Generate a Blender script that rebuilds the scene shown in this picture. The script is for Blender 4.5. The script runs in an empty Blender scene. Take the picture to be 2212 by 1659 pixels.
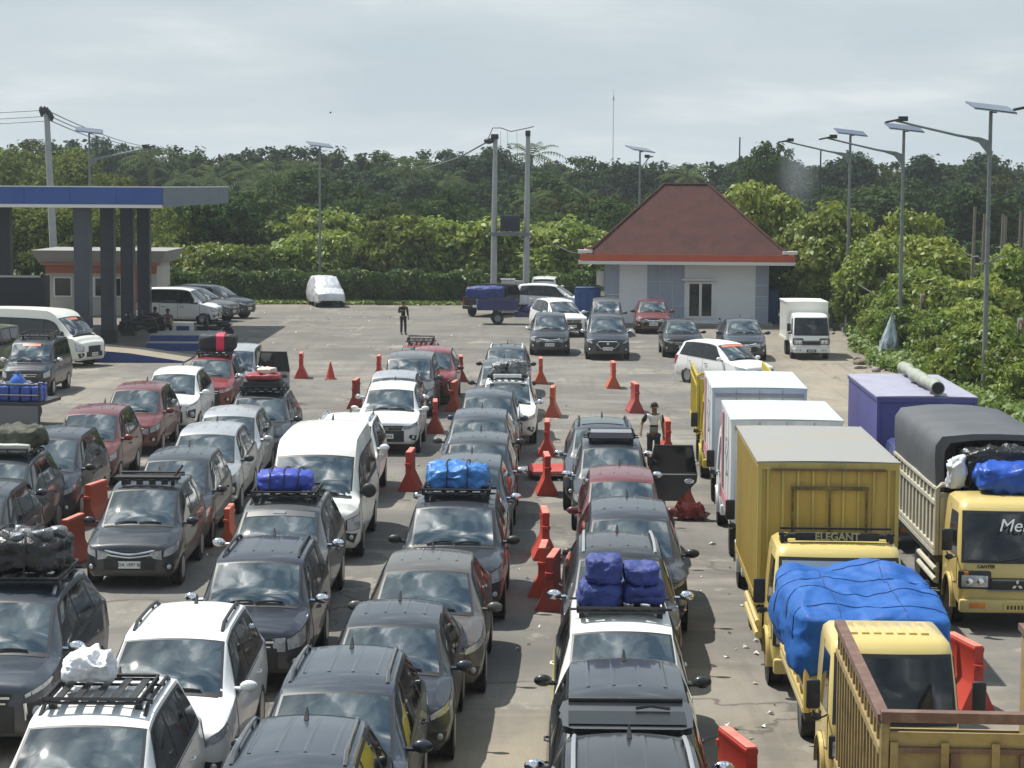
import bpy, bmesh, math, random
import numpy as np
from mathutils import Vector, Matrix, noise as mnoise
random.seed(7); np.random.seed(7)
R = math.radians
SC = bpy.context.scene
COL = SC.collection
# ------------------------------------------------------------ camera
CAM_H = 7.2; FPX = 4700.0; PITCH = R(5.22); ROLL = R(0.35)
_f = Vector((0, math.cos(PITCH), -math.sin(PITCH)))
_r0 = Vector((1, 0, 0)); _u0 = Vector((0, math.sin(PITCH), math.cos(PITCH)))
_r = _r0*math.cos(ROLL) + _u0*math.sin(ROLL); _u = _u0*math.cos(ROLL) - _r0*math.sin(ROLL)
cam = bpy.data.cameras.new('camera'); camo = bpy.data.objects.new('camera', cam); COL.objects.link(camo)
cam.sensor_width = 36; cam.lens = FPX/2212*36; cam.clip_start = .5; cam.clip_end = 6000
M = Matrix((_r, _u, -_f)).transposed().to_4x4(); M.translation = Vector((0, 0, CAM_H)); camo.matrix_world = M
SC.camera = camo
# ------------------------------------------------------------ sun, sky, exposure
SUN_EL, SUN_AZ = R(60), R(-52)          # azimuth from +Y toward +X
sd = Vector((math.sin(SUN_AZ)*math.cos(SUN_EL), math.cos(SUN_AZ)*math.cos(SUN_EL), math.sin(SUN_EL)))
sl = bpy.data.lights.new('sun', 'SUN'); sl.energy = 5.0; sl.angle = R(.6); sl.color = (1, .96, .88)
so = bpy.data.objects.new('sun', sl); COL.objects.link(so); so.rotation_euler = sd.to_track_quat('Z', 'Y').to_euler()
so.location = (0, 0, 60)
W = bpy.data.worlds.new('World'); SC.world = W; W.use_nodes = True
nt = W.node_tree; N = nt.nodes; LK = nt.links; N.clear()
def nn(t, **k):
    n = N.new(t)
    for a, b in k.items(): setattr(n, a, b)
    return n
out = nn('ShaderNodeOutputWorld'); bg = nn('ShaderNodeBackground'); LK.new(bg.outputs[0], out.inputs[0])
sky = nn('ShaderNodeTexSky', sky_type='NISHITA'); sky.sun_disc = False; sky.sun_elevation = SUN_EL; sky.sun_rotation = SUN_AZ
sky.air_density = 1.2; sky.dust_density = 3; sky.ozone_density = 1
tc = nn('ShaderNodeTexCoord'); sep = nn('ShaderNodeSeparateXYZ'); LK.new(tc.outputs['Generated'], sep.inputs[0])
def mathn(op, a, b=None, c=None, clamp=False):
    m = nn('ShaderNodeMath', operation=op); m.use_clamp = clamp
    for i, x in enumerate((a, b, c)):
        if x is None: continue
        if isinstance(x, (int, float)): m.inputs[i].default_value = x
        else: LK.new(x, m.inputs[i])
    return m.outputs[0]
# clouds live on a flat layer: direction / (z + .12)
den = mathn('ADD', mathn('MAXIMUM', sep.outputs[2], 0.0), .16)
comb = nn('ShaderNodeCombineXYZ')
LK.new(mathn('DIVIDE', sep.outputs[0], den), comb.inputs[0]); LK.new(mathn('DIVIDE', sep.outputs[1], den), comb.inputs[1])
n1 = nn('ShaderNodeTexNoise'); n1.inputs['Scale'].default_value = 1.15; n1.inputs['Detail'].default_value = 8; n1.inputs['Roughness'].default_value = .55
n1.inputs['Distortion'].default_value = .25
LK.new(comb.outputs[0], n1.inputs['Vector'])
n2 = nn('ShaderNodeTexNoise'); n2.inputs['Scale'].default_value = 4.2; n2.inputs['Detail'].default_value = 7; n2.inputs['Distortion'].default_value = .5
LK.new(comb.outputs[0], n2.inputs['Vector'])
up = nn('ShaderNodeMapRange', interpolation_type='SMOOTHSTEP'); up.inputs[1].default_value = .12; up.inputs[2].default_value = .75
LK.new(sep.outputs[2], up.inputs[0])
ramp = nn('ShaderNodeValToRGB'); cr = ramp.color_ramp
cr.elements[0].position = .36; cr.elements[0].color = (.435, .52, .57, 1)
cr.elements[1].position = .70; cr.elements[1].color = (.70, .745, .76, 1)
e = cr.elements.new(.53); e.color = (.505, .58, .62, 1)
LK.new(n1.outputs[0], ramp.inputs[0])
ramp2 = nn('ShaderNodeValToRGB'); cr = ramp2.color_ramp      # the broken bright cloud high overhead
cr.elements[0].position = .40; cr.elements[0].color = (.07, .13, .22, 1)
cr.elements[1].position = .74; cr.elements[1].color = (2.8, 2.8, 2.75, 1)
e = cr.elements.new(.53); e.color = (.30, .39, .47, 1)
e = cr.elements.new(.62); e.color = (1.0, 1.06, 1.1, 1)
LK.new(n2.outputs[0], ramp2.inputs[0])
cap = nn('ShaderNodeMapRange', interpolation_type='SMOOTHSTEP'); cap.inputs[1].default_value = .70; cap.inputs[2].default_value = .93; cap.inputs[3].default_value = 1; cap.inputs[4].default_value = 1.7; LK.new(sep.outputs[2], cap.inputs[0])
capm = nn('ShaderNodeVectorMath', operation='SCALE'); LK.new(ramp2.outputs[0], capm.inputs[0]); LK.new(cap.outputs[0], capm.inputs['Scale'])
mx = nn('ShaderNodeMix', data_type='RGBA'); LK.new(up.outputs[0], mx.inputs[0]); LK.new(ramp.outputs[0], mx.inputs[6]); LK.new(capm.outputs[0], mx.inputs[7])
sk = nn('ShaderNodeMix', data_type='RGBA', blend_type='MULTIPLY'); sk.inputs[0].default_value = 1; LK.new(sky.outputs[0], sk.inputs[6]); sk.inputs[7].default_value = (.06, .06, .06, 1)
mx2 = nn('ShaderNodeMix', data_type='RGBA'); mx2.inputs[0].default_value = .88; LK.new(sk.outputs[2], mx2.inputs[6]); LK.new(mx.outputs[2], mx2.inputs[7])
sc10 = nn('ShaderNodeMix', data_type='RGBA', blend_type='MULTIPLY'); sc10.inputs[0].default_value = 1
LK.new(mx2.outputs[2], sc10.inputs[6]); sc10.inputs[7].default_value = (10, 10, 10, 1)
LK.new(sc10.outputs[2], bg.inputs[0]); bg.inputs[1].default_value = .10
SC.view_settings.view_transform = 'Standard'; SC.view_settings.look = 'None'; SC.view_settings.exposure = 0.34; SC.view_settings.gamma = 1
SC.cycles.max_bounces = 6; SC.cycles.transparent_max_bounces = 8; SC.cycles.caustics_reflective = False; SC.cycles.caustics_refractive = False

# ------------------------------------------------------------ photo pixel (2212 wide) -> world
def ray(px, py):
    return _f + _r*((px-1106)/FPX) + _u*((829.5-py)/FPX)
def G(px, py, z=0.0):
    d = ray(px, py); k = (z-CAM_H)/d.z
    return Vector((0, 0, CAM_H)) + d*k
def D(px, py, y):                       # point on the ray at depth y
    d = ray(px, py); return Vector((0, 0, CAM_H)) + d*(y/d.y)

# ------------------------------------------------------------ materials
MATS = {}
def mat(name, rgb, rough=.6, metal=0., spec=.5, coat=0., noise=None, bump=None, ior=None, objvar=0, dust=0, stripes=None, trans=0., emis=None):
    """noise=(scale, rgb2, lo, hi[, stretch]) bump=(scale, strength)"""
    if name in MATS: return MATS[name]
    m = bpy.data.materials.new(name); m.use_nodes = True; t = m.node_tree; n = t.nodes; b = n['Principled BSDF']
    b.inputs['Base Color'].default_value = (*rgb, 1); b.inputs['Roughness'].default_value = rough; b.inputs['Metallic'].default_value = metal
    b.inputs['Specular IOR Level'].default_value = spec; b.inputs['Coat Weight'].default_value = coat; b.inputs['Coat Roughness'].default_value = .06
    if ior: b.inputs['IOR'].default_value = ior
    tcn = n.new('ShaderNodeTexCoord'); src = None
    if noise:
        nz = n.new('ShaderNodeTexNoise'); nz.inputs['Scale'].default_value = noise[0]; nz.inputs['Detail'].default_value = 6; nz.inputs['Roughness'].default_value = .65
        if len(noise) > 4:
            mp = n.new('ShaderNodeMapping'); mp.inputs['Scale'].default_value = noise[4]; t.links.new(tcn.outputs['Object'], mp.inputs[0]); t.links.new(mp.outputs[0], nz.inputs['Vector'])
        else: t.links.new(tcn.outputs['Object'], nz.inputs['Vector'])
        mr = n.new('ShaderNodeMapRange'); mr.inputs[1].default_value = noise[2]; mr.inputs[2].default_value = noise[3]; t.links.new(nz.outputs[0], mr.inputs[0])
        mi = n.new('ShaderNodeMix'); mi.data_type = 'RGBA'; mi.inputs[6].default_value = (*rgb, 1); mi.inputs[7].default_value = (*noise[1], 1)
        t.links.new(mr.outputs[0], mi.inputs[0]); src = mi.outputs[2]
    if dust:
        sp = n.new('ShaderNodeSeparateXYZ'); t.links.new(tcn.outputs['Object'], sp.inputs[0])
        mr = n.new('ShaderNodeMapRange'); mr.inputs[1].default_value = .85; mr.inputs[2].default_value = .28; t.links.new(sp.outputs[2], mr.inputs[0])
        nz = n.new('ShaderNodeTexNoise'); nz.inputs['Scale'].default_value = 2.2; nz.inputs['Detail'].default_value = 7; t.links.new(tcn.outputs['Object'], nz.inputs['Vector'])
        m1 = n.new('ShaderNodeMath'); m1.operation = 'MULTIPLY'; t.links.new(mr.outputs[0], m1.inputs[0]); t.links.new(nz.outputs[0], m1.inputs[1])
        m2 = n.new('ShaderNodeMath'); m2.operation = 'MULTIPLY_ADD'; t.links.new(m1.outputs[0], m2.inputs[0]); m2.inputs[1].default_value = dust*1.15; m2.use_clamp = True
        nz2 = n.new('ShaderNodeTexNoise'); nz2.inputs['Scale'].default_value = 1.1; nz2.inputs['Detail'].default_value = 8; nz2.inputs['Roughness'].default_value = .7; t.links.new(tcn.outputs['Object'], nz2.inputs['Vector'])
        mr2 = n.new('ShaderNodeMapRange'); mr2.inputs[1].default_value = .35; mr2.inputs[2].default_value = .75; mr2.inputs[4].default_value = .10*dust; t.links.new(nz2.outputs[0], mr2.inputs[0])
        t.links.new(mr2.outputs[0], m2.inputs[2])
        mi = n.new('ShaderNodeMix'); mi.data_type = 'RGBA'; mi.inputs[7].default_value = (.26, .225, .175, 1)
        if src: t.links.new(src, mi.inputs[6])
        else: mi.inputs[6].default_value = (*rgb, 1)
        t.links.new(m2.outputs[0], mi.inputs[0]); src = mi.outputs[2]
        rr = n.new('ShaderNodeMapRange'); rr.inputs[3].default_value = rough; rr.inputs[4].default_value = .75; t.links.new(m2.outputs[0], rr.inputs[0]); t.links.new(rr.outputs[0], b.inputs['Roughness'])
        inv = n.new('ShaderNodeMath'); inv.operation = 'SUBTRACT'; inv.inputs[0].default_value = 1; t.links.new(m2.outputs[0], inv.inputs[1])
        cw = n.new('ShaderNodeMath'); cw.operation = 'MULTIPLY'; cw.inputs[1].default_value = coat; t.links.new(inv.outputs[0], cw.inputs[0]); t.links.new(cw.outputs[0], b.inputs['Coat Weight'])
    if objvar:
        oi = n.new('ShaderNodeObjectInfo'); hs = n.new('ShaderNodeHueSaturation')
        mr = n.new('ShaderNodeMapRange'); mr.inputs[3].default_value = 1-objvar; mr.inputs[4].default_value = 1+objvar; t.links.new(oi.outputs['Random'], mr.inputs[0]); t.links.new(mr.outputs[0], hs.inputs['Value'])
        mr = n.new('ShaderNodeMapRange'); mr.inputs[3].default_value = .5-objvar*.05; mr.inputs[4].default_value = .5+objvar*.05
        w = n.new('ShaderNodeTexWhiteNoise'); w.noise_dimensions = '1D'; t.links.new(oi.outputs['Random'], w.inputs['W']); t.links.new(w.outputs[0], mr.inputs[0]); t.links.new(mr.outputs[0], hs.inputs['Hue'])
        if src: t.links.new(src, hs.inputs['Color'])
        else: hs.inputs['Color'].default_value = (*rgb, 1)
        src = hs.outputs[0]
    if src: t.links.new(src, b.inputs['Base Color'])
    if bump:
        nz = n.new('ShaderNodeTexNoise'); nz.inputs['Scale'].default_value = bump[0]; nz.inputs['Detail'].default_value = bump[2] if len(bump) > 2 else 4
        t.links.new(tcn.outputs['Object'], nz.inputs['Vector'])
        bp = n.new('ShaderNodeBump'); bp.inputs['Strength'].default_value = bump[1]; bp.inputs['Distance'].default_value = .05; t.links.new(nz.outputs[0], bp.inputs['Height']); t.links.new(bp.outputs[0], b.inputs['Normal'])
    if trans:
        tr = n.new('ShaderNodeBsdfTranslucent'); ms = n.new('ShaderNodeMixShader'); ms.inputs[0].default_value = trans
        if src:
            hs = n.new('ShaderNodeHueSaturation'); hs.inputs['Value'].default_value = 1.5; t.links.new(src, hs.inputs['Color']); t.links.new(hs.outputs[0], tr.inputs[0])
        else: tr.inputs[0].default_value = (rgb[0]*1.5, rgb[1]*1.5, rgb[2]*1.2, 1)
        t.links.new(b.outputs[0], ms.inputs[1]); t.links.new(tr.outputs[0], ms.inputs[2]); t.links.new(ms.outputs[0], n['Material Output'].inputs[0])
    if emis:
        b.inputs['Emission Color'].default_value = (*emis[0], 1); b.inputs['Emission Strength'].default_value = emis[1]
    MATS[name] = m
    return m
def paint(name, rgb, dust=.52, metal=.1, rough=.36): return mat('paint_'+name, rgb, rough, metal, .3, .6, dust=dust)
DARKP = paint('charcoal', (.020, .026, .037)); BLACKP = paint('black', (.009, .011, .015)); NAVYP = paint('navy', (.013, .018, .033))
GREYP = paint('grey', (.085, .09, .095)); SLATEP = paint('slate', (.036, .047, .064)); BROWNP = paint('greybrown', (.085, .078, .07))
WHITEP = paint('white', (.78, .79, .78), dust=.3, metal=0); CREAMP = paint('cream_white', (.74, .74, .68), dust=.3, metal=0)
SILVP = paint('silver', (.42, .44, .46), dust=.5, metal=.5); REDP = paint('red', (.20, .022, .026), dust=.6); MAROONP = paint('maroon', (.13, .022, .026), dust=.7)
GLASS = mat('dark_glass', (.012, .017, .016), .03, 0, .5, 0, ior=2.7, bump=(1.3, .34, 2), noise=(1.4, (.045, .062, .055), .42, .72))
GLASST = mat('lorry_glass', (.010, .013, .014), .04, 0, .5, 0, ior=1.6, bump=(1.3, .15, 2), noise=(1.4, (.03, .035, .035), .42, .72))
SIDEG = mat('tinted_glass', (.010, .012, .013), .05, 0, .5, 0, ior=1.6, bump=(1.5, .05, 2))
TYRE = mat('tyre_rubber', (.02, .02, .02), .85, noise=(4, (.09, .08, .065), .45, .75))
RIM = mat('rim_alloy', (.35, .35, .36), .35, .8); BLKPL = mat('black_plastic', (.018, .018, .019), .5, noise=(5, (.06, .055, .05), .55, .8))
CHROME = mat('chrome', (.75, .76, .78), .12, 1.); LAMPG = mat('lamp_glass', (.52, .54, .55), .15, .1, .5, 1., noise=(7, (.30, .31, .32), .45, .6))
TAILR = mat('tail_red', (.30, .012, .012), .15, 0, .5, .5); PLATEW = mat('plate_white', (.72, .72, .70), .5); PLATEB = mat('plate_black', (.02, .02, .02), .5); PLATEY = mat('plate_yellow', (.55, .42, .12), .5)
INK = mat('ink_black', (.02, .02, .02), .6); INKW = mat('ink_white', (.8, .8, .8), .6); AMBER = mat('amber', (.6, .2, .02), .3)
STEELG = mat('galvanised_steel', (.20, .22, .225), .6, .2, noise=(3, (.15, .165, .165), .4, .7)); DKSTEEL = mat('dark_steel', (.035, .036, .038), .5, .3)  # steel grey darkened so lamp poles and arms look backlit
RACKM = mat('rack_black', (.02, .02, .022), .45, .2); ALU = mat('aluminium', (.62, .63, .64), .35, .8)

# ------------------------------------------------------------ mesh helpers
class MB:
    def __init__(s): s.v = []; s.f = []
    def add(s, vs, fs):
        o = len(s.v); s.v += [tuple(p) for p in vs]; s.f += [tuple(i+o for i in q) for q in fs]; return s
    def box(s, cx, cy, cz, sx, sy, sz, rz=0, bev=0, rx=0, ry=0):
        if bev:
            bm = bmesh.new(); bmesh.ops.create_cube(bm, size=1)
            for v in bm.verts: v.co = Vector((v.co.x*sx, v.co.y*sy, v.co.z*sz))
            bmesh.ops.bevel(bm, geom=bm.edges[:], offset=bev, segments=2, affect='EDGES', profile=.5)
            bm.verts.ensure_lookup_table(); vs = [v.co.copy() for v in bm.verts]; fs = [[v.index for v in f.verts] for f in bm.faces]; bm.free()
        else:
            vs = [Vector((x*sx/2, y*sy/2, z*sz/2)) for z in (-1, 1) for y in (-1, 1) for x in (-1, 1)]
            fs = [(0, 2, 3, 1), (4, 5, 7, 6), (0, 1, 5, 4), (2, 6, 7, 3), (0, 4, 6, 2), (1, 3, 7, 5)]
        m = Matrix.Rotation(rz, 3, 'Z') @ Matrix.Rotation(ry, 3, 'Y') @ Matrix.Rotation(rx, 3, 'X')
        return s.add([m @ p + Vector((cx, cy, cz)) for p in vs], fs)
    def cyl(s, p0, p1, r0, r1=None, n=12, caps=True):
        p0 = Vector(p0); p1 = Vector(p1); r1 = r0 if r1 is None else r1
        d = (p1-p0).normalized(); a = d.orthogonal().normalized(); b = d.cross(a)
        vs = []
        for p, r in ((p0, r0), (p1, r1)):
            vs += [p + (a*math.cos(2*math.pi*i/n) + b*math.sin(2*math.pi*i/n))*r for i in range(n)]
        fs = [(i, (i+1) % n, n+(i+1) % n, n+i) for i in range(n)]
        if caps: fs += [tuple(reversed(range(n))), tuple(range(n, 2*n))]
        return s.add(vs, fs)
    def tube(s, pts, r, n=6, caps=True):
        pts = [Vector(p) for p in pts]; vs = []; k = len(pts); a = None
        rs = r if isinstance(r, (list, tuple)) else [r]*k
        for i, p in enumerate(pts):
            d = (pts[min(i+1, k-1)]-pts[max(i-1, 0)]).normalized()
            a = d.orthogonal().normalized() if a is None else (a - d*a.dot(d)).normalized()
            b = d.cross(a)
            vs += [p + (a*math.cos(2*math.pi*j/n)+b*math.sin(2*math.pi*j/n))*rs[i] for j in range(n)]
        fs = [(i*n+j, i*n+(j+1) % n, (i+1)*n+(j+1) % n, (i+1)*n+j) for i in range(k-1) for j in range(n)]
        if caps: fs += [tuple(reversed(range(n))), tuple(range((k-1)*n, k*n))]
        return s.add(vs, fs)
    def sphere(s, c, rx, ry, rz, nu=12, nv=8):
        c = Vector(c); vs = [c+Vector((0, 0, -rz))]
        for i in range(1, nv):
            a = -math.pi/2+math.pi*i/nv
            vs += [c+Vector((rx*math.cos(a)*math.cos(2*math.pi*j/nu), ry*math.cos(a)*math.sin(2*math.pi*j/nu), rz*math.sin(a))) for j in range(nu)]
        vs.append(c+Vector((0, 0, rz))); L = len(vs)-1
        fs = [(0, 1+(j+1) % nu, 1+j) for j in range(nu)]
        for i in range(nv-2):
            fs += [(1+i*nu+j, 1+i*nu+(j+1) % nu, 1+(i+1)*nu+(j+1) % nu, 1+(i+1)*nu+j) for j in range(nu)]
        b = 1+(nv-2)*nu
        fs += [(b+j, b+(j+1) % nu, L) for j in range(nu)]
        return s.add(vs, fs)
    def grid(s, P):                     # P[i][j] -> points
        a = len(P); b = len(P[0]); o = [p for row in P for p in row]
        return s.add(o, [(i*b+j, i*b+j+1, (i+1)*b+j+1, (i+1)*b+j) for i in range(a-1) for j in range(b-1)])
    def prism(s, poly, axis, a, b):     # poly of 2D points extruded along axis ('x','y','z')
        def P(p, h): return {'x': (h, p[0], p[1]), 'y': (p[0], h, p[1]), 'z': (p[0], p[1], h)}[axis]
        n = len(poly); vs = [P(p, a) for p in poly]+[P(p, b) for p in poly]
        return s.add(vs, [(i, (i+1) % n, n+(i+1) % n, n+i) for i in range(n)]+[tuple(reversed(range(n))), tuple(range(n, 2*n))])
    def lathe(s, prof, c=(0, 0, 0), axis='x', n=20):
        vs = []; c = Vector(c)
        for (h, r) in prof:
            for j in range(n):
                a = 2*math.pi*j/n
                p = {'x': Vector((h, r*math.cos(a), r*math.sin(a))), 'z': Vector((r*math.cos(a), r*math.sin(a), h))}[axis]
                vs.append(c+p)
        k = len(prof)
        fs = [(i*n+j, i*n+(j+1) % n, (i+1)*n+(j+1) % n, (i+1)*n+j) for i in range(k-1) for j in range(n)]
        if prof[0][1] > 0: fs.append(tuple(reversed(range(n))))
        if prof[-1][1] > 0: fs.append(tuple(range((k-1)*n, k*n)))
        return s.add(vs, fs)
    def mesh(s, name, m, smooth=True, angle=40):
        me = bpy.data.meshes.new(name); me.from_pydata(s.v, [], s.f); me.validate()
        bm = bmesh.new(); bm.from_mesh(me); bmesh.ops.recalc_face_normals(bm, faces=bm.faces[:]); bm.to_mesh(me); bm.free()
        if smooth:
            me.polygons.foreach_set('use_smooth', [True]*len(me.polygons)); me.set_sharp_from_angle(angle=R(angle))
        me.materials.append(m); return me
    def build(s, name, m, parent=None, smooth=True, angle=40):
        return obj(name, s.mesh(name, m, smooth, angle), parent)
def obj(name, me, parent=None, loc=None):
    o = bpy.data.objects.new(name, me); COL.objects.link(o)
    if parent: o.parent = parent
    if loc is not None: o.location = loc
    return o
def thing(name, label, cat, loc=(0, 0, 0), rz=0, group=None):
    o = bpy.data.objects.new(name, None); COL.objects.link(o); o.location = loc; o.rotation_euler = (0, 0, rz); o.empty_display_size = .3
    return tag(o, label, cat, group)
def tag(o, label, cat, group=None):
    o['label'] = label; o['category'] = cat
    if group: o['group'] = group
    return o
def struct(o, kind='structure'): o['kind'] = kind; return o
def copy_tree(o, parent=None):
    c = o.copy(); COL.objects.link(c)
    if parent: c.parent = parent
    for ch in o.children: copy_tree(ch, c)
    return c
_tm = {}
def text_mesh(s, size, m, shear=0, bold=0):
    key = (s, size, m.name, shear, bold)
    if key in _tm: return _tm[key]
    cu = bpy.data.curves.new('t', 'FONT'); cu.body = s; cu.size = size; cu.align_x = 'CENTER'; cu.align_y = 'CENTER'; cu.extrude = .002; cu.shear = shear; cu.offset = bold
    o = bpy.data.objects.new('t', cu); COL.objects.link(o); bpy.context.view_layer.update()
    me = bpy.data.meshes.new_from_object(o.evaluated_get(bpy.context.evaluated_depsgraph_get())); bpy.data.objects.remove(o); bpy.data.curves.remove(cu)
    me.materials.clear(); me.materials.append(m); me.name = 'lettering'; _tm[key] = me
    return me
def lettering(s, size, m, parent, loc, rot, shear=0, name='lettering', bold=0):
    o = obj(name, text_mesh(s, size, m, shear, bold), parent, loc); o.rotation_euler = rot; return o

def fbm(p, sc, seed=0, oct=4):
    return mnoise.fractal(Vector(p)*sc+Vector((seed*7.3, seed*3.1, seed*1.7)), 1.0, 2.0, oct)
# ------------------------------------------------------------ cars
class Pchip:
    def __init__(s, x, Y):
        s.x = np.array(x, float); s.Y = np.array(Y, float); h = np.diff(s.x); d = np.diff(s.Y, axis=0)/h[:, None]
        m = np.zeros_like(s.Y); m[0] = d[0]; m[-1] = d[-1]
        for i in range(1, len(x)-1):
            a, b = d[i-1], d[i]; w1 = 2*h[i]+h[i-1]; w2 = h[i]+2*h[i-1]
            ok = a*b > 0
            with np.errstate(divide='ignore', invalid='ignore'):
                m[i] = np.where(ok, (w1+w2)/(w1/np.where(ok, a, 1)+w2/np.where(ok, b, 1)), 0)
        s.m = m
    def __call__(s, t):
        t = min(max(t, s.x[0]), s.x[-1]); i = min(int(np.searchsorted(s.x, t, 'right'))-1, len(s.x)-2); i = max(i, 0)
        h = s.x[i+1]-s.x[i]; u = (t-s.x[i])/h
        return ((1+2*u)*(1-u)**2)*s.Y[i]+u*(1-u)**2*h*s.m[i]+u*u*(3-2*u)*s.Y[i+1]+u*u*(u-1)*h*s.m[i+1]

KINDS = {
 # L, W half, H roof, Hw top of windscreen, hf nose, hc cowl, tc, tw, tr, b0, b1 belt, wr roof half width, zs sill, rw wheel, axles
 'mpv':    dict(L=4.35, W=.84, H=1.70, Hw=1.60, hf=.88, hc=1.04, tc=.98, tw=1.86, tr=3.95, b0=.98, b1=1.08, wr=.60, zs=.24, rw=.31, ax=(.80, 3.42)),
 'suv':    dict(L=4.55, W=.89, H=1.78, Hw=1.68, hf=.98, hc=1.14, tc=1.06, tw=1.92, tr=4.1, b0=1.06, b1=1.14, wr=.62, zs=.30, rw=.36, ax=(.86, 3.58)),
 'innova': dict(L=4.70, W=.90, H=1.78, Hw=1.68, hf=.94, hc=1.10, tc=1.05, tw=2.0, tr=4.3, b0=1.03, b1=1.12, wr=.64, zs=.25, rw=.34, ax=(.90, 3.70)),
 'hatch':  dict(L=3.70, W=.81, H=1.50, Hw=1.43, hf=.82, hc=.97, tc=.85, tw=1.62, tr=3.3, b0=.90, b1=1.0, wr=.56, zs=.22, rw=.29, ax=(.70, 3.05)),
 'cross':  dict(L=4.30, W=.88, H=1.60, Hw=1.52, hf=.90, hc=1.04, tc=1.02, tw=1.85, tr=3.6, b0=.98, b1=1.08, wr=.59, zs=.25, rw=.34, ax=(.84, 3.45)),
 'boxy':   dict(L=4.20, W=.83, H=1.86, Hw=1.74, hf=.96, hc=1.10, tc=.72, tw=1.36, tr=4.0, b0=1.06, b1=1.10, wr=.66, zs=.26, rw=.31, ax=(.66, 3.3)),
 'tall':   dict(L=4.50, W=.87, H=1.73, Hw=1.62, hf=.99, hc=1.10, tc=.98, tw=1.84, tr=4.0, b0=1.03, b1=1.16, wr=.60, zs=.28, rw=.34, ax=(.84, 3.60)),
 'square': dict(L=4.40, W=.86, H=1.75, Hw=1.67, hf=1.0, hc=1.10, tc=1.10, tw=1.78, tr=4.1, b0=1.05, b1=1.10, wr=.63, zs=.31, rw=.36, ax=(.84, 3.45)),
 'van':    dict(L=5.30, W=.94, H=2.26, Hw=1.94, hf=1.04, hc=1.20, tc=.46, tw=1.18, tr=5.05, b0=1.16, b1=1.20, wr=.74, zs=.26, rw=.34, ax=(.95, 4.05)),
}
FRONT = {  # look of the nose: chrome bars, lamp span, mirror stalk
 'mpv': 'smile', 'suv': 'wide', 'innova': 'frame', 'hatch': 'smile', 'cross': 'wide', 'boxy': 'bar', 'van': 'dark', 'tall': 'split', 'square': 'blunt'}
def stations(P):
    L, Hw, H, hf, hc, tc_, tw, tr, b0, b1, wr, zs = (P[k] for k in ('L', 'Hw', 'H', 'hf', 'hc', 'tc', 'tw', 'tr', 'b0', 'b1', 'wr', 'zs'))
    w = P['W']; wr = wr/w; van = P.get('van')
    S = []   # t, wfac, zb, belt, wt, ztop, bulge
    S.append((0.0, .70, zs+.12, hf-.17, .56, hf-.11, 0)); S.append((.04, .80, zs+.05, hf-.12, .64, hf-.05, 0))
    S.append((.16, .92, zs, hf-.07, .72, hf+.0, 0)); S.append((tc_*.45, .985, zs, hf-.03, .77, hf+(hc-hf)*.45+.02, 0))
    S.append((tc_-.08, 1., zs, hc-.085, .80, hc, 0)); S.append((tc_, 1., zs, hc-.06, .81, hc+.02, .03))
    for k in (.25, .5, .75):
        S.append((tc_+(tw-tc_)*k, 1., zs, hc-.06+(b0-hc+.06)*k, .81+(wr+.03-.81)*k, hc+.02+(Hw-hc-.02)*(k+.10*math.sin(k*math.pi)*.5), .09))
    S.append((tw, 1., zs, b0, wr+.03, Hw, .07)); S.append((tw+.12, 1., zs, b0+.01, wr+.03, Hw+(H-Hw)*.42, .02))
    S.append((tw+.55, 1., zs, b0+(b1-b0)*.3, wr+.02, Hw+(H-Hw)*.9, 0)); S.append(((tw+tr)/2+.2, 1., zs, b0+(b1-b0)*.6, wr+.015, H, 0))
    S.append((tr-.15, 1., zs, b1-.01, wr-.01, H-.035, 0)); S.append((tr, .995, zs, b1, wr-.02, H-.06, 0))
    te = L-.10
    for k in (.2, .6):
        S.append((tr+(te-tr)*k, .985, zs, b1, wr-.02+.04*k, H-.07-(H-.07-b1-.06)*(k**1.5), -.03))
    S.append((te, .96, zs+.03, b1-.03, .80, b1+.05, -.03)); S.append((L-.03, .93, zs+.06, b1-.12, .76, b1-.06, 0)); S.append((L, .85, zs+.14, b1-.22, .7, b1-.16, 0))
    X = []; T = []
    for (t, wf, zb, be, wt, zt, bul) in S:
        a = w*wf; x4 = min(w*wt, a*.97); dr = .035 if t < tc_ else .055
        if t >= L-.04 or t < .05: dr = .02
        X.append([a*.90, zb, a*.985, zb+.10, a, zb+(be-zb)*.52, a*.972, be, x4, zt-dr, x4*.62, zt-.012, 0, zt, bul]); T.append(t)
    return Pchip(T, X), T
def body_fn(P):
    pc, T = stations(P); L = P['L']
    def S(t, v):
        """v 0..6 right side sill to roof centre; 6..12 mirrored to the left side"""
        sgn = 1
        if v > 6: v = 12-v; sgn = -1
        q = pc(t); px = q[0:13:2]; pz = q[1:14:2]
        px = np.array([q[0], q[2], q[4], q[6], q[8], q[10], q[12]]); pz = np.array([q[1], q[3], q[5], q[7], q[9], q[11], q[13]])
        i = min(int(v), 5); u = v-i
        x = px[i]+(px[i+1]-px[i])*u; z = pz[i]+(pz[i+1]-pz[i])*u
        # round the side a little
        if 1 <= i <= 2: x += .016*math.sin(min(max((v-1)/2, 0), 1)*math.pi)
        if i == 4 or i == 5:
            e = q[8]; x = e*(1-((v-4)/2)); z = pz[4]+(pz[6]-pz[4])*(1-(1-(v-4)/2)**2.2)
        if i == 3: x += .012*math.sin(u*math.pi)
        y = t-L/2
        if v > 3.0 and q[14] != 0:
            e = max(q[8], .01); k = max(0, 1-(x/e)**2) if v >= 4 else 0
            y -= q[14]*k
        return Vector((sgn*x, y, z))
    return S, T
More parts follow.
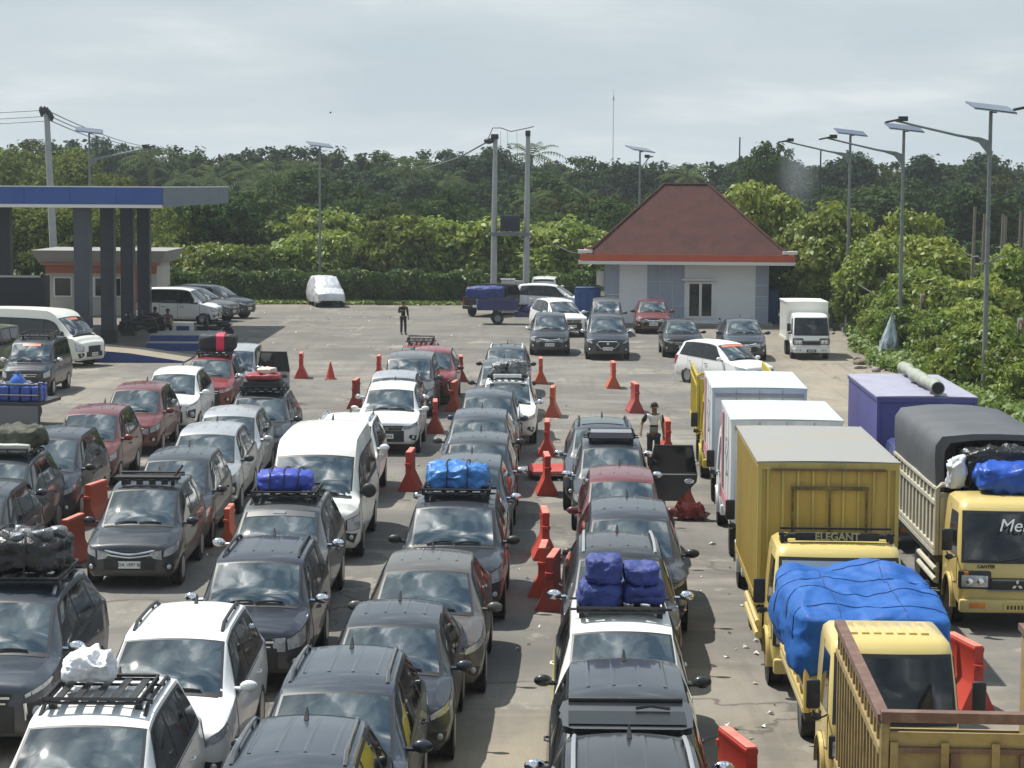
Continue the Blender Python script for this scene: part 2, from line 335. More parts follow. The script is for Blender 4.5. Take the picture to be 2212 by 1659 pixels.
def patch(mb, S, c, nu, nv, off, flip=False):
    """c = 4 corners (t,v): a-b along u, d-c opposite"""
    a, b, cc, d = [np.array(q, float) for q in c]; P = []
    def nrm(t, v):
        e = .01; p = S(t, v); du = S(t+e, v)-S(t-e, v); dv = S(t, min(v+.03, 12))-S(t, max(v-.03, 0))
        n = du.cross(dv)
        if n.length < 1e-9: return Vector((0, 0, 1))
        n.normalize()
        ctr = Vector((0, p.y, .7))
        return n if n.dot(p-ctr) > 0 else -n
    for i in range(nu+1):
        row = []
        for j in range(nv+1):
            u = i/nu; w = j/nv
            q = (a*(1-u)+b*u)*(1-w)+(d*(1-u)+cc*u)*w
            row.append(S(q[0], q[1])+nrm(q[0], q[1])*off)
        P.append(row)
    mb.grid(P)
def mirror_v(c): return [(t, 12-v) for (t, v) in c]

_proto = {}
def car_parts(kind):
    """list of (name, mesh, slot, parent index or None, location); slot: material key or 'PAINT'"""
    if kind in _proto: return _proto[kind]
    P = KINDS[kind]; S, T = body_fn(P); L, w = P['L'], P['W']; tcw, tw, tr = P['tc'], P['tw'], P['tr']; out = []
    def put(name, mb, m, par=None, smooth=True, loc=(0, 0, 0), angle=40, slot=None):
        out.append((name, mb.mesh(name, m, smooth, angle), slot, par, loc)); return len(out)-1
    ts = sorted(set([round(x, 3) for x in T]+[round(x, 3) for x in np.linspace(0, L, 46)]))
    vs = [0, .5, 1, 1.25, 1.5, 1.75, 2, 2.25, 2.5, 2.75, 2.9, 3, 3.12, 3.5, 3.88, 4, 4.12, 4.4, 4.8, 5.2, 5.6, 6]; vs = vs+[12-v for v in reversed(vs[:-1])]
    mb = MB(); mb.grid([[S(t, v) for v in vs] for t in ts]); nv = len(vs)
    mb.f.append(tuple(range(nv))); o = (len(ts)-1)*nv; mb.f.append(tuple(range(o+nv-1, o-1, -1)))
    for i in range(len(ts)-1): mb.f.append((i*nv, (i+1)*nv, (i+1)*nv+nv-1, i*nv+nv-1))
    for k in (.36, .12, -.12, -.36):      # pressed ribs along the roof
        x = k*P['wr']*1.9
        def rib(t, dx):
            q = 4+2*(1-abs(x+dx)/max(S(t, 4).x, .1)); p = S(t, q if x+dx >= 0 else 12-q); return p+Vector((0, 0, .006 if abs(dx) < .02 else -.002))
        tt = np.linspace(tw+.5, tr-.25, 8); mb.grid([[rib(t, dx) for dx in (-.028, -.012, .012, .028)] for t in tt])
    put('body', mb, DARKP, slot='PAINT', angle=50)
    mb = MB(); patch(mb, S, [(tcw+.03, 4.10), (tw-.035, 4.14), (tw-.035, 7.86), (tcw+.03, 7.90)], 8, 20, .005); wi = put('windscreen', mb, GLASS)
    mb = MB(); patch(mb, S, [(tcw+.0, 4.02), (tw-.0, 4.04), (tw-.0, 7.96), (tcw+.0, 7.98)], 8, 20, .0025); put('windscreen_seal', mb, BLKPL, wi)
    mb = MB()
    for (va, vb) in ((5.95, 4.75), (7.25, 6.05)):
        mb.tube([S(tcw+.035+.075*u*(1-u)+.03*u, va+(vb-va)*u)+Vector((0, -.012, .022)) for u in np.linspace(0, 1, 6)], .011, 5)
    patch(mb, S, [(tcw-.05, 4.15), (tcw+.045, 4.15), (tcw+.045, 7.85), (tcw-.05, 7.85)], 2, 14, .008)
    put('wiper', mb, BLKPL)
    mb = MB(); patch(mb, S, [(tr+.02, 4.2), (L-.16, 4.2), (L-.16, 7.8), (tr+.02, 7.8)], 6, 10, .006); put('rear_window', mb, SIDEG)
    # side glass and doors
    van = kind == 'van'; tb = tw+.62; t3 = tb+.95; t4 = tr+.05
    if van: tb = 1.75; t3 = 3.3; t4 = 4.9
    top = 3.62 if van else 3.88
    for sd_ in (0, 1):
        F = (lambda c: c) if sd_ == 0 else mirror_v
        mb = MB(); patch(mb, S, F([(tcw+.18, 3.02), (t4, 3.02), (t4-.18, top+.06), (tw+.0, top+.06)]), 24, 4, .003); put('window_trim', mb, BLKPL)
        for (c0, c1, c2, c3) in (((tcw+.34, 3.12), (tb-.05, 3.12), (tb-.05, top), (tw+.06, top)), ((tb+.05, 3.12), (t3-.05, 3.12), (t3-.05, top), (tb+.05, top)), ((t3+.05, 3.12), (t4-.08, 3.2), (t4-.22, top), (t3+.05, top))):
            mb = MB(); patch(mb, S, F([c0, c1, c2, c3]), 8, 4, .007); put('side_window', mb, SIDEG)
        for (ta, te_) in ((tcw+.12, tb), (tb, t3)):
            mb = MB(); patch(mb, S, F([(ta-.008, .75), (te_+.008, .75), (te_+.008, 2.98), (ta-.008, 2.98)]), 8, 8, .002); g = put('door', mb, BLKPL)
            mb = MB(); patch(mb, S, F([(ta+.008, .8), (te_-.008, .8), (te_-.008, 2.96), (ta+.008, 2.96)]), 8, 10, .006); put('door_skin', mb, DARKP, g, slot='PAINT')
            mb = MB(); p = S(te_-.20, 2.55 if sd_ == 0 else 12-2.55); sx = 1 if sd_ == 0 else -1
            mb.tube([p+Vector((sx*.004, -.09, 0)), p+Vector((sx*.04, -.06, .004)), p+Vector((sx*.04, .06, .004)), p+Vector((sx*.004, .09, 0))], .014, 6); put('door_handle', mb, BLKPL, g, slot='HANDLE')
        if kind in ('suv', 'cross', 'tall', 'square'):
            mb = MB(); patch(mb, S, F([(.20, .0), (L-.2, .0), (L-.2, .95), (.20, .95)]), 24, 3, .008); put('sill_cladding', mb, BLKPL)
        # lamps
        mb = MB(); st = FRONT[kind]
        c = {'split': [(.005, 2.80), (.52, 2.86), (.46, 2.99), (.005, 2.99)], 'blunt': [(.005, 2.25), (.34, 2.35), (.46, 2.99), (.01, 2.97)], 'smile': [(.005, 2.42), (.40, 2.60), (.52, 2.99), (.02, 2.98)], 'wide': [(.005, 2.62), (.50, 2.72), (.44, 2.99), (.005, 2.98)], 'frame': [(.005, 2.60), (.46, 2.72), (.50, 2.99), (.01, 2.98)],
             'bar': [(.01, 2.2), (.22, 2.3), (.26, 2.95), (.02, 2.9)], 'dark': [(.012, 1.95), (.20, 2.0), (.26, 2.72), (.02, 2.7)]}[st]
        patch(mb, S, F(c), 6, 5, .010)
        if st in ('smile', 'wide', 'blunt'):
            hf_ = P['hf']; sg = 1 if sd_ == 0 else -1; q_ = {'smile': [(.40, .185), (.69, .14), (.69, .31), (.52, .29)], 'wide': [(.50, .16), (.69, .14), (.69, .25), (.54, .25)], 'blunt': [(.46, .15), (.69, .14), (.69, .34), (.50, .34)]}[st]
            mb.prism([(sg*x*P['W'], hf_-z) for x, z in q_], 'y', -L/2-.012, -L/2+.03)
        hl = put('headlight', mb, LAMPG)
        mb = MB(); c2 = [(a+(sum(x[0] for x in c)/4-a)*-.12, b_+(sum(x[1] for x in c)/4-b_)*-.10) for a, b_ in c]; patch(mb, S, F([(max(a, 0), b_) for a, b_ in c2]), 6, 5, .006); put('headlight_surround', mb, BLKPL, hl)
        q = [(.0, 1.45), (.17, 1.45), (.22, 2.45), (.005, 2.45)] if st == 'split' else [(.0, 1.0), (.13, 1.0), (.17, 1.7), (.01, 1.7)]
        mb = MB(); patch(mb, S, F(q), 4, 4, .008); fg = put('fog_light', mb, BLKPL); vv = 1.98 if st == 'split' else 1.38
        p = S(.06, vv if sd_ == 0 else 12-vv); mb = MB(); k_ = 1.7 if st == 'split' else 1; mb.sphere(p, .05*k_, .045, .05*k_, 10, 6); put('fog_bulb', mb, LAMPG, fg)
        if st == 'split':
            mb = MB(); G_ = lambda t, v: S(t, v if sd_ == 0 else 12-v)+Vector((0, -.014, 0)); mb.tube([G_(.0, 2.55), G_(.0, 1.9), G_(.004, 1.35), G_(.15, 1.2), G_(.24, 1.25)], .022, 6); put('chrome_bracket', mb, CHROME, fg)
        mb = MB(); patch(mb, S, F([(L-.16, 2.1), (L-.015, 2.1), (L-.05, 2.95), (L-.30, 2.95)]), 4, 4, .008); put('tail_light', mb, TAILR)
        # mirror
        sx = 1 if sd_ == 0 else -1; p = S(tcw+.36, 3.25 if sd_ == 0 else 12-3.25)
        mb = MB(); mb.tube([p, p+Vector((sx*.10, -.02, .0))], .03, 6); big = 1.25 if van else 1
        mb.sphere(p+Vector((sx*.175, -.03, .035)), .115*big, .065, .075*big*(1.5 if van else 1), 12, 8); put('side_mirror', mb, DARKP, slot='MIRROR')
        for ax in P['ax']:
            x = sx*(w-.10); r = P['rw']
            mb = MB(); mb.lathe([(sx*.002, 0), (sx*.002, r+.075)], (sx*(w*.995+.006), ax-L/2, r+.005), 'x', 24); put('wheel_arch', mb, BLKPL, smooth=False)
            mb = MB(); mb.lathe([(-.10, r*.55), (-.10, r*.93), (-.075, r), (.075, r), (.112, r*.93), (.118, r*.68), (.10, r*.64)] if sx > 0 else [(.10, r*.55), (.10, r*.93), (.075, r), (-.075, r), (-.112, r*.93), (-.118, r*.68), (-.10, r*.64)], (x, ax-L/2, r), 'x', 24)
            k = put('wheel', mb, TYRE)
            mb = MB(); mb.lathe([(sx*.09, r*.66), (sx*.112, r*.64), (sx*.112, r*.58), (sx*.06, r*.55), (sx*.06, 0)], (x, ax-L/2, r), 'x', 20)
            put('rim', mb, BLKPL, k)
            mb = MB()
            for q in range(5):
                a = q*2*math.pi/5+.3; mb.box(x+sx*.095, ax-L/2+math.sin(a)*r*.3, r+math.cos(a)*r*.3, .03, .075, r*.58, rx=-a)
            mb.lathe([(sx*.10, r*.66), (sx*.118, r*.63), (sx*.112, r*.56)], (x, ax-L/2, r), 'x', 20); put('rim_spokes', mb, RIM, k)
    # nose
    hf = P['hf']; zs = P['zs']; y0 = -L/2
    mb = MB(); gw = w*.55; gz0, gz1 = (zs+.14, zs+.34) if kind not in ('suv', 'cross', 'tall', 'square') else (zs+.08, zs+.40)
    mb.box(0, y0-.004, (gz0+gz1)/2, gw*2, .03, gz1-gz0, bev=.01); put('bumper_intake', mb, BLKPL)
    mb = MB(); st = FRONT[kind]
    if st == 'smile':
        mb.prism([(-gw*.9, hf-.17), (gw*.9, hf-.17), (gw*.62, hf-.27), (-gw*.62, hf-.27)], 'y', y0-.012, y0+.02); g = put('grille', mb, BLKPL, smooth=False)
        mb = MB()
        for (za, zb_, r) in ((hf-.17, hf-.205, .020), (hf-.235, hf-.262, .016)):
            mb.tube([(-gw*1.0, y0+.02, za+.03), (-gw*.7, y0-.02, za), (-gw*.25, y0-.028, zb_), (0, y0-.03, zb_-.008), (gw*.25, y0-.028, zb_), (gw*.7, y0-.02, za), (gw*1.0, y0+.02, za+.03)], r, 6)
        put('grille_bar', mb, CHROME, g)
    elif st == 'dark':
        mb.box(0, y0-.01, hf-.36, gw*1.5, .04, .30, bev=.015); g = put('grille', mb, BLKPL)
        mb = MB(); [mb.box(0, y0-.034, hf-.36+dz, gw*1.5, .012, .025) for dz in (-.1, 0, .1)]; put('grille_bar', mb, DKSTEEL, g)
    elif st == 'frame':
        mb.prism([(-gw*.75, hf-.16), (gw*.75, hf-.16), (gw*.92, hf-.26), (gw*.6, hf-.44), (-gw*.6, hf-.44), (-gw*.92, hf-.26)], 'y', y0-.012, y0+.02); g = put('grille', mb, BLKPL, smooth=False)
        mb = MB(); q = [(-gw*.75, hf-.16), (gw*.75, hf-.16), (gw*.92, hf-.26), (gw*.6, hf-.44), (-gw*.6, hf-.44), (-gw*.92, hf-.26), (-gw*.75, hf-.16)]
        mb.tube([(a, y0-.016, b_) for a, b_ in q], .016, 6); mb.cyl((0, y0-.035, hf-.24), (0, y0-.01, hf-.24), .055, n=14); put('grille_frame', mb, CHROME, g)
    else:
        mb.prism([(-gw*.98, hf-.15), (gw*.98, hf-.15), (gw*.8, hf-.32), (-gw*.8, hf-.32)], 'y', y0-.012, y0+.02); g = put('grille', mb, BLKPL, smooth=False)
        mb = MB(); mb.box(0, y0-.02, hf-.20, gw*1.8, .016, .028); mb.box(0, y0-.02, hf-.27, gw*1.6, .016, .022); mb.cyl((0, y0-.04, hf-.23), (0, y0-.01, hf-.23), .05, n=14); put('grille_bar', mb, CHROME, g)
    mb = MB(); mb.box(0, y0-.03, zs+.24, .40, .012, .13); put('number_plate', mb, PLATEW, smooth=False, slot='PLATE')
    pl = len(out)-1
    mb = MB()
    for i in range(7): mb.box(-.15+i*.05, y0-.038, zs+.24, .026 if i not in (2,) else .008, .004, .06)
    put('plate_characters', mb, INK, pl, smooth=False)
    mb = MB(); p = S(tr-.35, 6); mb.tube([p+Vector((0, -.05, -.01)), p+Vector((0, .02, .05)), p+Vector((0, .05, .12))], [.03, .022, .006], 6); put('roof_antenna', mb, BLKPL)
    _proto[kind] = (out, S, P)
    return _proto[kind]
def rails_mesh(kind, sx, key):
    _, S, P = car_parts(kind); k = ('rail', kind, sx)
    if k in _proto: return _proto[k]
    mb = MB(); tt = np.linspace(P['tw']+.25, P['tr']-.15, 9); v = 4.25 if sx > 0 else 7.75
    pts = [S(t, v)+Vector((0, 0, .055 if 0 < i < 8 else -.005)) for i, t in enumerate(tt)]; mb.tube(pts, .024, 6)
    for i in (2, 6): mb.tube([S(tt[i], v), pts[i]], .02, 5)
    _proto[k] = mb.mesh('roof_rail', BLKPL); return _proto[k]

CARS = {}
def car(key, kind, px, py, vp, colr, label, cat='car', rail=None, mirror=None, plate=None, scale=1., handle=None, group='cars queuing in the lanes', name='parked_car', at=None, rz=None, skip=(), z_ref=None, cover=None):
    """px,py = photo pixel of the middle of the windscreen's top edge"""
    parts, S, P = car_parts(kind); a = (vp-1106)/FPX if rz is None else -rz
    if at is None:
        p = G(px, py, P['Hw']*scale); yw = (P['tw']-P['L']/2)*scale
        loc = Vector((p.x-math.sin(a)*yw, p.y-math.cos(a)*yw, 0))
    else: loc = Vector((at[0], at[1], 0))
    root = thing(name, label, cat, loc, -a, group); root.scale = (scale,)*3
    objs = []
    for (nm, me, slot, par, l) in parts:
        if nm in skip or (par is not None and objs[par] is None): objs.append(None); continue
        o = bpy.data.objects.new(nm, me); COL.objects.link(o); o.parent = root if par is None else objs[par]
        m = {'PAINT': colr, 'MIRROR': mirror or colr, 'HANDLE': handle or colr, 'PLATE': plate}.get(slot)
        if m: o.material_slots[0].link = 'OBJECT'; o.material_slots[0].material = m
        if nm == 'plate_characters' and plate is PLATEB: o.material_slots[0].link = 'OBJECT'; o.material_slots[0].material = INKW
        objs.append(o)
    if rail:
        for sx in (-1, 1):
            o = obj('roof_rail', rails_mesh(kind, sx, rail), root); o.material_slots[0].link = 'OBJECT'; o.material_slots[0].material = rail
    CARS[key] = (root, S, P, loc, -a, scale)
    return root
def on_roof(key, x, t, dz=0):
    root, S, P, loc, rz, sc = CARS[key]; p = S(t, 6); p = Vector((x, p.y, p.z+dz))*sc
    return Matrix.Rotation(rz, 3, 'Z') @ p + loc
def roof_rack(key, t0, t1, hw=.56, h=.10, slats=5, mth='basket', m=None, fair=False):
    """a carrier bolted to the car: part of the car"""
    root, S, P, loc, rz, sc = CARS[key]; m = m or RACKM; mb = MB(); L = P['L']; z = S((t0+t1)/2, 6).z
    y0, y1 = t0-L/2, t1-L/2; za = z+.07
    for y in (y0+.22, y1-.22):
        mb.tube([(-hw-.10, y, za-.01), (hw+.10, y, za-.01)], .018, 6)
        for sx in (-1, 1): mb.box(sx*(hw-.05), y, za-.06, .07, .09, .12)
    if mth == 'basket':
        for (zz, r) in ((za, .02), (za+h, .022)):
            mb.tube([(-hw, y0, zz), (hw, y0, zz), (hw, y1, zz), (-hw, y1, zz), (-hw, y0, zz)], r, 6)
        for sx in (-1, 1):
            for y in np.linspace(y0, y1, 5): mb.tube([(sx*hw, y, za), (sx*hw, y, za+h)], .014, 5)
        for x in np.linspace(-hw, hw, 4): mb.tube([(x, y0, za), (x, y0, za+h)], .014, 5)
        for x in np.linspace(-hw+.12, hw-.12, slats): mb.box(x, (y0+y1)/2, za+.012, .085, y1-y0, .018)
    if fair: mb.box(0, y0-.06, za+h*.5, hw*1.8, .03, h+.06, rx=R(-25))
    return mb.build('roof_rack', m, root)

# ------------------------------------------------------------ lumps: bags and tarpaulins
def lump(name, label, cat, loc, size, m, rz=0, seed=1, e=.45, wr=.05, wsc=2.0, group=None, n=(72, 40), flatbase=True, ropes=None, sag=0, lumps=None, fold=.0):
    sx, sy, sz = size; vs = []; fs = []; K = max(4, n[1]//2); pw = 2/e; idx = {}
    def sp(c, k): return math.copysign(abs(c)**k, c)
    def vert(c):
        key = (round(c[0]*K*2), round(c[1]*K*2), round(c[2]*K*2))
        if key in idx: return idx[key]
        nrm_ = (abs(c[0])**pw+abs(c[1])**pw+abs(c[2])**pw)**(1/pw); p = Vector(c)/nrm_
        th = math.atan2(p.y, p.x); q = Vector((p.x*sx/2, p.y*sy/2, p.z*sz/2)); top = max(0, p.z)
        rg = lambda k, sd_, st: max(0, 1-3.2*abs(fbm(Vector((q.x*st[0], q.y*st[1], q.z*st[2])), wsc*k, sd_, 3)))
        d = wr*(.8*fbm(q, wsc, seed)+.75*rg(1.0, seed+5, (1, .55, 1.3))-.35*rg(1.9, seed+6, (1.2, 1.2, .5))+.12*rg(3.6, seed+7, (.7, 1, .8))-.2)
        if fold: d += fold*(1-top)*math.sin(th*11+3*fbm(q, 1.2, seed+3))*.5
        if lumps: d += lumps*fbm(q, .9, seed+9, 2)
        q += Vector((p.x/sx, p.y/sy, p.z/sz)).normalized()*d; q.z += top*(lumps or 0)*fbm(Vector((q.x, q.y, 0)), 1.1, seed+2, 2)*1.2 - sag*top*(abs(p.x)+abs(p.y))**2*.3
        if q.z < -sz/2+.01: q.z = -sz/2
        q.z += sz/2; vs.append(q); idx[key] = len(vs)-1
        return idx[key]
    for ax in range(3):
        for s_ in (-1, 1):
            for i in range(K):
                for j in range(K):
                    qd = []
                    for (u, v) in ((i, j), (i+1, j), (i+1, j+1), (i, j+1)):
                        c = [0, 0, 0]; c[ax] = s_; c[(ax+1) % 3] = -1+2*u/K; c[(ax+2) % 3] = -1+2*v/K; qd.append(vert(c))
                    fs.append(tuple(qd))
    mb = MB(); mb.add(vs, fs)
    me = mb.mesh(name, m, True, 70); o = obj(name, me); o.location = loc; o.rotation_euler = (0, 0, rz)
    if label: tag(o, label, cat, group)
    if ropes:
        mr = MB()
        for k in range(ropes):
            x = sx*(-.5+(k+1)/(ropes+1)); pts = []
            for a in np.linspace(-.02, 1.02, 21):
                th = math.pi*a; ii = sp(math.cos(th), e); jj = max(sp(math.sin(th), e), 0) if 0 <= a <= 1 else 0
                pts.append((x+.02*math.sin(9*a), ii*(sy/2+wr*.55), jj*sz/2+sz/2+wr*.4 if a > 0 and a < 1 else 0.02))
            mr.tube(pts, .012, 5)
        mr.build('rope', RACKM, o)
    return o
TARPB = mat('tarpaulin_blue', (.010, .085, .32), .6, 0, .3, 0, noise=(2.2, (.022, .125, .40), .45, .75), bump=(4, .5, 6))
TARPD = mat('tarpaulin_dark_blue', (.018, .034, .17), .65, 0, .5, 0, noise=(2.2, (.04, .06, .27), .45, .75), bump=(9, .9, 6))
TARPL = mat('tarpaulin_light_blue', (.03, .16, .46), .4, 0, .5, 0, noise=(3, (.06, .26, .60), .45, .75), bump=(10, .9, 6))
PLBLK = mat('plastic_sheet_black', (.008, .008, .009), .3, 0, .5, 0, noise=(3, (.02, .02, .02), .45, .7), bump=(8, 1., 6))
PLGREY = mat('plastic_sheet_grey', (.20, .21, .22), .25, 0, .6, .3, noise=(4, (.07, .075, .08), .42, .6), bump=(8, 1., 6))
WHITEB = mat('plastic_bag_white', (.76, .76, .78), .5, 0, .5, 0, noise=(4, (.55, .56, .60), .45, .75), bump=(9, 1., 5))
CLOTHG = mat('canvas_green', (.05, .055, .04), .9, noise=(6, (.12, .12, .09), .4, .7), bump=(12, .4))
REDB = mat('bag_red', (.55, .03, .06), .6); BLKB = mat('bag_black', (.016, .016, .018), .65, bump=(15, .3))
# ------------------------------------------------------------ lorries (front bumper at y=0, body runs to +y)
def lorry(name, label, px, py, zref, yref, vp, W=1.9, colr=None, wheel_y=(.95, 3.6), roof_ribs=False, length=5.2, cat='truck', sc=1., side_lower=None, mirror_arms=True, stripes=False, emblem=False, plate=PLATEY, lamp=LAMPG, xref=0.):
    p = G(px, py, zref*1.0); a = (vp-1106)/FPX
    q = Matrix.Rotation(-a, 3, 'Z') @ Vector((xref, yref, 0)); loc = Vector((p.x-q.x, p.y-q.y, 0)); root = thing(name, label, cat, loc, -a, 'lorries queuing in the right lane')
    hw0 = W/2*.95
    LV = [(.46, .97, .06, .05), (.60, 1.0, .03, .12), (1.00, 1.0, .03, .14), (1.16, 1.0, .07, .14), (1.55, .975, .21, .14), (1.93, .94, .37, .15), (2.04, .91, .45, .15), (2.10, .83, .58, .14), (2.125, .60, .85, .12)]
    def lv(z):
        for (a0, a1) in zip(LV, LV[1:]):
            if z <= a1[0]: u = (z-a0[0])/(a1[0]-a0[0]); return [a0[i]+(a1[i]-a0[i])*u for i in range(4)]
        return LV[-1]
    def fy(x, z): q = lv(z); return q[2]+.07*(x/(hw0*q[1]))**2
    yb = 1.72; rings = []
    for (z, k, y0, r) in LV:
        h = hw0*k; ring = []; yb_ = yb-(0 if z < 2.05 else (.06 if z < 2.11 else .2))
        for (cx, cy, a0) in ((h-r, y0+r, -90), (h-r, yb_-r*.5, 0), (-h+r, yb_-r*.5, 90), (-h+r, y0+r, 180)):
            rr = r if cy < 1 else r*.5; cxx = cx if cy < 1 else math.copysign(h-rr, cx)
            for s_ in range(6):
                t = R(a0+90*s_/5); q = Vector((cxx+rr*math.cos(t), cy+rr*math.sin(t), z))
                ring.append(q)
        # split the front between corners so that it curves
        fr = [Vector((x, 0, z)) for x in np.linspace(-(h-r), h-r, 8)[1:-1]]
        for q in fr: q.y = y0
        ring = ring+fr
        for q in ring:
            if q.y < 1: q.y += .07*(q.x/h)**2*max(0, 1-(q.y-y0)/.5)
        rings.append(ring)
    mb = MB(); mb.grid([r_+[r_[0]] for r_ in rings]); n = len(rings[0])+1; mb.f.append(tuple(range((len(rings)-1)*n, len(rings)*n-1)))
    if roof_ribs:
        for x in np.linspace(-.55, .55, 7)*hw0: mb.box(x, 1.05, 2.125, .10, .62, .03, bev=.012)
    cab = mb.build('cab', colr, root, angle=35)
    def face(z0, z1, x0, x1, off, nm, m, par, taper=0, nz=6):
        g = [[Vector((x, 0, z)) for x in np.linspace(x0*(1-taper*(i/nz)), x1*(1-taper*(i/nz)), 13)] for i, z in enumerate(np.linspace(z0, z1, nz+1))]
        for row in g:
            for q in row: q.y = fy(q.x, q.z)-off
        b = MB(); b.grid(g); return b.build(nm, m, par)
    ws = face(1.18, 1.90, -hw0*.90, hw0*.90, .014, 'windscreen', GLASST, root, .06); face(1.13, 1.945, -hw0*.95, hw0*.95, .007, 'windscreen_seal', BLKPL, ws, .06)
    b = MB()
    for x in (-.35, .2): b.tube([(x*hw0, fy(x*hw0, 1.17)-.03, 1.17), ((x+.28)*hw0, fy((x+.28)*hw0, 1.2)-.035, 1.21), ((x+.6)*hw0, fy((x+.6)*hw0, 1.25)-.03, 1.27)], .012, 5)
    b.build('wiper', BLKPL, root)
    for sx in (-1, 1):
        b = MB(); q = [(.28, 1.22), (1.12, 1.18), (1.12, 1.88), (.52, 1.90)]
        nseg = 5; g = []
        for i in range(nseg+1):
            u = i/nseg; row = []
            for j in range(5):
                v = j/4; y = (q[0][0]*(1-u)+q[1][0]*u)*(1-v)+(q[3][0]*(1-u)+q[2][0]*u)*v; z = (q[0][1]*(1-u)+q[1][1]*u)*(1-v)+(q[3][1]*(1-u)+q[2][1]*u)*v
                row.append(Vector((sx*(hw0*lv(z)[1]+.006), y, z)))
            g.append(row)
        b.grid(g); b.build('side_window', SIDEG, root)
        b = MB()
        for (y0, z0, y1, z1) in ((1.2, .62, 1.2, 1.95), (.24, .80, .24, 1.2), (.24, .80, 1.2, .62)):
            b.tube([(sx*(hw0*lv(z0)[1]+.001), y0, z0), (sx*(hw0*lv(z1)[1]+.001), y1, z1)], .008, 4)
        b.box(sx*(hw0+.012), 1.08, 1.06, .02, .14, .04); b.build('door_trim', BLKPL, root)
        b = MB(); b.box(sx*hw0*.72, fy(sx*hw0*.72, .86)-.005, .84, hw0*.46, .05, .20, bev=.02, rz=sx*R(6)); h = b.build('headlight', lamp, root)
        b = MB(); b.box(sx*hw0*.72, fy(sx*hw0*.72, .86)+.002, .86, hw0*.56, .05, .30, bev=.03, rz=sx*R(6)); b.build('headlight_surround', DKSTEEL, h); b = MB(); [b.sphere((sx*hw0*k, fy(sx*hw0*k, .84)-.02, .83), .065, .03, .06, 10, 6) for k in (.62, .80)]; b.build('headlight_bulb', CHROME, h)
        b = MB(); b.box(sx*hw0*.90, fy(sx*hw0*.90, .90)-.0, .96, hw0*.16, .05, .08, bev=.015, rz=sx*R(14)); b.build('turn_signal', AMBER, h)
        if mirror_arms:
            b = MB(); x0 = sx*(hw0+.0)
            b.tube([(x0, .25, 1.22), (sx*(hw0+.14), .10, 1.20), (sx*(hw0+.20), .06, 1.32)], .013, 5); b.box(sx*(hw0+.20), .05, 1.52, .17, .07, .36, bev=.03); b.sphere((sx*(hw0+.16), .06, 1.24), .07, .05, .05, 8, 6); b.build('side_mirror', BLKPL, root)
        # wheel arches, wheels
        for k, wy in enumerate(wheel_y):
            r = .36; b = MB(); wd = .20 if k == 0 else .40
            xo = sx*(hw0-.02 if k == 0 else W/2-.06)
            b.lathe([(-sx*wd, r*.6), (-sx*wd, r*.92), (-sx*(wd-.03), r), (-sx*.03, r), (0, r*.92), (-sx*.01, r*.62)], (xo, wy, r), 'x', 24); t_ = b.build('wheel', TYRE, root)
            b = MB(); b.lathe([(-sx*.01, r*.64), (-sx*.03, r*.6), (-sx*(.05 if k == 0 else .14), r*.40), (-sx*(.04 if k == 0 else .13), r*.2), (-sx*.02, r*.18), (-sx*.02, 0)], (xo, wy, r), 'x', 18); b.build('rim', STEELG, t_)
        b = MB(); b.lathe([(sx*.0, 0), (sx*.0, .45)], (sx*(hw0+.004), wheel_y[0], .40), 'x', 24); b.build('wheel_arch', BLKPL, root, smooth=False)
        b = MB()                        # rounded front mudguard
        pts = [(wheel_y[0]+.44*math.cos(t), .40+.44*math.sin(t)) for t in np.linspace(R(-5), R(190), 14)]
        g = [[Vector((sx*(hw0-.05), y, z)), Vector((sx*(hw0+.05), y, z)), Vector((sx*(hw0+.055), wheel_y[0]+(y-wheel_y[0])*.90, .40+(z-.40)*.90))] for y, z in pts]
        b.grid(g); b.build('mudguard', colr, root)
        b = MB(); b.box(sx*(W/2-.22), wheel_y[1]-.5, .40, .36, .02, .40); b.build('mud_flap', BLKPL, root)
    b = MB(); b.box(0, .03, .44, hw0*1.98, .12, .22, bev=.04); bp = b.build('bumper', colr, root)
    b = MB()
    for sx in (-1, 1): b.box(sx*hw0*.68, -.035, .46, .26, .02, .09, bev=.008)
    b.build('fog_light', AMBER if plate is PLATEY else LAMPG, bp)
    b = MB(); b.box(.0, -.04, .43, .44, .014, .13); pl = b.build('number_plate', plate, bp, smooth=False)
    b = MB()
    for i in range(6): b.box(-.15+i*.058, -.049, .43, .03, .004, .065)
    b.build('plate_characters', INK if plate is not PLATEB else INKW, pl, smooth=False)
    b = MB(); b.box(0, fy(0, .8)-.008, .80, hw0*.92, .03, .20, bev=.01); g = b.build('grille', BLKPL, root)
    b = MB(); b.box(0, fy(0, .8)-.03, .87, hw0*.86, .015, .03)
    b.box(0, fy(0, .8)-.028, .70, hw0*1.0, .02, .025)
    b.build('grille_bar', STEELG, g)
    if emblem:
        b = MB()
        for k in range(3):
            t = R(90+120*k); c = Vector((math.cos(t), 0, math.sin(t))); s_ = Vector((-math.sin(t), 0, math.cos(t))); o = Vector((0, fy(0, .78)-.045, .79)); w_ = .052
            vs = [o+c*.012, o+c*(w_)+s_*w_*.5, o+c*w_*1.9, o+c*w_-s_*w_*.5]; b.add(vs+[q+Vector((0, .012, 0)) for q in vs], [(0, 1, 2, 3), (7, 6, 5, 4), (0, 4, 5, 1), (1, 5, 6, 2), (2, 6, 7, 3), (3, 7, 4, 0)])
        b.build('emblem', CHROME, g, smooth=False)
    b = MB(); [b.box(sx*.36, (length+1)/2, .62, .09, length-1, .18) for sx in (-1, 1)]; [b.box(0, y, .62, .72, .09, .12) for y in np.linspace(1.2, length-.2, 6)]
    b.box(0, wheel_y[1], .36, W*.8, .12, .12); b.build('chassis', DKSTEEL, root, smooth=False)
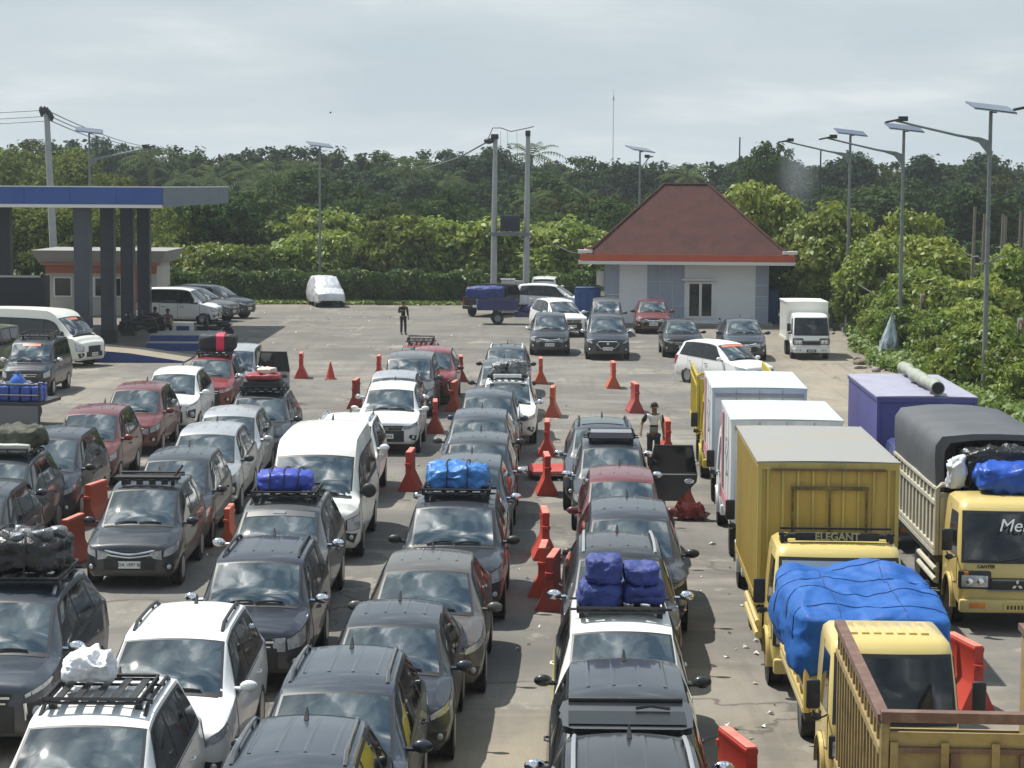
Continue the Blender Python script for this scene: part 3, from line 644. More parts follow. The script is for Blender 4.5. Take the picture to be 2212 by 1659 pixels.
    root['_len'] = length
    return root
def side_tubes(root, W, y0, y1, m, plate=True):
    for sx in (-1, 1):
        b = MB()
        for z in (.50, .68): b.tube([(sx*(W/2-.03), y0, z), (sx*(W/2-.03), y1, z)], .05, 8)
        for y in np.linspace(y0+.1, y1-.1, 3): b.box(sx*(W/2-.07), y, .66, .05, .06, .46)
        b.build('side_guard', m, root)
def cargo_box(root, W, y0, y1, z0, z1, side, roof, front=None, ribs=True, rib_w=.05, rib_n=None, rust=False):
    front = front or side; b = MB(); t = .03
    b.box(0, (y0+y1)/2, (z0+z1)/2, W-.05, y1-y0-.05, z1-z0-.02)
    body = b.build('cargo_box', side, root, smooth=False)
    for sx in (-1, 1):
        b = MB(); n = rib_n or int((y1-y0)/.18)
        if ribs:
            for y in np.linspace(y0+.10, y1-.10, n): b.prism([(y-rib_w, sx*(W/2-.024)), (y-rib_w*.5, sx*(W/2-.004)), (y+rib_w*.5, sx*(W/2-.004)), (y+rib_w, sx*(W/2-.024))], 'z', z0+.08, z1-.08)
            for i in range(0, len(b.v)): pass
            b.v = [(q[1], q[0], q[2]) for q in b.v]
        b.box(sx*(W/2-.012), (y0+y1)/2, z1-.04, .03, y1-y0, .09); b.box(sx*(W/2-.012), (y0+y1)/2, z0+.04, .03, y1-y0, .1)
        b.build('side_panel', side, body, smooth=False)
    b = MB(); y = y0
    if ribs:
        for x in np.linspace(-W/2+.15, W/2-.15, 9): b.box(x, y+.012, (z0+z1)/2, .035, .03, z1-z0-.2)
    b.box(0, y+.01, z1-.05, W-.02, .035, .1); b.box(0, y+.01, z0+.05, W-.02, .035, .1)
    for sx in (-1, 1): b.box(sx*(W/2-.03), y+.008, (z0+z1)/2, .06, .04, z1-z0)
    b.build('front_panel', front, body, smooth=False)
    b = MB(); g = [[Vector((x, yy, z1+.012+.012*math.cos(x/W*math.pi)+.006*math.sin(yy*17))) for x in np.linspace(-W/2+.005, W/2-.005, 9)] for yy in np.linspace(y0+.003, y1, 40)]
    b.grid(g); b.box(0, y0+.012, z1-.0, W+.004, .028, .03); b.box(0, y1-.01, z1-.0, W+.004, .03, .03); [b.box(sx*(W/2-.0), (y0+y1)/2, z1, .03, y1-y0, .03) for sx in (-1, 1)]
    b.build('box_roof', roof, body, angle=30)
    return body
def slat_bed(root, W, y0, y1, z0, z1, m, cap=None, nslat=12, headboard=True, zf=None, tail=True, zt=None):
    zf = zf or z0+.02; b = MB(); b.box(0, (y0+y1)/2, z0-.06, W-.06, y1-y0, .14); bed = b.build('bed_floor', DKSTEEL, root, smooth=False)
    for sx in (-1, 1):
        b = MB(); x = sx*(W/2-.03); L = y1-y0
        for y in np.linspace(y0+.05, y1-.05, nslat): b.box(x, y, (z0+z1)/2, .045, .075 if cap is None else .06, z1-z0)
        for z in (z0+.02, z0+.12, z1-.28, z1-.03): b.box(x+sx*.012, (y0+y1)/2, z, .05, L, .07 if z != z1-.03 else .05)
        b.box(x-sx*.018, (y0+y1)/2, z0+(z1-z0)*.5, .012, L, (z1-z0)*.96)
        b.build('slat_side', m, bed, smooth=False)
        if cap:
            b = MB(); b.box(x, (y0+y1)/2, z1+.02, .11, L+.06, .07); b.build('side_cap', cap, bed, smooth=False)
    if headboard:
        b = MB(); b.box(0, y0-.015, (z0+z1)/2-.05, W-.02, .04, z1-z0-.1)
        for x in np.linspace(-W/2+.12, W/2-.12, 5): b.box(x, y0-.05, (z0+z1)/2-.08, .07, .05, z1-z0-.2)
        b.tube([(-W/2+.04, y0-.03, z0), (-W/2+.04, y0-.03, z1-.03), (-W/2+.10, y0-.03, z1+.04), (W/2-.10, y0-.03, z1+.04), (W/2-.04, y0-.03, z1-.03), (W/2-.04, y0-.03, z0)], .045, 8)
        b.build('headboard', m, bed, smooth=True, angle=30)
    if tail:
        zt = zt or z1-.1; b = MB(); b.box(0, y1, (z0+zt)/2, W-.02, .04, zt-z0); [b.box(x, y1+.03, (z0+zt)/2, .06, .04, zt-z0-.1) for x in np.linspace(-W/2+.1, W/2-.1, 6)]; b.build('tailgate', m, bed, smooth=False)
    return bed

# ------------------------------------------------------------ people
SKIN = mat('skin', (.16, .085, .05), .6); HAIR = mat('hair_black', (.012, .01, .009), .7); DENIM = mat('trousers_dark', (.022, .022, .026), .9)
def skin_obj(name, J, E, m, parent, root=0, sub=1):
    me = bpy.data.meshes.new(name); names = list(J); idx = {n: i for i, n in enumerate(names)}
    me.from_pydata([J[n][:3] for n in names], [(idx[a], idx[b]) for a, b in E], [])
    o = bpy.data.objects.new(name, me); COL.objects.link(o)
    md = o.modifiers.new('s', 'SKIN'); md.use_smooth_shade = True; md.branch_smoothing = .6
    for i, n in enumerate(names):
        sv = me.skin_vertices[0].data[i]; r = J[n][3]; sv.radius = (r, r) if not isinstance(r, tuple) else r; sv.use_root = (i == root)
    o.modifiers.new('d', 'SUBSURF').levels = sub; bpy.context.view_layer.update()
    me2 = bpy.data.meshes.new_from_object(o.evaluated_get(bpy.context.evaluated_depsgraph_get())); bpy.data.objects.remove(o); bpy.data.meshes.remove(me)
    me2.materials.clear(); me2.materials.append(m); me2.name = name
    me2.polygons.foreach_set('use_smooth', [True]*len(me2.polygons))
    return obj(name, me2, parent)
def person(label, loc, rz, J, shirt, pants, sc=1., hat=None, sleeves='short', extra=None, group=None):
    root = thing('person', label, 'person', loc, rz, group); root.scale = (sc,)*3
    E = [('hip', 'waist'), ('waist', 'chest'), ('chest', 'neck'), ('neck', 'head'), ('head', 'crown')]
    for s in 'LR': E += [('chest', 'sh'+s), ('sh'+s, 'el'+s), ('el'+s, 'wr'+s), ('hip', 'th'+s), ('th'+s, 'kn'+s), ('kn'+s, 'an'+s), ('an'+s, 'to'+s)]
    B = {}
    rad = dict(hip=(.11, .085), waist=(.105, .08), chest=(.125, .09), neck=.05, head=.085, crown=.06, sh=.055, el=.042, wr=.032, th=.075, kn=.055, an=.04, to=.032)
    for k, p in J.items(): B[k] = (*p, rad.get(k, rad.get(k[:2])))
    hands = {}
    for s in 'LR':                      # palm and five short finger chains rooted in the palm
        w = Vector(J['wr'+s]); d = (w-Vector(J['el'+s])).normalized(); sd = d.cross(Vector((0, 1, 0)));
        sd = sd.normalized() if sd.length > .2 else Vector((1, 0, 0)); up = d.cross(sd)
        pm = w+d*.07; B['pm'+s] = (*pm, .026); E.append(('wr'+s, 'pm'+s))
        for i, (off, ln) in enumerate(((-.03, .055), (-.01, .07), (.01, .066), (.03, .05))):
            a = pm+sd*off+d*.03; c = a+d*ln*.55+up*.008; e = c+d*ln*.45+up*.02
            for q, nm in ((a, 'a'), (c, 'b'), (e, 'c')): B[f'f{s}{i}{nm}'] = (*q, .009)
            E += [('pm'+s, f'f{s}{i}a'), (f'f{s}{i}a', f'f{s}{i}b'), (f'f{s}{i}b', f'f{s}{i}c')]
        a = pm-d*.02-sd*.03; c = a-sd*.02+d*.03; B[f't{s}a'] = (*a, .011); B[f't{s}b'] = (*c, .009); E += [('pm'+s, f't{s}a'), (f't{s}a', f't{s}b')]
    body = skin_obj('body', B, E, SKIN, root, 0, 1)
    def sub(keys, edges, grow, nm, m, rootk=0):
        Q = {}
        for k in keys:
            p = J[k]; r = rad.get(k, rad.get(k[:2])); r = tuple(x+grow for x in r) if isinstance(r, tuple) else r+grow; Q[k] = (*p, r)
        return skin_obj(nm, Q, edges, m, root, rootk, 1)
    mid = lambda a, b, u: tuple(Vector(J[a])*(1-u)+Vector(J[b])*u)
    J['elL2'] = mid('shL', 'elL', .85 if sleeves == 'short' else 1); J['elR2'] = mid('shR', 'elR', .85 if sleeves == 'short' else 1); J['ne2'] = mid('chest', 'neck', .5)
    rad['elL2'] = rad['elR2'] = .048; rad['ne2'] = .07
    ks = ['hip', 'waist', 'chest', 'ne2', 'shL', 'shR', 'elL2', 'elR2']; ed = [('hip', 'waist'), ('waist', 'chest'), ('chest', 'ne2'), ('chest', 'shL'), ('chest', 'shR'), ('shL', 'elL2'), ('shR', 'elR2')]
    if sleeves == 'long': ks += ['wrL', 'wrR']; ed += [('elL2', 'wrL'), ('elR2', 'wrR')]
    sub(ks, ed, .016, 'shirt', shirt)
    ks = ['hip', 'thL', 'thR', 'knL', 'knR', 'anL', 'anR']; sub(ks, [('hip', 'thL'), ('hip', 'thR'), ('thL', 'knL'), ('thR', 'knR'), ('knL', 'anL'), ('knR', 'anR')], .018, 'trousers', pants)
    h = Vector(J['head']); c = Vector(J['crown']); f = Vector((0, -1, 0))
    mb = MB(); mb.sphere(h+Vector((0, .016, .045)), .090, .100, .080, 14, 8); mb.build('hair' if not hat else 'cap', hat or HAIR, root)
    mb = MB()
    mb.sphere(h+Vector((0, -.10, -.005)), .016, .022, .024, 8, 6)
    for sx in (-1, 1): mb.sphere(h+Vector((sx*.095, .01, .0)), .014, .03, .036, 8, 6)
    mb.build('nose_and_ears', SKIN, body)
    mb = MB()
    for sx in (-1, 1): mb.sphere(h+Vector((sx*.034, -.088, .02)), .013, .01, .008, 8, 6)
    mb.sphere(h+Vector((0, -.088, -.045)), .026, .01, .007, 8, 6); mb.build('eyes_and_mouth', INK, body)
    mb = MB()
    for s in 'LR':
        a = Vector(J['an'+s]); t = Vector(J['to'+s]); m_ = (a*.35+t*.65); mb.sphere((m_.x, m_.y, max(m_.z-.01, .04)), .05, .12, .045, 10, 6)
    mb.build('shoes', INK, root)
    return root
def stand(arms=((.22, .02, .0), (-.22, .02, .0)), lean=0, legs=((.0, 0), (0, 0)), bend=0):
    J = dict(hip=(0, 0, .90), waist=(0, .0-lean*.3, 1.06), chest=(0, -lean, 1.30), neck=(0, -lean*1.3, 1.45), head=(0, -lean*1.5-.01, 1.58), crown=(0, -lean*1.5, 1.67))
    for s, sx, i in (('L', 1, 0), ('R', -1, 1)):
        J['sh'+s] = (sx*.18, -lean, 1.39); J['el'+s] = (sx*.22, -lean+.02, 1.13); J['wr'+s] = (sx*.235, -lean-.05, .90)
        lx, ly = legs[i]; J['th'+s] = (sx*.09+lx*.1, 0, .84); J['kn'+s] = (sx*.10+lx*.6, -.02+ly*.4, .48); J['an'+s] = (sx*.10+lx, ly, .09); J['to'+s] = (sx*.11+lx, ly-.14, .05)
    return J
def sit(zs=.45):
    J = dict(hip=(0, 0, zs+.10), waist=(0, .02, zs+.26), chest=(0, -.02, zs+.50), neck=(0, -.06, zs+.64), head=(0, -.09, zs+.77), crown=(0, -.08, zs+.86))
    for s, sx in (('L', 1), ('R', -1)):
        J['sh'+s] = (sx*.18, -.03, zs+.58); J['el'+s] = (sx*.24, -.08, zs+.33); J['wr'+s] = (sx*.18, -.30, zs+.22)
        J['th'+s] = (sx*.10, -.06, zs+.08); J['kn'+s] = (sx*.15, -.45, zs+.06); J['an'+s] = (sx*.15, -.46, .09); J['to'+s] = (sx*.16, -.60, .05)
    return J
# ------------------------------------------------------------ two wheelers
def motorbike(label, loc, rz, colr, sc=1., group='motorcycles'):
    root = thing('motorcycle', label, 'motorcycle', loc, rz, group); root.scale = (sc,)*3
    for y, fr in ((-.62, 1), (.60, 0)):
        b = MB(); r = .29; pr = [(-.045, r*.80), (-.05, r*.93), (0, r), (.05, r*.93), (.045, r*.80), (-.045, r*.80)]; b.lathe(pr, (0, y, r), 'x', 22); w = b.build('wheel', TYRE, root)
        b = MB(); [b.tube([(0, y, r), (0, y+math.cos(a)*r*.82, r+math.sin(a)*r*.82)], .014, 5) for a in np.linspace(0, 2*math.pi, 6)[:-1]]; b.cyl((-.06, y, r), (.06, y, r), .05); b.build('rim', DKSTEEL, w)
    b = MB(); b.tube([(0, -.62, .29), (0, -.50, .60), (0, -.40, .92)], .035, 6); [b.tube([(sx*.07, -.62, .29), (sx*.06, -.48, .66)], .022, 6) for sx in (-1, 1)]
    b.tube([(-.34, -.28, 1.0), (-.2, -.36, .98), (0, -.40, .95), (.2, -.36, .98), (.34, -.28, 1.0)], .018, 6); b.build('front_fork', DKSTEEL, root)
    b = MB(); b.sphere((0, -.42, .84), .14, .12, .17, 12, 8); b.sphere((0, -.36, .62), .13, .10, .26, 12, 8); b.sphere((0, -.64, .54), .07, .22, .07, 12, 6); b.sphere((0, .0, .50), .12, .34, .12, 12, 8); b.sphere((0, .42, .66), .12, .36, .12, 12, 8); b.build('fairing', colr, root)
    b = MB(); b.sphere((0, .25, .77), .13, .42, .065, 14, 8); b.build('seat', BLKPL, root)
    b = MB(); b.box(0, .02, .32, .2, .34, .22, bev=.05); b.tube([(.12, .0, .26), (.14, .4, .26), (.14, .8, .34)], [.03, .04, .05], 8); b.build('engine', DKSTEEL, root)
    b = MB(); b.sphere((0, -.53, .86), .07, .05, .06, 10, 6); b.build('headlight', LAMPG, root)
    for sx in (-1, 1):
        b = MB(); b.tube([(sx*.22, -.34, .98), (sx*.27, -.36, 1.12)], .01, 5); b.sphere((sx*.29, -.36, 1.16), .06, .02, .04, 10, 6); b.build('side_mirror', BLKPL, root)
    b = MB(); b.sphere((0, .80, .70), .06, .03, .04, 8, 6); b.build('tail_light', TAILR, root)
    return root
# ------------------------------------------------------------ ground
def ground_material():
    m = bpy.data.materials.new('worn_asphalt'); m.use_nodes = True; t = m.node_tree; n = t.nodes; l = t.links; b = n['Principled BSDF']
    tc = n.new('ShaderNodeTexCoord'); O = tc.outputs['Object']; sp = n.new('ShaderNodeSeparateXYZ'); l.new(O, sp.inputs[0])
    def nz(scale, det=6, rough=.6, stretch=None):
        x = n.new('ShaderNodeTexNoise'); x.inputs['Scale'].default_value = scale; x.inputs['Detail'].default_value = det; x.inputs['Roughness'].default_value = rough
        if stretch:
            mp = n.new('ShaderNodeMapping'); mp.inputs['Scale'].default_value = stretch; l.new(O, mp.inputs[0]); l.new(mp.outputs[0], x.inputs['Vector'])
        else: l.new(O, x.inputs['Vector'])
        return x.outputs[0]
    def mr(src, a, b_, c=0, d=1, sm=True):
        x = n.new('ShaderNodeMapRange'); x.interpolation_type = 'SMOOTHSTEP' if sm else 'LINEAR'
        for i, v in enumerate((a, b_, c, d)): x.inputs[i+1].default_value = v
        l.new(src, x.inputs[0]); return x.outputs[0]
    def ma(op, a, b_):
        x = n.new('ShaderNodeMath'); x.operation = op; x.use_clamp = False
        for i, v in enumerate((a, b_)):
            if isinstance(v, (int, float)): x.inputs[i].default_value = v
            else: l.new(v, x.inputs[i])
        return x.outputs[0]
    def mix(f, a, b_, mode='MIX'):
        x = n.new('ShaderNodeMix'); x.data_type = 'RGBA'; x.blend_type = mode
        if isinstance(f, (int, float)): x.inputs[0].default_value = f
        else: l.new(f, x.inputs[0])
        for i, v in ((6, a), (7, b_)):
            if isinstance(v, tuple): x.inputs[i].default_value = (*v, 1)
            else: l.new(v, x.inputs[i])
        return x.outputs[2]
    base = mix(mr(nz(.25, 7), .35, .68), (.125, .119, .109), (.205, .191, .168))
    base = mix(mr(nz(.9, 7, .7), .50, .70, 0, .7), base, (.125, .118, .108))
    base = mix(mr(nz(.16, 5, .6, (.6, 1.6, 1)), .52, .60, 0, .55), base, (.27, .245, .205))
    s1 = mr(sp.outputs[0], 6, 12, 0, .75); s2 = mr(sp.outputs[1], 36, 27, 0, .55); s3 = mr(sp.outputs[0], -5, -12, 0, .35)
    s4 = mr(sp.outputs[1], 118, 129, 0, .5)
    sand = ma('ADD', ma('MAXIMUM', ma('MAXIMUM', s1, s4), ma('MAXIMUM', s2, s3)), ma('MULTIPLY', ma('SUBTRACT', nz(.35, 8, .65, (1, .5, 1)), .52), 1.8))
    base = mix(mr(sand, .2, .85), base, (.30, .262, .20))
    far = mr(sp.outputs[1], 78, 100, 0, .38); base = mix(far, base, (.120, .110, .098))
    streak = mr(nz(.5, 5, .6, (.35, 2.2, 1)), .60, .70, 0, .35); base = mix(streak, base, (.36, .34, .30))
    spots = mr(nz(2.6, 3), .70, .74, 0, .5); base = mix(spots, base, (.12, .115, .105))
    base = mix(mr(nz(38, 2, .7), .35, .75, 0, .35), base, (.12, .115, .105))
    vo = n.new('ShaderNodeTexVoronoi'); vo.feature = 'DISTANCE_TO_EDGE'; vo.inputs['Scale'].default_value = .12; 
    wv = n.new('ShaderNodeMix'); wv.data_type = 'RGBA'; wv.inputs[0].default_value = .02; l.new(O, wv.inputs[6]); wn = n.new('ShaderNodeTexNoise'); wn.inputs['Scale'].default_value = .8; wn.inputs['Detail'].default_value = 6; l.new(O, wn.inputs['Vector'])
    ad = n.new('ShaderNodeVectorMath'); ad.operation = 'MULTIPLY_ADD'; l.new(wn.outputs[1], ad.inputs[0]); ad.inputs[1].default_value = (2.2, 2.2, 0); l.new(O, ad.inputs[2]); l.new(ad.outputs[0], vo.inputs['Vector'])
    base = mix(mr(vo.outputs[0], .006, .001, 0, .7), base, (.07, .066, .06))
    base = mix(mr(nz(.55, 6, .6, (4.5, .22, 1)), .50, .68, 0, .40), base, (.115, .108, .098))
    base = mix(mr(nz(.7, 8, .75), .60, .68, 0, .55), base, (.085, .08, .074))
    base = mix(mr(nz(.45, 8, .7, (1, .7, 1)), .585, .63, 0, .5), base, (.31, .285, .24))
    l.new(base, b.inputs['Base Color']); b.inputs['Roughness'].default_value = .92; b.inputs['Specular IOR Level'].default_value = .25
    bp = n.new('ShaderNodeBump'); bp.inputs['Strength'].default_value = .35; bp.inputs['Distance'].default_value = .03; l.new(nz(9, 8, .7), bp.inputs['Height']); l.new(bp.outputs[0], b.inputs['Normal'])
    return m
def sheet(name, poly, z, m):
    mb = MB(); mb.add([(x, y, z) for x, y in poly], [tuple(range(len(poly)))]); o = mb.build(name, m, smooth=False); return struct(o)
GRASSM = mat('grass_soil', (.055, .075, .022), .95, noise=(.35, (.16, .13, .075), .52, .68), bump=(3, .5))
sheet('terrain', [(-2500, -20), (2500, -20), (2500, 4500), (-2500, 4500)], -.012, GRASSM)
sheet('parking_lot', [(-70, 5), (26, 5), (22, 40), (18.5, 62), (17.4, 78), (16.6, 96), (16.4, 118), (10, 129), (4, 131), (-13, 131.5), (-30, 130), (-70, 128)], 0, ground_material())

# ------------------------------------------------------------ foliage
def leaf_mat(name, a, b, c=None, trans=.22, var=.12, sc=1.1, gl=0):
    return mat(name, a, .5 if gl else .8, 0, .28 if gl else .08, noise=(sc, b, .38, .66), objvar=var, trans=trans)
LF_FAR = leaf_mat('leaf_far', (.022, .046, .022), (.042, .070, .028), sc=.35, var=.28, trans=.15)
LF_FAR2 = leaf_mat('leaf_far_green', (.028, .056, .014), (.050, .085, .020), sc=.35, var=.2, trans=.15); LF_FAR3 = leaf_mat('leaf_far_olive', (.045, .062, .016), (.075, .095, .024), sc=.35, var=.2, trans=.15)
LF_MID = leaf_mat('leaf_mid', (.032, .062, .018), (.066, .100, .024), sc=.5, var=.22)
LF_OLIVE = leaf_mat('leaf_olive', (.075, .108, .022), (.15, .175, .036), sc=.5, var=.15)
LF_TEAK = leaf_mat('leaf_teak', (.125, .185, .030), (.27, .30, .055), sc=1.6, var=.2, trans=.3, gl=1)
LF_VINE = leaf_mat('leaf_vine', (.090, .150, .020), (.19, .235, .035), sc=1.4, var=.2, trans=.28, gl=1)
LF_PALM = leaf_mat('leaf_palm', (.060, .090, .028), (.10, .14, .045), sc=.5, var=.15, trans=.2)
LF_BAN = leaf_mat('leaf_banana', (.12, .175, .03), (.22, .25, .05), sc=.9, var=.12, trans=.35, gl=1)
BARK = mat('bark', (.13, .105, .08), .9, noise=(4, (.06, .05, .04), .4, .7), bump=(10, .5))
DRYG = leaf_mat('dry_leaf', (.16, .11, .045), (.10, .10, .03), sc=1)
def leaf_quads(C, Nn, size, aspect=1.8, fold=.25, rng=None, droop=.0, rnd_=.45):
    """diamond leaves at centres C with mean normals Nn"""
    k = len(C); r = rng.normal(size=(k, 3)); n = Nn+r*rnd_; n /= np.linalg.norm(n, axis=1)[:, None]+1e-9
    a = rng.normal(size=(k, 3)); a[:, 2] -= droop; a -= n*np.sum(a*n, axis=1)[:, None]; a /= np.linalg.norm(a, axis=1)[:, None]+1e-9
    b = np.cross(n, a); s = size*(.6+.8*rng.random(k))[:, None]
    tip = C+a*s*aspect*.5; base = C-a*s*aspect*.5; l = C+b*s*.5+n*s*fold; rr = C-b*s*.5+n*s*fold
    V = np.stack([base, rr, tip, l], 1).reshape(-1, 3); F = np.arange(4*k).reshape(-1, 4)
    return V, F
def np_mesh(name, V, F, m):
    me = bpy.data.meshes.new(name); me.vertices.add(len(V)); me.vertices.foreach_set('co', V.astype(np.float32).ravel())
    k = F.shape[1]; me.loops.add(F.size); me.loops.foreach_set('vertex_index', F.astype(np.int32).ravel()); me.polygons.add(len(F)); me.polygons.foreach_set('loop_start', np.arange(0, F.size, k, dtype=np.int32)); me.polygons.foreach_set('loop_total', np.full(len(F), k, np.int32))
    me.update(calc_edges=True); me.materials.append(m); return me
def crown_mesh(name, lobes, n, size, m, seed, clump=14, csz=.22, aspect=1.7, inner=.72, droop=0., upb=.35, rnd_=.45):
    rng = np.random.default_rng(seed); L = np.array(lobes, float); w = L[:, 3]*L[:, 4]+L[:, 3]*L[:, 5]; w /= w.sum()
    kc = max(1, n//clump); li = rng.choice(len(L), kc, p=w); d = rng.normal(size=(kc, 3)); d /= np.linalg.norm(d, axis=1)[:, None]
    d[:, 2] = np.where(d[:, 2] < -.35, -d[:, 2], d[:, 2]); rad = inner+(1.06-inner)*rng.random(kc)**.6
    cc = L[li, :3]+d*L[li, 3:]*rad[:, None]
    ci = np.repeat(np.arange(kc), clump); off = np.clip(rng.normal(size=(len(ci), 3)), -1.7, 1.7)*(csz*L[li[ci], 3:].mean(axis=1))[:, None]*np.array([1, 1, .7])
    C = cc[ci]+off; N = d[ci]*.7+off/(np.linalg.norm(off, axis=1)[:, None]+1e-6)*.4; N[:, 2] += upb
    V, F = leaf_quads(C, N, size, aspect, .18, rng, droop, rnd_); return np_mesh(name, V, F, m)
def rlobes(seed, w, h, z0, n=7, flat=.8):
    rng = random.Random(seed); out = []
    for i in range(n):
        a = rng.uniform(0, 6.28); r = w*.5*rng.uniform(.15, .62); z = z0+(h-z0)*rng.uniform(.25, .80); s = w*rng.uniform(.20, .32)
        out.append((r*math.cos(a), r*math.sin(a), z, s, s, s*flat*rng.uniform(.8, 1.1)))
    out.append((0, 0, z0+(h-z0)*.55, w*.30, w*.30, (h-z0)*.42))
    return out
def trunk_mesh(name, lobes, r, seed, m=None):
    rng = random.Random(seed); mb = MB(); c = max(l[2] for l in lobes)*.62
    mb.tube([(0, 0, -.1), (.03*c, .02*c, c*.4), (-.02*c, .03*c, c*.75), (0, 0, c)], [r*1.2, r*.9, r*.65, r*.4], 7)
    for l in lobes[:6]:
        z = c*rng.uniform(.4, .85); mb.tube([(0, 0, z), (l[0]*.5, l[1]*.5, (z+l[2])/2+.1), (l[0], l[1], l[2])], [r*.45, r*.3, r*.12], 5)
    return mb.mesh(name, m or BARK)
PROTO = {}; rnd = random.Random(5)
def tree_proto(key, w, h, z0, n, size, m, seed, r=.16, **k):
    lb = rlobes(seed, w, h, z0, k.pop('nl', 7), k.pop('flat', .8)); PROTO[key] = (crown_mesh('crown', lb, n, size, m, seed, **k), trunk_mesh('trunk', lb, r, seed))
def palm_proto(key, h, fl, nf, seed, m):
    rng = random.Random(seed); V = []; Fc = []; mb = MB()
    for i in range(nf):
        a = i*2.399+rng.uniform(-.2, .2); el = rng.uniform(-.35, 1.15); L = fl*rng.uniform(.8, 1.1); pts = []
        for s in np.linspace(0, 1, 7):
            r_ = L*s*math.cos(el*.8)*(1-.12*s); z = L*s*math.sin(el)-L*.55*s*s*(1 if el > -.1 else .6); pts.append(Vector((r_*math.cos(a), r_*math.sin(a), h+z)))
        sidev = Vector((-math.sin(a), math.cos(a), 0))
        for s in range(6):
            p, q = pts[s], pts[s+1]; wd = L*.16*math.sin(math.pi*(s+.6)/6.6)
            for sx in (-1, 1):
                for u in (0, .5):
                    a0 = p.lerp(q, u); a1 = p.lerp(q, u+.30); tip = p.lerp(q, u+.55)+sidev*sx*wd+Vector((0, 0, -wd*.55)); mb.add([a0, a1, tip], [(0, 1, 2)])
    cr = mb.mesh('crown', m, False); tb = MB(); tb.tube([(0, 0, 0), (.1, .05, h*.5), (0, 0, h)], [.2, .15, .13], 7); PROTO[key] = (cr, tb.mesh('trunk', BARK))
def banana_proto(key, h, seed, m, nf=9, L=1.9, wd=.30):
    rng = random.Random(seed); mb = MB()
    for i in range(nf):
        a = i*2.399+rng.uniform(-.3, .3); el = rng.uniform(.3, 1.25); LL = L*rng.uniform(.7, 1.1); sv = Vector((-math.sin(a), math.cos(a), 0)); rows = []; z0 = h*rng.uniform(.35, .62)
        for s in np.linspace(0, 1, 7):
            r_ = LL*s*math.cos(el*.7); z = LL*s*math.sin(el)-LL*.75*s*s; p = Vector((r_*math.cos(a), r_*math.sin(a), z0+z)); w_ = wd*math.sin(math.pi*min(1, .08+s*.92))**.7
            rows.append([p-sv*w_+Vector((0, 0, w_*.35)), p, p+sv*w_+Vector((0, 0, w_*.35))])
        mb.grid(rows)
    cr = mb.mesh('crown', m, True, 60); tb = MB(); tb.tube([(0, 0, 0), (.02, 0, h*.6)], [.13, .08], 7); PROTO[key] = (cr, tb.mesh('trunk', LF_OLIVE))
def plant(key, x, y, s, label, cat, group, name='tree', z=0, sz=None, rz=None):
    root = thing(name, label, cat, (x, y, z), random.uniform(0, 6.28) if rz is None else rz, group); root.scale = (s, s, sz or s)
    for nm, me in zip(('crown', 'trunk'), PROTO[key]):
        o = obj(nm, me, root)
        if nm == 'crown' and key[:3] in ('far', 'mid'):
            o.material_slots[0].link = 'OBJECT'; o.material_slots[0].material = rnd.choice([me.materials[0], me.materials[0], LF_FAR2, LF_FAR2, LF_FAR3])
        if nm == 'crown' and key[:3] in ('lea', 'bus') and rnd.random() < .3:
            o.material_slots[0].link = 'OBJECT'; o.material_slots[0].material = rnd.choice([LF_VINE, LF_OLIVE, LF_BAN])
    return root
for i in range(4): tree_proto(f'far{i}', 9.5, 11, 1.0, 7500, .28, LF_FAR, 20+i, .28, clump=30, csz=.12, nl=15, inner=.86, rnd_=.6)
for i in range(4): tree_proto(f'mid{i}', 7.5, 7, .3, 7500, .21, LF_MID, 40+i, .2, clump=28, csz=.12, nl=14, inner=.86, rnd_=.6)
for i in range(3): tree_proto(f'olive{i}', 6.5, 6.5, .3, 8000, .17, LF_OLIVE, 60+i, .18, clump=22, csz=.17, nl=10, inner=.75)
for i in range(3): tree_proto(f'teak{i}', 6.2, 7.4, .8, 6000, .25, LF_TEAK, 80+i, .16, clump=11, csz=.15, aspect=1.7, droop=.7, nl=14, inner=.80, rnd_=.8)
for i in range(3): tree_proto(f'bush{i}', 3.4, 2.6, .0, 3600, .14, LF_VINE, 100+i, .06, clump=13, csz=.17, aspect=1.7, droop=.4, nl=11, inner=.8, rnd_=.8)
for i in range(3): tree_proto(f'leafy{i}', 4.2, 4.4, .2, 4600, .205, LF_TEAK, 120+i, .08, clump=9, csz=.17, aspect=1.9, droop=.8, nl=12, inner=.80, rnd_=.85)
for i in range(2): tree_proto(f'scrub{i}', 3.2, 2.0, .0, 4200, .10, LF_OLIVE, 140+i, .05, clump=16, csz=.18)
tree_proto('columnar', 3.4, 8.5, 2.0, 4500, .2, LF_FAR, 160, .15, clump=14, csz=.25, flat=1.6)
for i in range(2): palm_proto(f'palm{i}', 8.0+i, 4.2, 22, 170+i, LF_PALM)
for i in range(3): banana_proto(f'banana{i}', 3.6, 180+i, LF_BAN)
# far woods: a mass at the very back, single trees before it
rng = np.random.default_rng(3); k = 60000
x = rng.uniform(-95, 95, k); y = 300+rng.random(k)*22; top = 8.2+1.3*np.sin(x*.13)+.9*np.sin(x*.41+1); z = top*rng.random(k)**.6
C = np.stack([x, y, z], 1); Nn = np.tile([0, -.5, .8], (k, 1)); V, F = leaf_quads(C, Nn, .5, 1.5, .15, rng); o = obj('forest', np_mesh('forest', V, F, LF_FAR)); struct(o, 'stuff')
def top_y(py, yy): return CAM_H+(400-py)/FPX*yy     # height whose top shows at photo row py
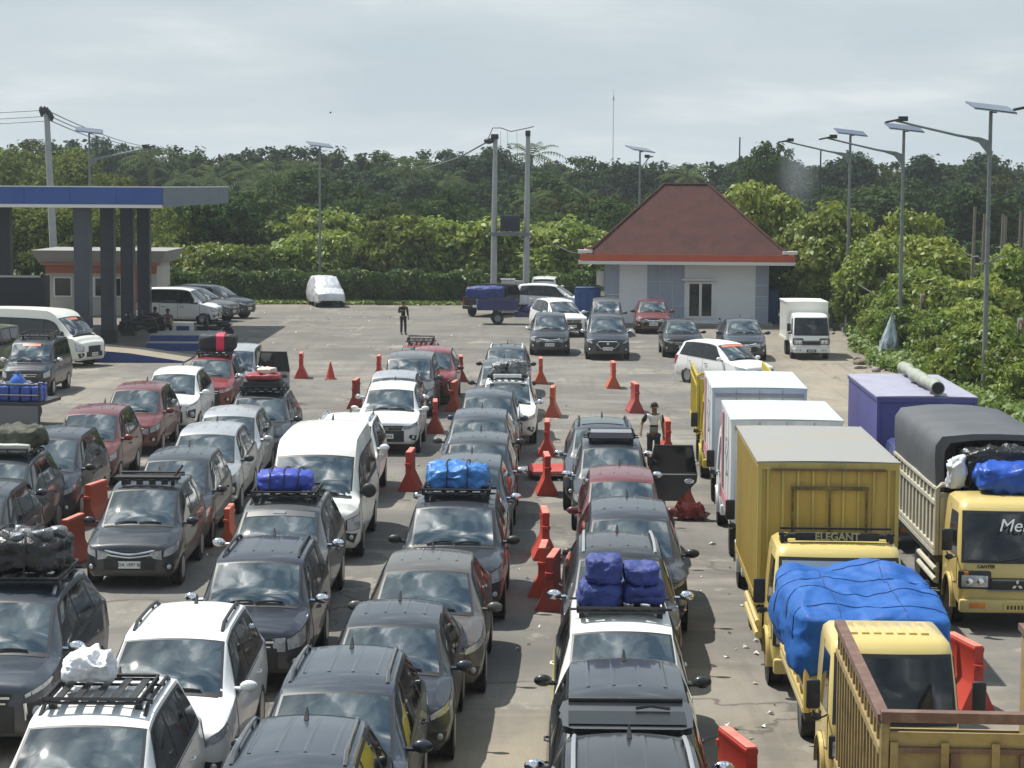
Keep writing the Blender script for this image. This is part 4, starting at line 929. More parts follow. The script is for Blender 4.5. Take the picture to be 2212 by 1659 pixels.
# photo skyline: (column, row)
SKYL = [(-40, 312), (60, 312), (130, 306), (200, 296), (260, 318), (330, 322), (420, 318), (500, 330), (560, 318), (640, 322), (720, 316), (800, 322), (880, 332), (960, 328), (1030, 318), (1100, 340), (1180, 345), (1260, 340), (1340, 338), (1420, 340), (1500, 345), (1575, 350), (1640, 314), (1700, 342), (1770, 352), (1840, 340), (1910, 350), (1990, 332), (2070, 345), (2140, 332), (2210, 342), (2280, 335)]
for i, (px, py) in enumerate(SKYL):
    yy = 238+rnd.uniform(-8, 14); h = top_y(py+4, yy); x = (px-1106)/FPX*yy
    plant(f'far{i%4}', x, yy, h/11*1.03, 'dark round-crowned tree on the skyline of the far wood', 'tree', 'far woodland trees', sz=h/11)
for i in range(34):
    px = -60+i*69+rnd.uniform(-22, 22); yy = 205+rnd.uniform(-14, 14); py = rnd.uniform(352, 395) if px < 1500 else rnd.uniform(372, 400); h = top_y(py, yy); x = (px-1106)/FPX*yy
    plant(f'far{i%4}' if rnd.random() < .65 else f'mid{i%4}', x, yy, h/10*rnd.uniform(.9, 1.05), 'dark bushy tree in front of the far wood', 'tree', 'middle woodland trees', sz=h/11)
for i, (px, py, yy) in enumerate([(470, 345, 215), (540, 352, 212), (600, 340, 216), (650, 350, 208), (380, 350, 214), (1145, 318, 236), (1205, 352, 222), (1150, 400, 190), (1260, 385, 205), (560, 385, 195), (430, 380, 200), (880, 345, 225), (960, 350, 220), (1480, 356, 225), (20, 330, 236), (330, 330, 228)]):
    h = top_y(py, yy)-1.6; plant(f'palm{i%2}', (px-1106)/FPX*yy, yy, h/8.5, 'palm with drooping fronds in the far wood', 'palm', 'palms in the far wood', 'palm_tree')
for (px, py, yy) in [(1075, 322, 232), (1845, 330, 226), (1990, 334, 226), (2110, 330, 226), (1690, 345, 230), (1810, 345, 228)]:
    h = top_y(py, yy); plant('columnar', (px-1106)/FPX*yy, yy, h/8.5*1.1, 'tall ragged tree rising from the far wood', 'tree', 'ragged far trees', sz=h/8.5)
# nearer single trees, each readable in the photo
for (key, px, py, yy, wpx, lab) in [
  ('mid0', 490, 410, 139.5, 225, 'broad dark bushy tree right of the blue canopy'), ('mid1', 660, 372, 178, 200, 'large mid-green tree left of centre behind the bushes'),
  ('mid2', 790, 402, 168, 150, 'round dark tree behind the yellow-green bushes left of the twin poles'), ('mid3', 905, 438, 158, 110, 'small round tree just left of the twin poles'),
  ('mid1', 740, 398, 172, 120, 'small round dark tree left of the thin lamp in the middle'), ('mid3', 980, 405, 170, 110, 'low dark tree behind the transformer pole'),
  ('olive0', 60, 330, 165, 250, 'pale feathery tree at the left edge above the canopy'), ('olive1', 250, 385, 160, 170, 'pale olive tree behind the canopy'), ('olive2', 180, 345, 172, 180, 'olive tree beside the leaning utility pole'),
  ('mid2', 1190, 418, 172, 130, 'dark shrubby tree right of the twin poles'), ('mid0', 1290, 414, 170, 150, 'dark shrubby tree left of the red roof'), ('mid1', 1400, 420, 172, 140, 'dark tree behind the left slope of the red roof'),
  ('far1', 1645, 312, 190, 150, 'tall dark round tree behind the red roof'), ('mid3', 1880, 400, 178, 240, 'dark broad tree behind the right-hand teak trees'), ('mid0', 2110, 395, 170, 260, 'dark broad tree behind the wooden posts'),
  ('olive1', 1440, 430, 160, 120, 'low olive bush tree behind the red roof')]:
    h = top_y(py, yy); wm = wpx/FPX*yy; x = (px-1106)/FPX*yy; base = {'m': (7.5, 7), 'o': (6.5, 6.5), 'f': (9.5, 11)}[key[0]]
    plant(key, x, yy, wm/base[0]*1.05, lab, 'tree', None, sz=h/base[1])
for i in range(22):
    px = 500+i*38+rnd.uniform(-15, 15); yy = 158+rnd.uniform(-6, 8); py = rnd.uniform(440, 475); h = top_y(py, yy)
    plant(f'mid{i%4}', (px-1106)/FPX*yy, yy, h/7*1.0, 'low dark shrub tree between the wood and the bushes', 'tree', 'low shrub trees', sz=h/7*1.05)
for i in range(14):
    px = -20+i*34+rnd.uniform(-15, 15); yy = 146+rnd.uniform(-8, 8); py = rnd.uniform(425, 500); h = top_y(py, yy)
    plant(f'olive{i%3}', (px-1106)/FPX*yy, yy, h/6.5*.9, 'sunlit olive shrub seen under the blue canopy', 'shrub', 'olive shrubs behind the canopy', sz=h/6.5)
# yellow-green bushes behind the vine fence
for i in range(28):
    px = 585+i*25.5+rnd.uniform(-9, 9); yy = 138+rnd.uniform(-2, 4); py = 500+rnd.uniform(-30, 34)+16*math.sin(i*.9); h = top_y(py, yy)
    plant(f'leafy{i%3}', (px-1106)/FPX*yy, yy, h/4.4*1.0, 'yellow-green broadleaf bush behind the vine-covered fence', 'bush', 'broadleaf bushes behind the fence', sz=h/4.4)
for i in range(12):
    px = 340+i*17+rnd.uniform(-9, 9); yy = 137+rnd.uniform(-2, 4); py = 545+rnd.uniform(-16, 24); h = top_y(py, yy)
    plant(f'leafy{i%3}', (px-1106)/FPX*yy, yy, h/4.4*1.0, 'low leafy bush behind the parked cars beside the kiosk', 'bush', 'bushes beside the kiosk', sz=h/4.4)
for i in range(14):
    px = 560+i*50+rnd.uniform(-20, 20); yy = 134.5+rnd.uniform(-.6, .6); py = rnd.uniform(530, 575); h = top_y(py, yy)
    plant(f'banana{i%3}', (px-1106)/FPX*yy, yy, h/3.6*.85, 'banana plant with arching leaves behind the vine fence', 'banana plant', 'banana plants behind the fence', 'banana_plant')
# vine covered fence: one long thing
rng = np.random.default_rng(9); k = 30000; x0, x1 = -21.5, 5.2
x = rng.uniform(x0, x1, k); z = 1.95*rng.random(k)**.8+.12*np.sin(x*1.7)+.08*np.sin(x*5.1); bulge = .7*np.sin(x*2.3)+.5*np.sin(x*5.1+z*2)+.5*np.sin(x*1.1+z*3); y = 131.9-.35*np.sin(np.clip(z/2, 0, 1)*math.pi)-.25*bulge+rng.normal(size=k)*.12
top = z > 1.75; y = np.where(top, 132.1+rng.normal(size=k)*.35, y)
V, F = leaf_quads(np.stack([x, y, z], 1), np.tile([0, -.9, .4], (k, 1)), .135, 1.7, .2, rng, .7, .8)
LF_HEDGE = leaf_mat('leaf_hedge', (.045, .085, .014), (.10, .14, .024), sc=1.2, var=.1, gl=1)
vf = thing('vine_covered_fence', 'long low fence swallowed by green creeper along the back of the lot', 'fence', (0, 0, 0)); obj('vine_leaves', np_mesh('vine_leaves', V, F, LF_HEDGE), vf)
mb = MB(); mb.box((x0+x1)/2, 132.3, .85, x1-x0, .12, 1.7); mb.build('fence_wall', mat('dark_block', (.05, .055, .04), .9), vf, smooth=False)
# verge grass
rng = np.random.default_rng(12); k = 9000; x = rng.uniform(-25, 5, k); y = 130.2+rng.random(k)*1.6+.25*np.sin(x*1.3); z = .02+.16*rng.random(k)
V, F = leaf_quads(np.stack([x, y, z], 1), np.tile([0, -.6, .5], (k, 1)), .11, 2.6, .1, rng, -.8); struct(obj('verge_grass', np_mesh('verge_grass', V, F, LF_VINE)), 'stuff')
# right-hand side: teak trees, then scrub running down towards the camera
for (key, px, py, yy, wpx, lab) in [('teak0', 1640, 388, 121, 165, 'big-leaved teak tree rising just behind the right end of the red roof'), ('teak1', 1795, 428, 112, 185, 'big-leaved teak tree behind the small white box truck'), ('teak2', 1950, 440, 108, 150, 'teak tree between the two tall lamp posts on the right'),
   ('teak0', 2010, 500, 101, 190, 'bright drooping teak tree beside the wooden posts'), ('teak1', 1880, 500, 105, 150, 'low teak tree beside the far lamp post on the right'), ('teak2', 1720, 470, 117, 120, 'teak tree close to the right wall of the white building'), ('teak1', 2190, 520, 93, 150, 'dark green teak tree at the right edge of the picture')]:
    h = top_y(py, yy); plant(key, (px-1106)/FPX*yy, yy, wpx/FPX*yy/6.2*1.05, lab, 'tree', 'teak trees on the right', 'teak_tree', sz=h/7.4)
for i in range(30):
    yy = rnd.uniform(84, 108); x = 16.9+rnd.uniform(0, 8); h = rnd.uniform(2.2, 3.6); x = max(x, .20*yy) if yy < 91 else x
    plant(f'leafy{i%3}', x+.02*(108-yy), yy, h/4.4*1.05, 'leafy sapling in the overgrown right-hand verge', 'bush', 'saplings in the right verge', sz=h/4.4)
for i in range(64):
    yy = rnd.uniform(60, 112); edge = 16.9+max(0, (78-yy))*.06; edge = 15.9 if yy < 92 else 15.9+(yy-92)*.08; x = edge+abs(rnd.gauss(0, 3.0)); s = rnd.uniform(.55, 1.0); x = max(x, .198*yy) if 78 < yy < 90 else x
    plant((f'bush{i%3}' if rnd.random() < .7 else f'scrub{i%2}'), x, yy, s, 'creeper-covered bush in the overgrown right-hand verge', 'bush', 'creeper bushes in the right verge')
for i in range(14):
    px = 1660+i*14; yy = 119+rnd.uniform(-3, 3); plant(f'bush{i%3}', (px-1106)/FPX*yy, yy, .8, 'low bush beside the right wall of the white building', 'bush', 'bushes beside the white building')
rng = np.random.default_rng(15); k = 60000; y = rng.uniform(56, 118, k); edge = np.where(y < 92, 14.7+np.maximum(0, 80-y)*.03, 14.7+np.clip((y-92)*.14, 0, 1.9))+.35*np.sin(y*.7); x = edge+rng.random(k)**1.3*14; z = .05+.5*rng.random(k)
V, F = leaf_quads(np.stack([x, y, z], 1), np.tile([-.3, -.5, .8], (k, 1)), .13, 1.9, .2, rng, .2); struct(obj('ground_creeper', np_mesh('ground_creeper', V, F, LF_VINE)), 'stuff')
# ------------------------------------------------------------ white building with the red roof
WALLW = mat('wall_white', (.70, .72, .75), .8, noise=(1.5, (.63, .65, .68), .45, .75)); WALLB = mat('panel_greyblue', (.30, .345, .43), .55, noise=(2, (.26, .30, .38), .4, .7))
ROOFR = mat('roof_shingle', (.082, .036, .031), .95, spec=.15, noise=(1.2, (.055, .029, .026), .4, .68), bump=(24, .6)); FASC = mat('fascia_orange', (.46, .085, .035), .5, noise=(2, (.40, .07, .03), .4, .7)); TRIMW = mat('trim_white', (.62, .62, .60), .7)
WINF = mat('window_frame_white', (.7, .7, .7), .5); CONC = mat('concrete', (.30, .29, .27), .9, noise=(3, (.22, .21, .19), .4, .7)); BLUEP = mat('blue_paint', (.018, .045, .17), .5, noise=(2, (.03, .06, .19), .4, .7))
bl = thing('office_building', 'small white building with steep red hip roof and orange fascia', 'building', ((1305-1106)/FPX*112.8, 112.8, 0), R(-3.5))
BW, BD, BH = 8.45, 8.0, 3.22; 
mb = MB(); mb.box(BW/2, BD/2, BH/2, BW, BD, BH); wall = mb.build('wall', WALLW, bl, smooth=False)
mb = MB()
for (x0, x1, z0, z1) in ((.0, .75, 1.62, BH-.02), (.0, .75, .1, 1.58), (2.2, 2.84, .1, 2.28), (2.2, 2.84, 2.31, BH-.02), (2.87, 3.5, .1, 2.28), (2.87, 3.5, 2.31, BH-.02), (3.53, 4.12, 2.31, BH-.02), (3.53, 4.12, 1.02, 2.28), (3.53, 4.12, .1, .99), (7.78, 8.44, .1, .98), (7.78, 8.44, 1.01, 1.55), (7.78, 8.44, 1.58, 2.1), (7.78, 8.44, 2.13, BH-.02)): mb = MB(); mb.box((x0+x1)/2, -.012, (z0+z1)/2, x1-x0, .03, z1-z0); mb.build('cladding_panel', WALLB, wall, smooth=False)
for i in range(6): mb = MB(); mb.box(-.012, .7+i*1.32, 1.62, .03, 1.28, BH-.1); mb.build('cladding_panel', WALLB, wall, smooth=False)
mb = MB(); mb.box(BW/2, BD/2-.0, .06, BW+.5, BD+.6, .14); mb.build('plinth', CONC, bl, smooth=False)
mb = MB(); mb.box(4.95, .02, 1.35, 1.40, .12, 1.92); wf = mb.build('window', WINF, wall, smooth=False)
mb = MB(); [mb.box(4.95+s*.32, -.046, 1.35, .50, .02, 1.66) for s in (-1, 1)]; mb.build('pane', SIDEG, wf, smooth=False)
mb = MB(); mb.box(4.85, -.15, 2.40, 1.75, .40, .09); mb.build('window_canopy', TRIMW, wall, smooth=False)
eo = 1.25; mb = MB(); mb.box(BW/2, BD/2, BH+.06, BW+2*eo-.1, BD+2*eo-.1, .12); so_ = mb.build('soffit', TRIMW, bl, smooth=False)
mb = MB()
for (cx, cy, sx, sy) in ((BW/2, -eo, BW+2*eo, .08), (BW/2, BD+eo, BW+2*eo, .08), (-eo, BD/2, .08, BD+2*eo-.16), (BW+eo, BD/2, .08, BD+2*eo-.16)): mb.box(cx, cy, BH+.32, sx, sy, .36)
mb.build('fascia', FASC, so_, smooth=False)
mb = MB()
for (cx, cy, sx, sy) in ((BW/2, -eo-.02, BW+2*eo+.1, .16), (-eo, BD/2, .16, BD+2*eo), (BW+eo, BD/2, .16, BD+2*eo)): mb.box(cx, cy, BH+.06, sx, sy, .16)
for sx in (-eo+.25, BW+eo-.25): mb.box(sx, -eo+.3, BH+.62, .75, .6, .16)
mb.build('gutter_trim', TRIMW, so_, smooth=False)
mb = MB(); z0, z1 = BH+.50, 7.28; a = -eo+.35; x0, x1, y0, y1 = a, BW-a, -eo+.05, BD+eo-.05; rx0, rx1, ry = BW/2-1.2, BW/2+1.15, BD/2-.1
mb.add([(x0, y0, z0), (x1, y0, z0), (x1, y1, z0), (x0, y1, z0), (rx0, ry, z1), (rx1, ry, z1)], [(0, 1, 5, 4), (1, 2, 5), (2, 3, 4, 5), (3, 0, 4), (0, 3, 2, 1)]); rf = mb.build('roof', ROOFR, bl, smooth=False)
mb = MB()
for p, q in (((x0, y0, z0), (rx0, ry, z1)), ((x1, y0, z0), (rx1, ry, z1)), ((rx0, ry, z1), (rx1, ry, z1))): mb.tube([Vector(p)+Vector((0, 0, .03)), Vector(q)+Vector((0, 0, .03))], .075, 6)
mb.build('ridge_cap', ROOFR, rf)
mb = MB(); mb.box(-.24, .75, 2.42, .40, .85, .72, bev=.03); ac = mb.build('air_conditioner', TRIMW, bl); mb = MB(); mb.cyl((-.455, .75, 2.42), (-.44, .75, 2.42), .26, n=18); mb.build('fan_grille', DKSTEEL, ac)
# blue tank and blue bin beside it
def bluebox(name, lab, px, py, w, d, h, cat):
    p = G(px, py); root = thing(name, lab, cat, p, R(-4)); mb = MB(); mb.box(0, d/2, h/2, w, d, h, bev=.08); mb.build('tank_body', mat('tank_blue', (.015, .075, .27), .4, noise=(2, (.02, .09, .30), .4, .7)), root)
    mb = MB(); mb.box(0, d/2, h+.02, w*.96, d*.96, .08, bev=.03); [mb.box(x, -.012, h*.5, .05, .04, h*.86) for x in (-w*.3, 0, w*.3)]; mb.build('tank_ribs', BLUEP, root)
bluebox('water_tank', 'blue plastic water tank standing left of the white building', 1268, 695, 1.35, 1.3, 1.75, 'tank')
bluebox('storage_bin', 'dark blue bin at the right corner of the white building', 1668, 700, .62, .7, 1.75, 'bin')

# ------------------------------------------------------------ filling station
CANB = mat('canopy_blue', (.020, .065, .26), .35, noise=(.6, (.028, .085, .30), .4, .7)); CANG = mat('canopy_grey', (.115, .145, .20), .4, noise=(1, (.085, .11, .16), .4, .7)); CLAD = mat('column_cladding', (.040, .050, .070), .35, 0, .5, noise=(.8, (.055, .068, .095), .4, .7))
cn = thing('station_canopy', 'wide flat blue canopy of the filling station on dark square columns', 'canopy', (-14.75, 91.8, 0))
mb = MB(); mb.box(-8.5, 10.5, 6.62, 17-.2, 21-.2, .74); roofo = mb.build('canopy_deck', CANG, cn, smooth=False)
mb = MB()
for i in range(9): mb.box(-.98-i*1.93, .0, 6.66, 1.92, .08, .70)
mb.build('front_fascia', CANB, roofo, smooth=False)
mb = MB(); mb.box(-8.5, -.02, 6.22, 17, .14, .14); mb.box(-8.5, .02, 7.03, 17, .12, .05); mb.box(.02, 10.5, 7.03, .12, 21, .05); mb.build('fascia_trim', TRIMW, roofo, smooth=False)
mb = MB()
for i in range(11): mb.box(.0, 1.0+i*1.91, 6.60, .08, 1.90, .82)
mb.build('side_fascia', CANG, roofo, smooth=False)
def column(x, y, w, zb=0):
    mb = MB(); mb.box(x, y, 3.1, w, w, 6.2); c = mb.build('column', CLAD, cn, smooth=False); mb = MB()
    mb.box(x, y, .3, w+.06, w+.06, .6); mb.build('column_base', DKSTEEL, c, smooth=False)
for (X, Y, w) in ((-18.35, 93.0, .66), (-18.2, 98.0, .60), (-18.2, 103.0, .60), (-18.2, 107.6, .60), (-24.0, 103.0, .60)): column(X+14.75, Y-91.8, w)
kb = thing('station_kiosk', 'low cream kiosk with flared roof fascia behind the filling station columns', 'kiosk', (-26.0, 118, 0))
CRM = mat('kiosk_cream', (.46, .45, .40), .7, noise=(1, (.40, .39, .34), .4, .7)); KFAS = mat('kiosk_fascia', (.25, .245, .23), .6)  # fascia grey darkened to carry the shadow it sits in
mb = MB(); mb.box(3.65, 2.6, 1.4, 6.0, 4.6, 2.8); kw = mb.build('wall', CRM, kb, smooth=False)
mb = MB(); b0 = [(.35, -.2), (6.95, -.2), (6.95, 5.6), (.35, 5.6)]; b1 = [(0, -.55), (7.3, -.55), (7.3, 6), (0, 6)]
mb.add([(x, y, 2.86) for x, y in b0]+[(x, y, 3.55) for x, y in b1], [(i, (i+1) % 4, 4+(i+1) % 4, 4+i) for i in range(4)]+[(3, 2, 1, 0), (4, 5, 6, 7)]); kf = mb.build('roof', KFAS, kb, smooth=False)
mb = MB(); mb.box(3.65, -.05, 2.80, 6.4, .5, .12); mb.box(3.65, .24, 2.50, 6.04, .1, .4); mb.build('orange_band', mat('band_orange', (.36, .12, .07), .6), kf, smooth=False)
for x in (1.55, 2.75, 3.6, 4.4): 
    mb = MB(); mb.box(x, .28, 1.55, 1.0 if x < 3 else .7, .06, 1.1); w_ = mb.build('window', WINF, kw, smooth=False); mb = MB(); mb.box(x, .242, 1.55, .84 if x < 3 else .56, .03, .94); mb.build('pane', SIDEG, w_, smooth=False)
mb = MB(); mb.box(5.6, .27, 1.2, .25, .08, 2.2); mb.box(6.1, .27, 1.2, .3, .08, 2.2); mb.build('door_frame', mat('door_orange', (.38, .10, .05), .5), kw, smooth=False)
isl = thing('pump_island', 'pump island with blue sides and sloping sandy concrete top', 'kerb', (-17.6, 87.2, 0)); mb = MB(); mb.prism([(0, 0), (4.4, 0), (4.4, .06), (2.2, .38), (.6, .5), (0, .5)], 'y', 0, 3.2); mb.build('island_base', BLUEP, isl, smooth=False)
mb = MB(); mb.add([(-.02, -.02, .505), (.6, -.02, .505), (2.2, -.02, .385), (4.42, -.02, .065), (-.02, 3.22, .505), (.6, 3.22, .505), (2.2, 3.22, .385), (4.42, 3.22, .065)], [(0, 1, 5, 4), (1, 2, 6, 5), (2, 3, 7, 6)]); mb.build('island_top', mat('sandy_concrete', (.26, .22, .165), .9, noise=(2, (.20, .17, .13), .4, .7)), isl, smooth=False)
isl = thing('pump_island', 'low blue two-stepped island behind the sloping one, with parked motorcycles', 'kerb', (-15.6, 93.5, 0)); mb = MB(); mb.box(1.3, 1.2, .16, 2.9, 2.4, .32); mb.box(1.3, 2.2, .30, 2.9, 2.6, .60); mb.build('island_base', BLUEP, isl, smooth=False); mb = MB(); mb.box(1.3, 2.2, .62, 2.95, 2.65, .05); mb.box(1.3, 1.2, .335, 2.95, 2.45, .03); mb.build('island_edge', CONC, isl, smooth=False)
fr = thing('drinks_cooler', 'white cabinet with a dark blue panel beside the seated man', 'cabinet', G(395, 729), R(5)); mb = MB(); mb.box(0, .3, .34, .95, .6, .66, bev=.03); mb.build('cooler_box', mat('cooler_white', (.6, .6, .58), .5), fr); mb = MB(); mb.box(0, -.012, .34, .6, .03, .4); mb.build('cooler_panel', BLUEP, fr, smooth=False)

# ------------------------------------------------------------ poles
PANEL = mat('solar_panel', (.045, .06, .11), .15, 0, .5, .5); PANB = mat('panel_back', (.40, .42, .46), .5)
def lamp(label, X, Y, top, arm=None, adir=-1, panel=True, r=.085, fin=True, prz=0.2, az=None, brace=False):
    root = thing('street_lamp', label, 'street lamp', (X, Y, 0), 0, 'solar street lamps'); mb = MB(); mb.tube([(0, 0, 0), (0, 0, top*.5), (0, 0, top)], [r, r*.8, r*.62], 10); mb.box(0, 0, .12, .42, .42, .24); mb.cyl((0, 0, top*.62), (0, 0, top*.62+.03), r*.95); mb.build('pole', STEELG, root)
    if panel:
        mb = MB(); mb.box(0, 0, top+.16, 1.5, 1.0, .035, rz=prz, rx=R(14), ry=R(6)); pn = mb.build('solar_panel', PANEL, root, smooth=False)
        mb = MB(); mb.box(0, 0, top+.128, 1.52, 1.02, .025, rz=prz, rx=R(14), ry=R(6)); mb.build('panel_frame', PANB, pn, smooth=False); mb = MB(); mb.cyl((0, 0, top-.1), (0, 0, top+.12), .05); mb.box(.1, -.04, top+.02, .18, .12, .1); mb.build('panel_mount', DKSTEEL, pn)
    if arm:
        z0 = az or top-1.05; dx, dy = math.cos(R(adir)), math.sin(R(adir)); q = lambda u, z: (dx*arm*u, dy*arm*u, z)
        mb = MB(); mb.tube([q(.12, z0+.14), q(.35, z0+.27), q(.7, z0+.52), q(1, z0+.74)], [.05, .045, .04, .035], 8)
        if fin: mb.prism([(0, z0-.42), (.02, z0-.42), (.12*arm, z0+.02), (.30*arm, z0+.22), (.30*arm, z0+.27), (.10*arm, z0+.20), (0, z0+.08)], 'y', -.03, .03); mb.v[-14:] = [tuple(Matrix.Rotation(R(adir), 3, 'Z') @ Vector(v)) for v in mb.v[-14:]]
        ar = mb.build('arm', STEELG, root); mb = MB(); hz = z0+.74
        p = Vector(q(1, hz)); mb.box(p.x, p.y, p.z+.02, .70, .24, .07, rz=R(adir), ry=-R(12)*dx if abs(dx) > .3 else 0, bev=.02); mb.box(*(p+Vector((-dx*.25, -dy*.25, .07))), .3, .2, .16, rz=R(adir)); mb.build('lamp_head', DKSTEEL, ar)
    if brace:
        mb = MB(); z = 4.6
        for s in (-1, 1): mb.tube([(0, 0, z), (s*.35, -.2, z+.3), (s*.55, -.2, z+.28)], .03, 5)
        mb.build('bracket', STEELG, root)
lamp('tallest grey solar lamp pole, nearest of the right-hand row, behind the dark-tarped truck', 16.07, 73.8, 9.75, 3.2, 180, prz=.15, r=.10, brace=True)
lamp('grey solar lamp pole between the nearest and the farthest of the right-hand row', 16.33, 91.6, 9.55, 3.2, 180, prz=.1, r=.10)
lamp('grey solar lamp pole right beside the small white box truck', 16.62, 108, 9.75, 3.2, 180, prz=.1, r=.10)
lamp('solar lamp whose arm tip only just enters the picture at the right edge', 15.8, 55.7, 9.55, 2.75, 180)
lamp('solar lamp rising behind the left slope of the red roof', (1378-1106)/FPX*128, 128, 9.2, 1.2, 60, prz=.5, fin=False)
lamp('faint solar lamp pole behind the silver-covered car', (690-1106)/FPX*134, 134, 9.45, None, prz=.4, r=.09, brace=True)
lamp('solar lamp behind the blue canopy with its arm reaching right', (195-1106)/FPX*120, 120, 9.9, 3.3, 0, prz=.2, az=8.4)
def pole(name, label, cat, X, Y, h, r, m, lean=0):
    root = thing(name, label, cat, (X, Y, 0)); mb = MB(); mb.tube([(0, 0, 0), (lean*.5, 0, h*.5), (lean, 0, h)], [r, r*.85, r*.65], 10); mb.build('pole_shaft', m, root); return root
pole('lamp_post', 'thin dark pole poking out of the trees beyond the nearest teak', 'pole', 17.7, 126, 9.3, .07, DKSTEEL); pole('steel_pole', 'thin dark pole standing alone above the trees right of the red roof', 'pole', (1592-1106)/FPX*200, 200, 11.7, .10, DKSTEEL)
CPOL = mat('concrete_pole', (.34, .35, .35), .8, noise=(2, (.28, .29, .29), .4, .7)); X = (120-1106)/FPX*125
up = pole('utility_pole', 'thick leaning concrete utility pole above the blue canopy with clustered insulators', 'utility pole', X, 125, 11.2, .24, CPOL, -.42)
mb = MB()
for (dx, dz) in ((-.25, -.05), (-.1, .1), (.05, .05), (.18, -.1), (.3, -.3), (-.3, .1)): mb.sphere((-.42+dx, -.1, 11.2+dz), .12, .12, .24, 8, 6)
mb.tube([(-.75, 0, 11.1), (-.42, 0, 11.25), (0, 0, 10.9)], .05, 6); mb.build('insulator', DKSTEEL, up)
WIRE = mat('wire', (.10, .11, .12), .6)
def wire(label, a, b, sag, r=.02):
    root = MB(); a, b = Vector(a), Vector(b); root.tube([a.lerp(b, u)+Vector((0, 0, -sag*4*u*(1-u))) for u in np.linspace(0, 1, 14)], r, 4); o = root.build('power_cable', WIRE); tag(o, label, 'cable', 'power cables')
for i, dz in enumerate((0, -.35, -.62)):
    wire(('top', 'middle', 'lowest')[i]+' cable running left from the leaning utility pole', (X-.5, 125, 11.3+dz), (X-16, 118, 11.2+dz-.35), .25)
for i, dz in enumerate((.05, -.2, -.45)):
    wire(('upper', 'middle', 'lower')[i]+' cable running right from the leaning utility pole to the trees', (X-.3, 125, 11.2+dz), ((352-1106)/FPX*235, 235, 10.9+dz), .5, .03)
wire('pale guy wire slanting down to the right from the farthest right-hand lamp', ((1850-1106)/FPX*104, 104, top_y(607, 104)), ((1962-1106)/FPX*97, 97, top_y(660, 97)), .1, .03)
wire('thin cable entering the left eave of the red-roofed building', ((1200-1106)/FPX*122, 122, top_y(527, 122)), ((1252-1106)/FPX*113, 113, top_y(546, 113)), .1, .02)
# twin poles and transformer
tx = thing('transformer_station', 'pair of tall grey poles carrying a dark transformer on a platform', 'transformer', (0, 0, 0)); TY = 127.0; xa, xb = (1065-1106)/FPX*TY, (1135-1106)/FPX*TY
for (x, h) in ((xa, 10.1), (xb, 10.25)):
    mb = MB(); mb.tube([(x, TY, 0), (x+.02, TY, h*.5), (x+.06, TY, h)], [.21, .17, .13], 12); mb.build('pole', CPOL, tx)
mb = MB(); [mb.box((xa+xb)/2, TY+s*.22, 4.35, xb-xa+.7, .09, .16) for s in (-1, 1)]; mb.box((xa+xb)/2, TY, 4.45, xb-xa+.3, .7, .06); mb.build('platform', STEELG, tx, smooth=False)
mb = MB(); mb.box((xa+xb)/2, TY, 5.0, 1.15, .75, .95, bev=.04); [mb.box((xa+xb)/2-.5+i*.125, TY-.42, 4.98, .04, .12, .75) for i in range(9)]; tr_ = mb.build('transformer', mat('transformer_navy', (.03, .035, .06), .5), tx)
mb = MB(); [mb.cyl((( xa+xb)/2+dx, TY, 5.45), ((xa+xb)/2+dx, TY, 5.85), .05, .03) for dx in (-.42, -.15, .15, .42)]; mb.build('bushing', DKSTEEL, tr_)
mb = MB(); mb.box(xa+.02, TY-.1, 10.0, .45, .3, .3, bev=.05); mb.sphere((xa-.32, TY-.1, 9.75), .3, .2, .18); mb.box(xb+.05, TY-.1, 10.2, .3, .3, .34, bev=.05); mb.build('insulator', DKSTEEL, tx)
mb = MB(); mb.tube([(xa-.35, TY, 9.9), (xa-.1, TY, 10.5), (xa+.4, TY, 10.5), ((xa+xb)/2, TY, 10.3), (xb, TY, 10.5), (xb+.4, TY, 10.6)], .03, 5)
for dx in (.35, .75, 1.3): mb.tube([(xa+dx, TY, 10.3), (xa+dx+.05, TY, 8.2), (xa+dx*.9+.1, TY, 5.8)], .012, 4)
mb.tube([(xa-.4, TY, 9.7), (xa-2.2, TY+8, 8.9), (xa-5, TY+20, 8.2)], .05, 5); mb.build('cable', WIRE, tx)
mst = thing('radio_mast', 'very thin tall radio mast far beyond the trees', 'mast', ((1320-1106)/FPX*600, 600, 0)); mb = MB(); mb.tube([(0, 0, 0), (0, 0, 33.5)], [.16, .05], 5)
for k in range(40): mb.tube([(-.16, 0, k*.8), (.16, 0, k*.8+.4), (-.16, 0, k*.8+.8)], .03, 4)
mb.sphere((0, 0, 31), .25, .25, .8, 8, 6); mb.build('mast_lattice', mat('mast_grey', (.45, .42, .42), .6), mst)
CAB = mat('cabinet_grey', (.45, .46, .44), .6)
for i, (px, w, h, lab) in enumerate(((1097, .75, 1.55, 'tall grey-white control cabinet at the foot of the left twin pole'), (1118, .6, 1.4, 'grey control cabinet at the foot of the right twin pole'))):
    p = D(px, 640, 124.5+i*1.2); ro = thing('control_cabinet', lab, 'cabinet', (p.x, p.y, 0)); mb = MB(); mb.box(0, 0, h/2+.25, w, .5, h, bev=.02); mb.box(0, 0, h+.28, w+.1, .6, .06); mb.box(0, 0, .15, w, .5, .3); c = mb.build('cabinet_case', CAB, ro); mb = MB(); mb.box(-.05, -.262, h*.86, w*.45, .02, .12); mb.build('display', INK, c, smooth=False); mb = MB(); mb.tube([(-w/2-.05, -.2, .3), (-w/2-.08, -.25, 1.0), (-w/2-.02, -.2, 1.5)], .04, 6); mb.build('conduit', DKSTEEL, c)
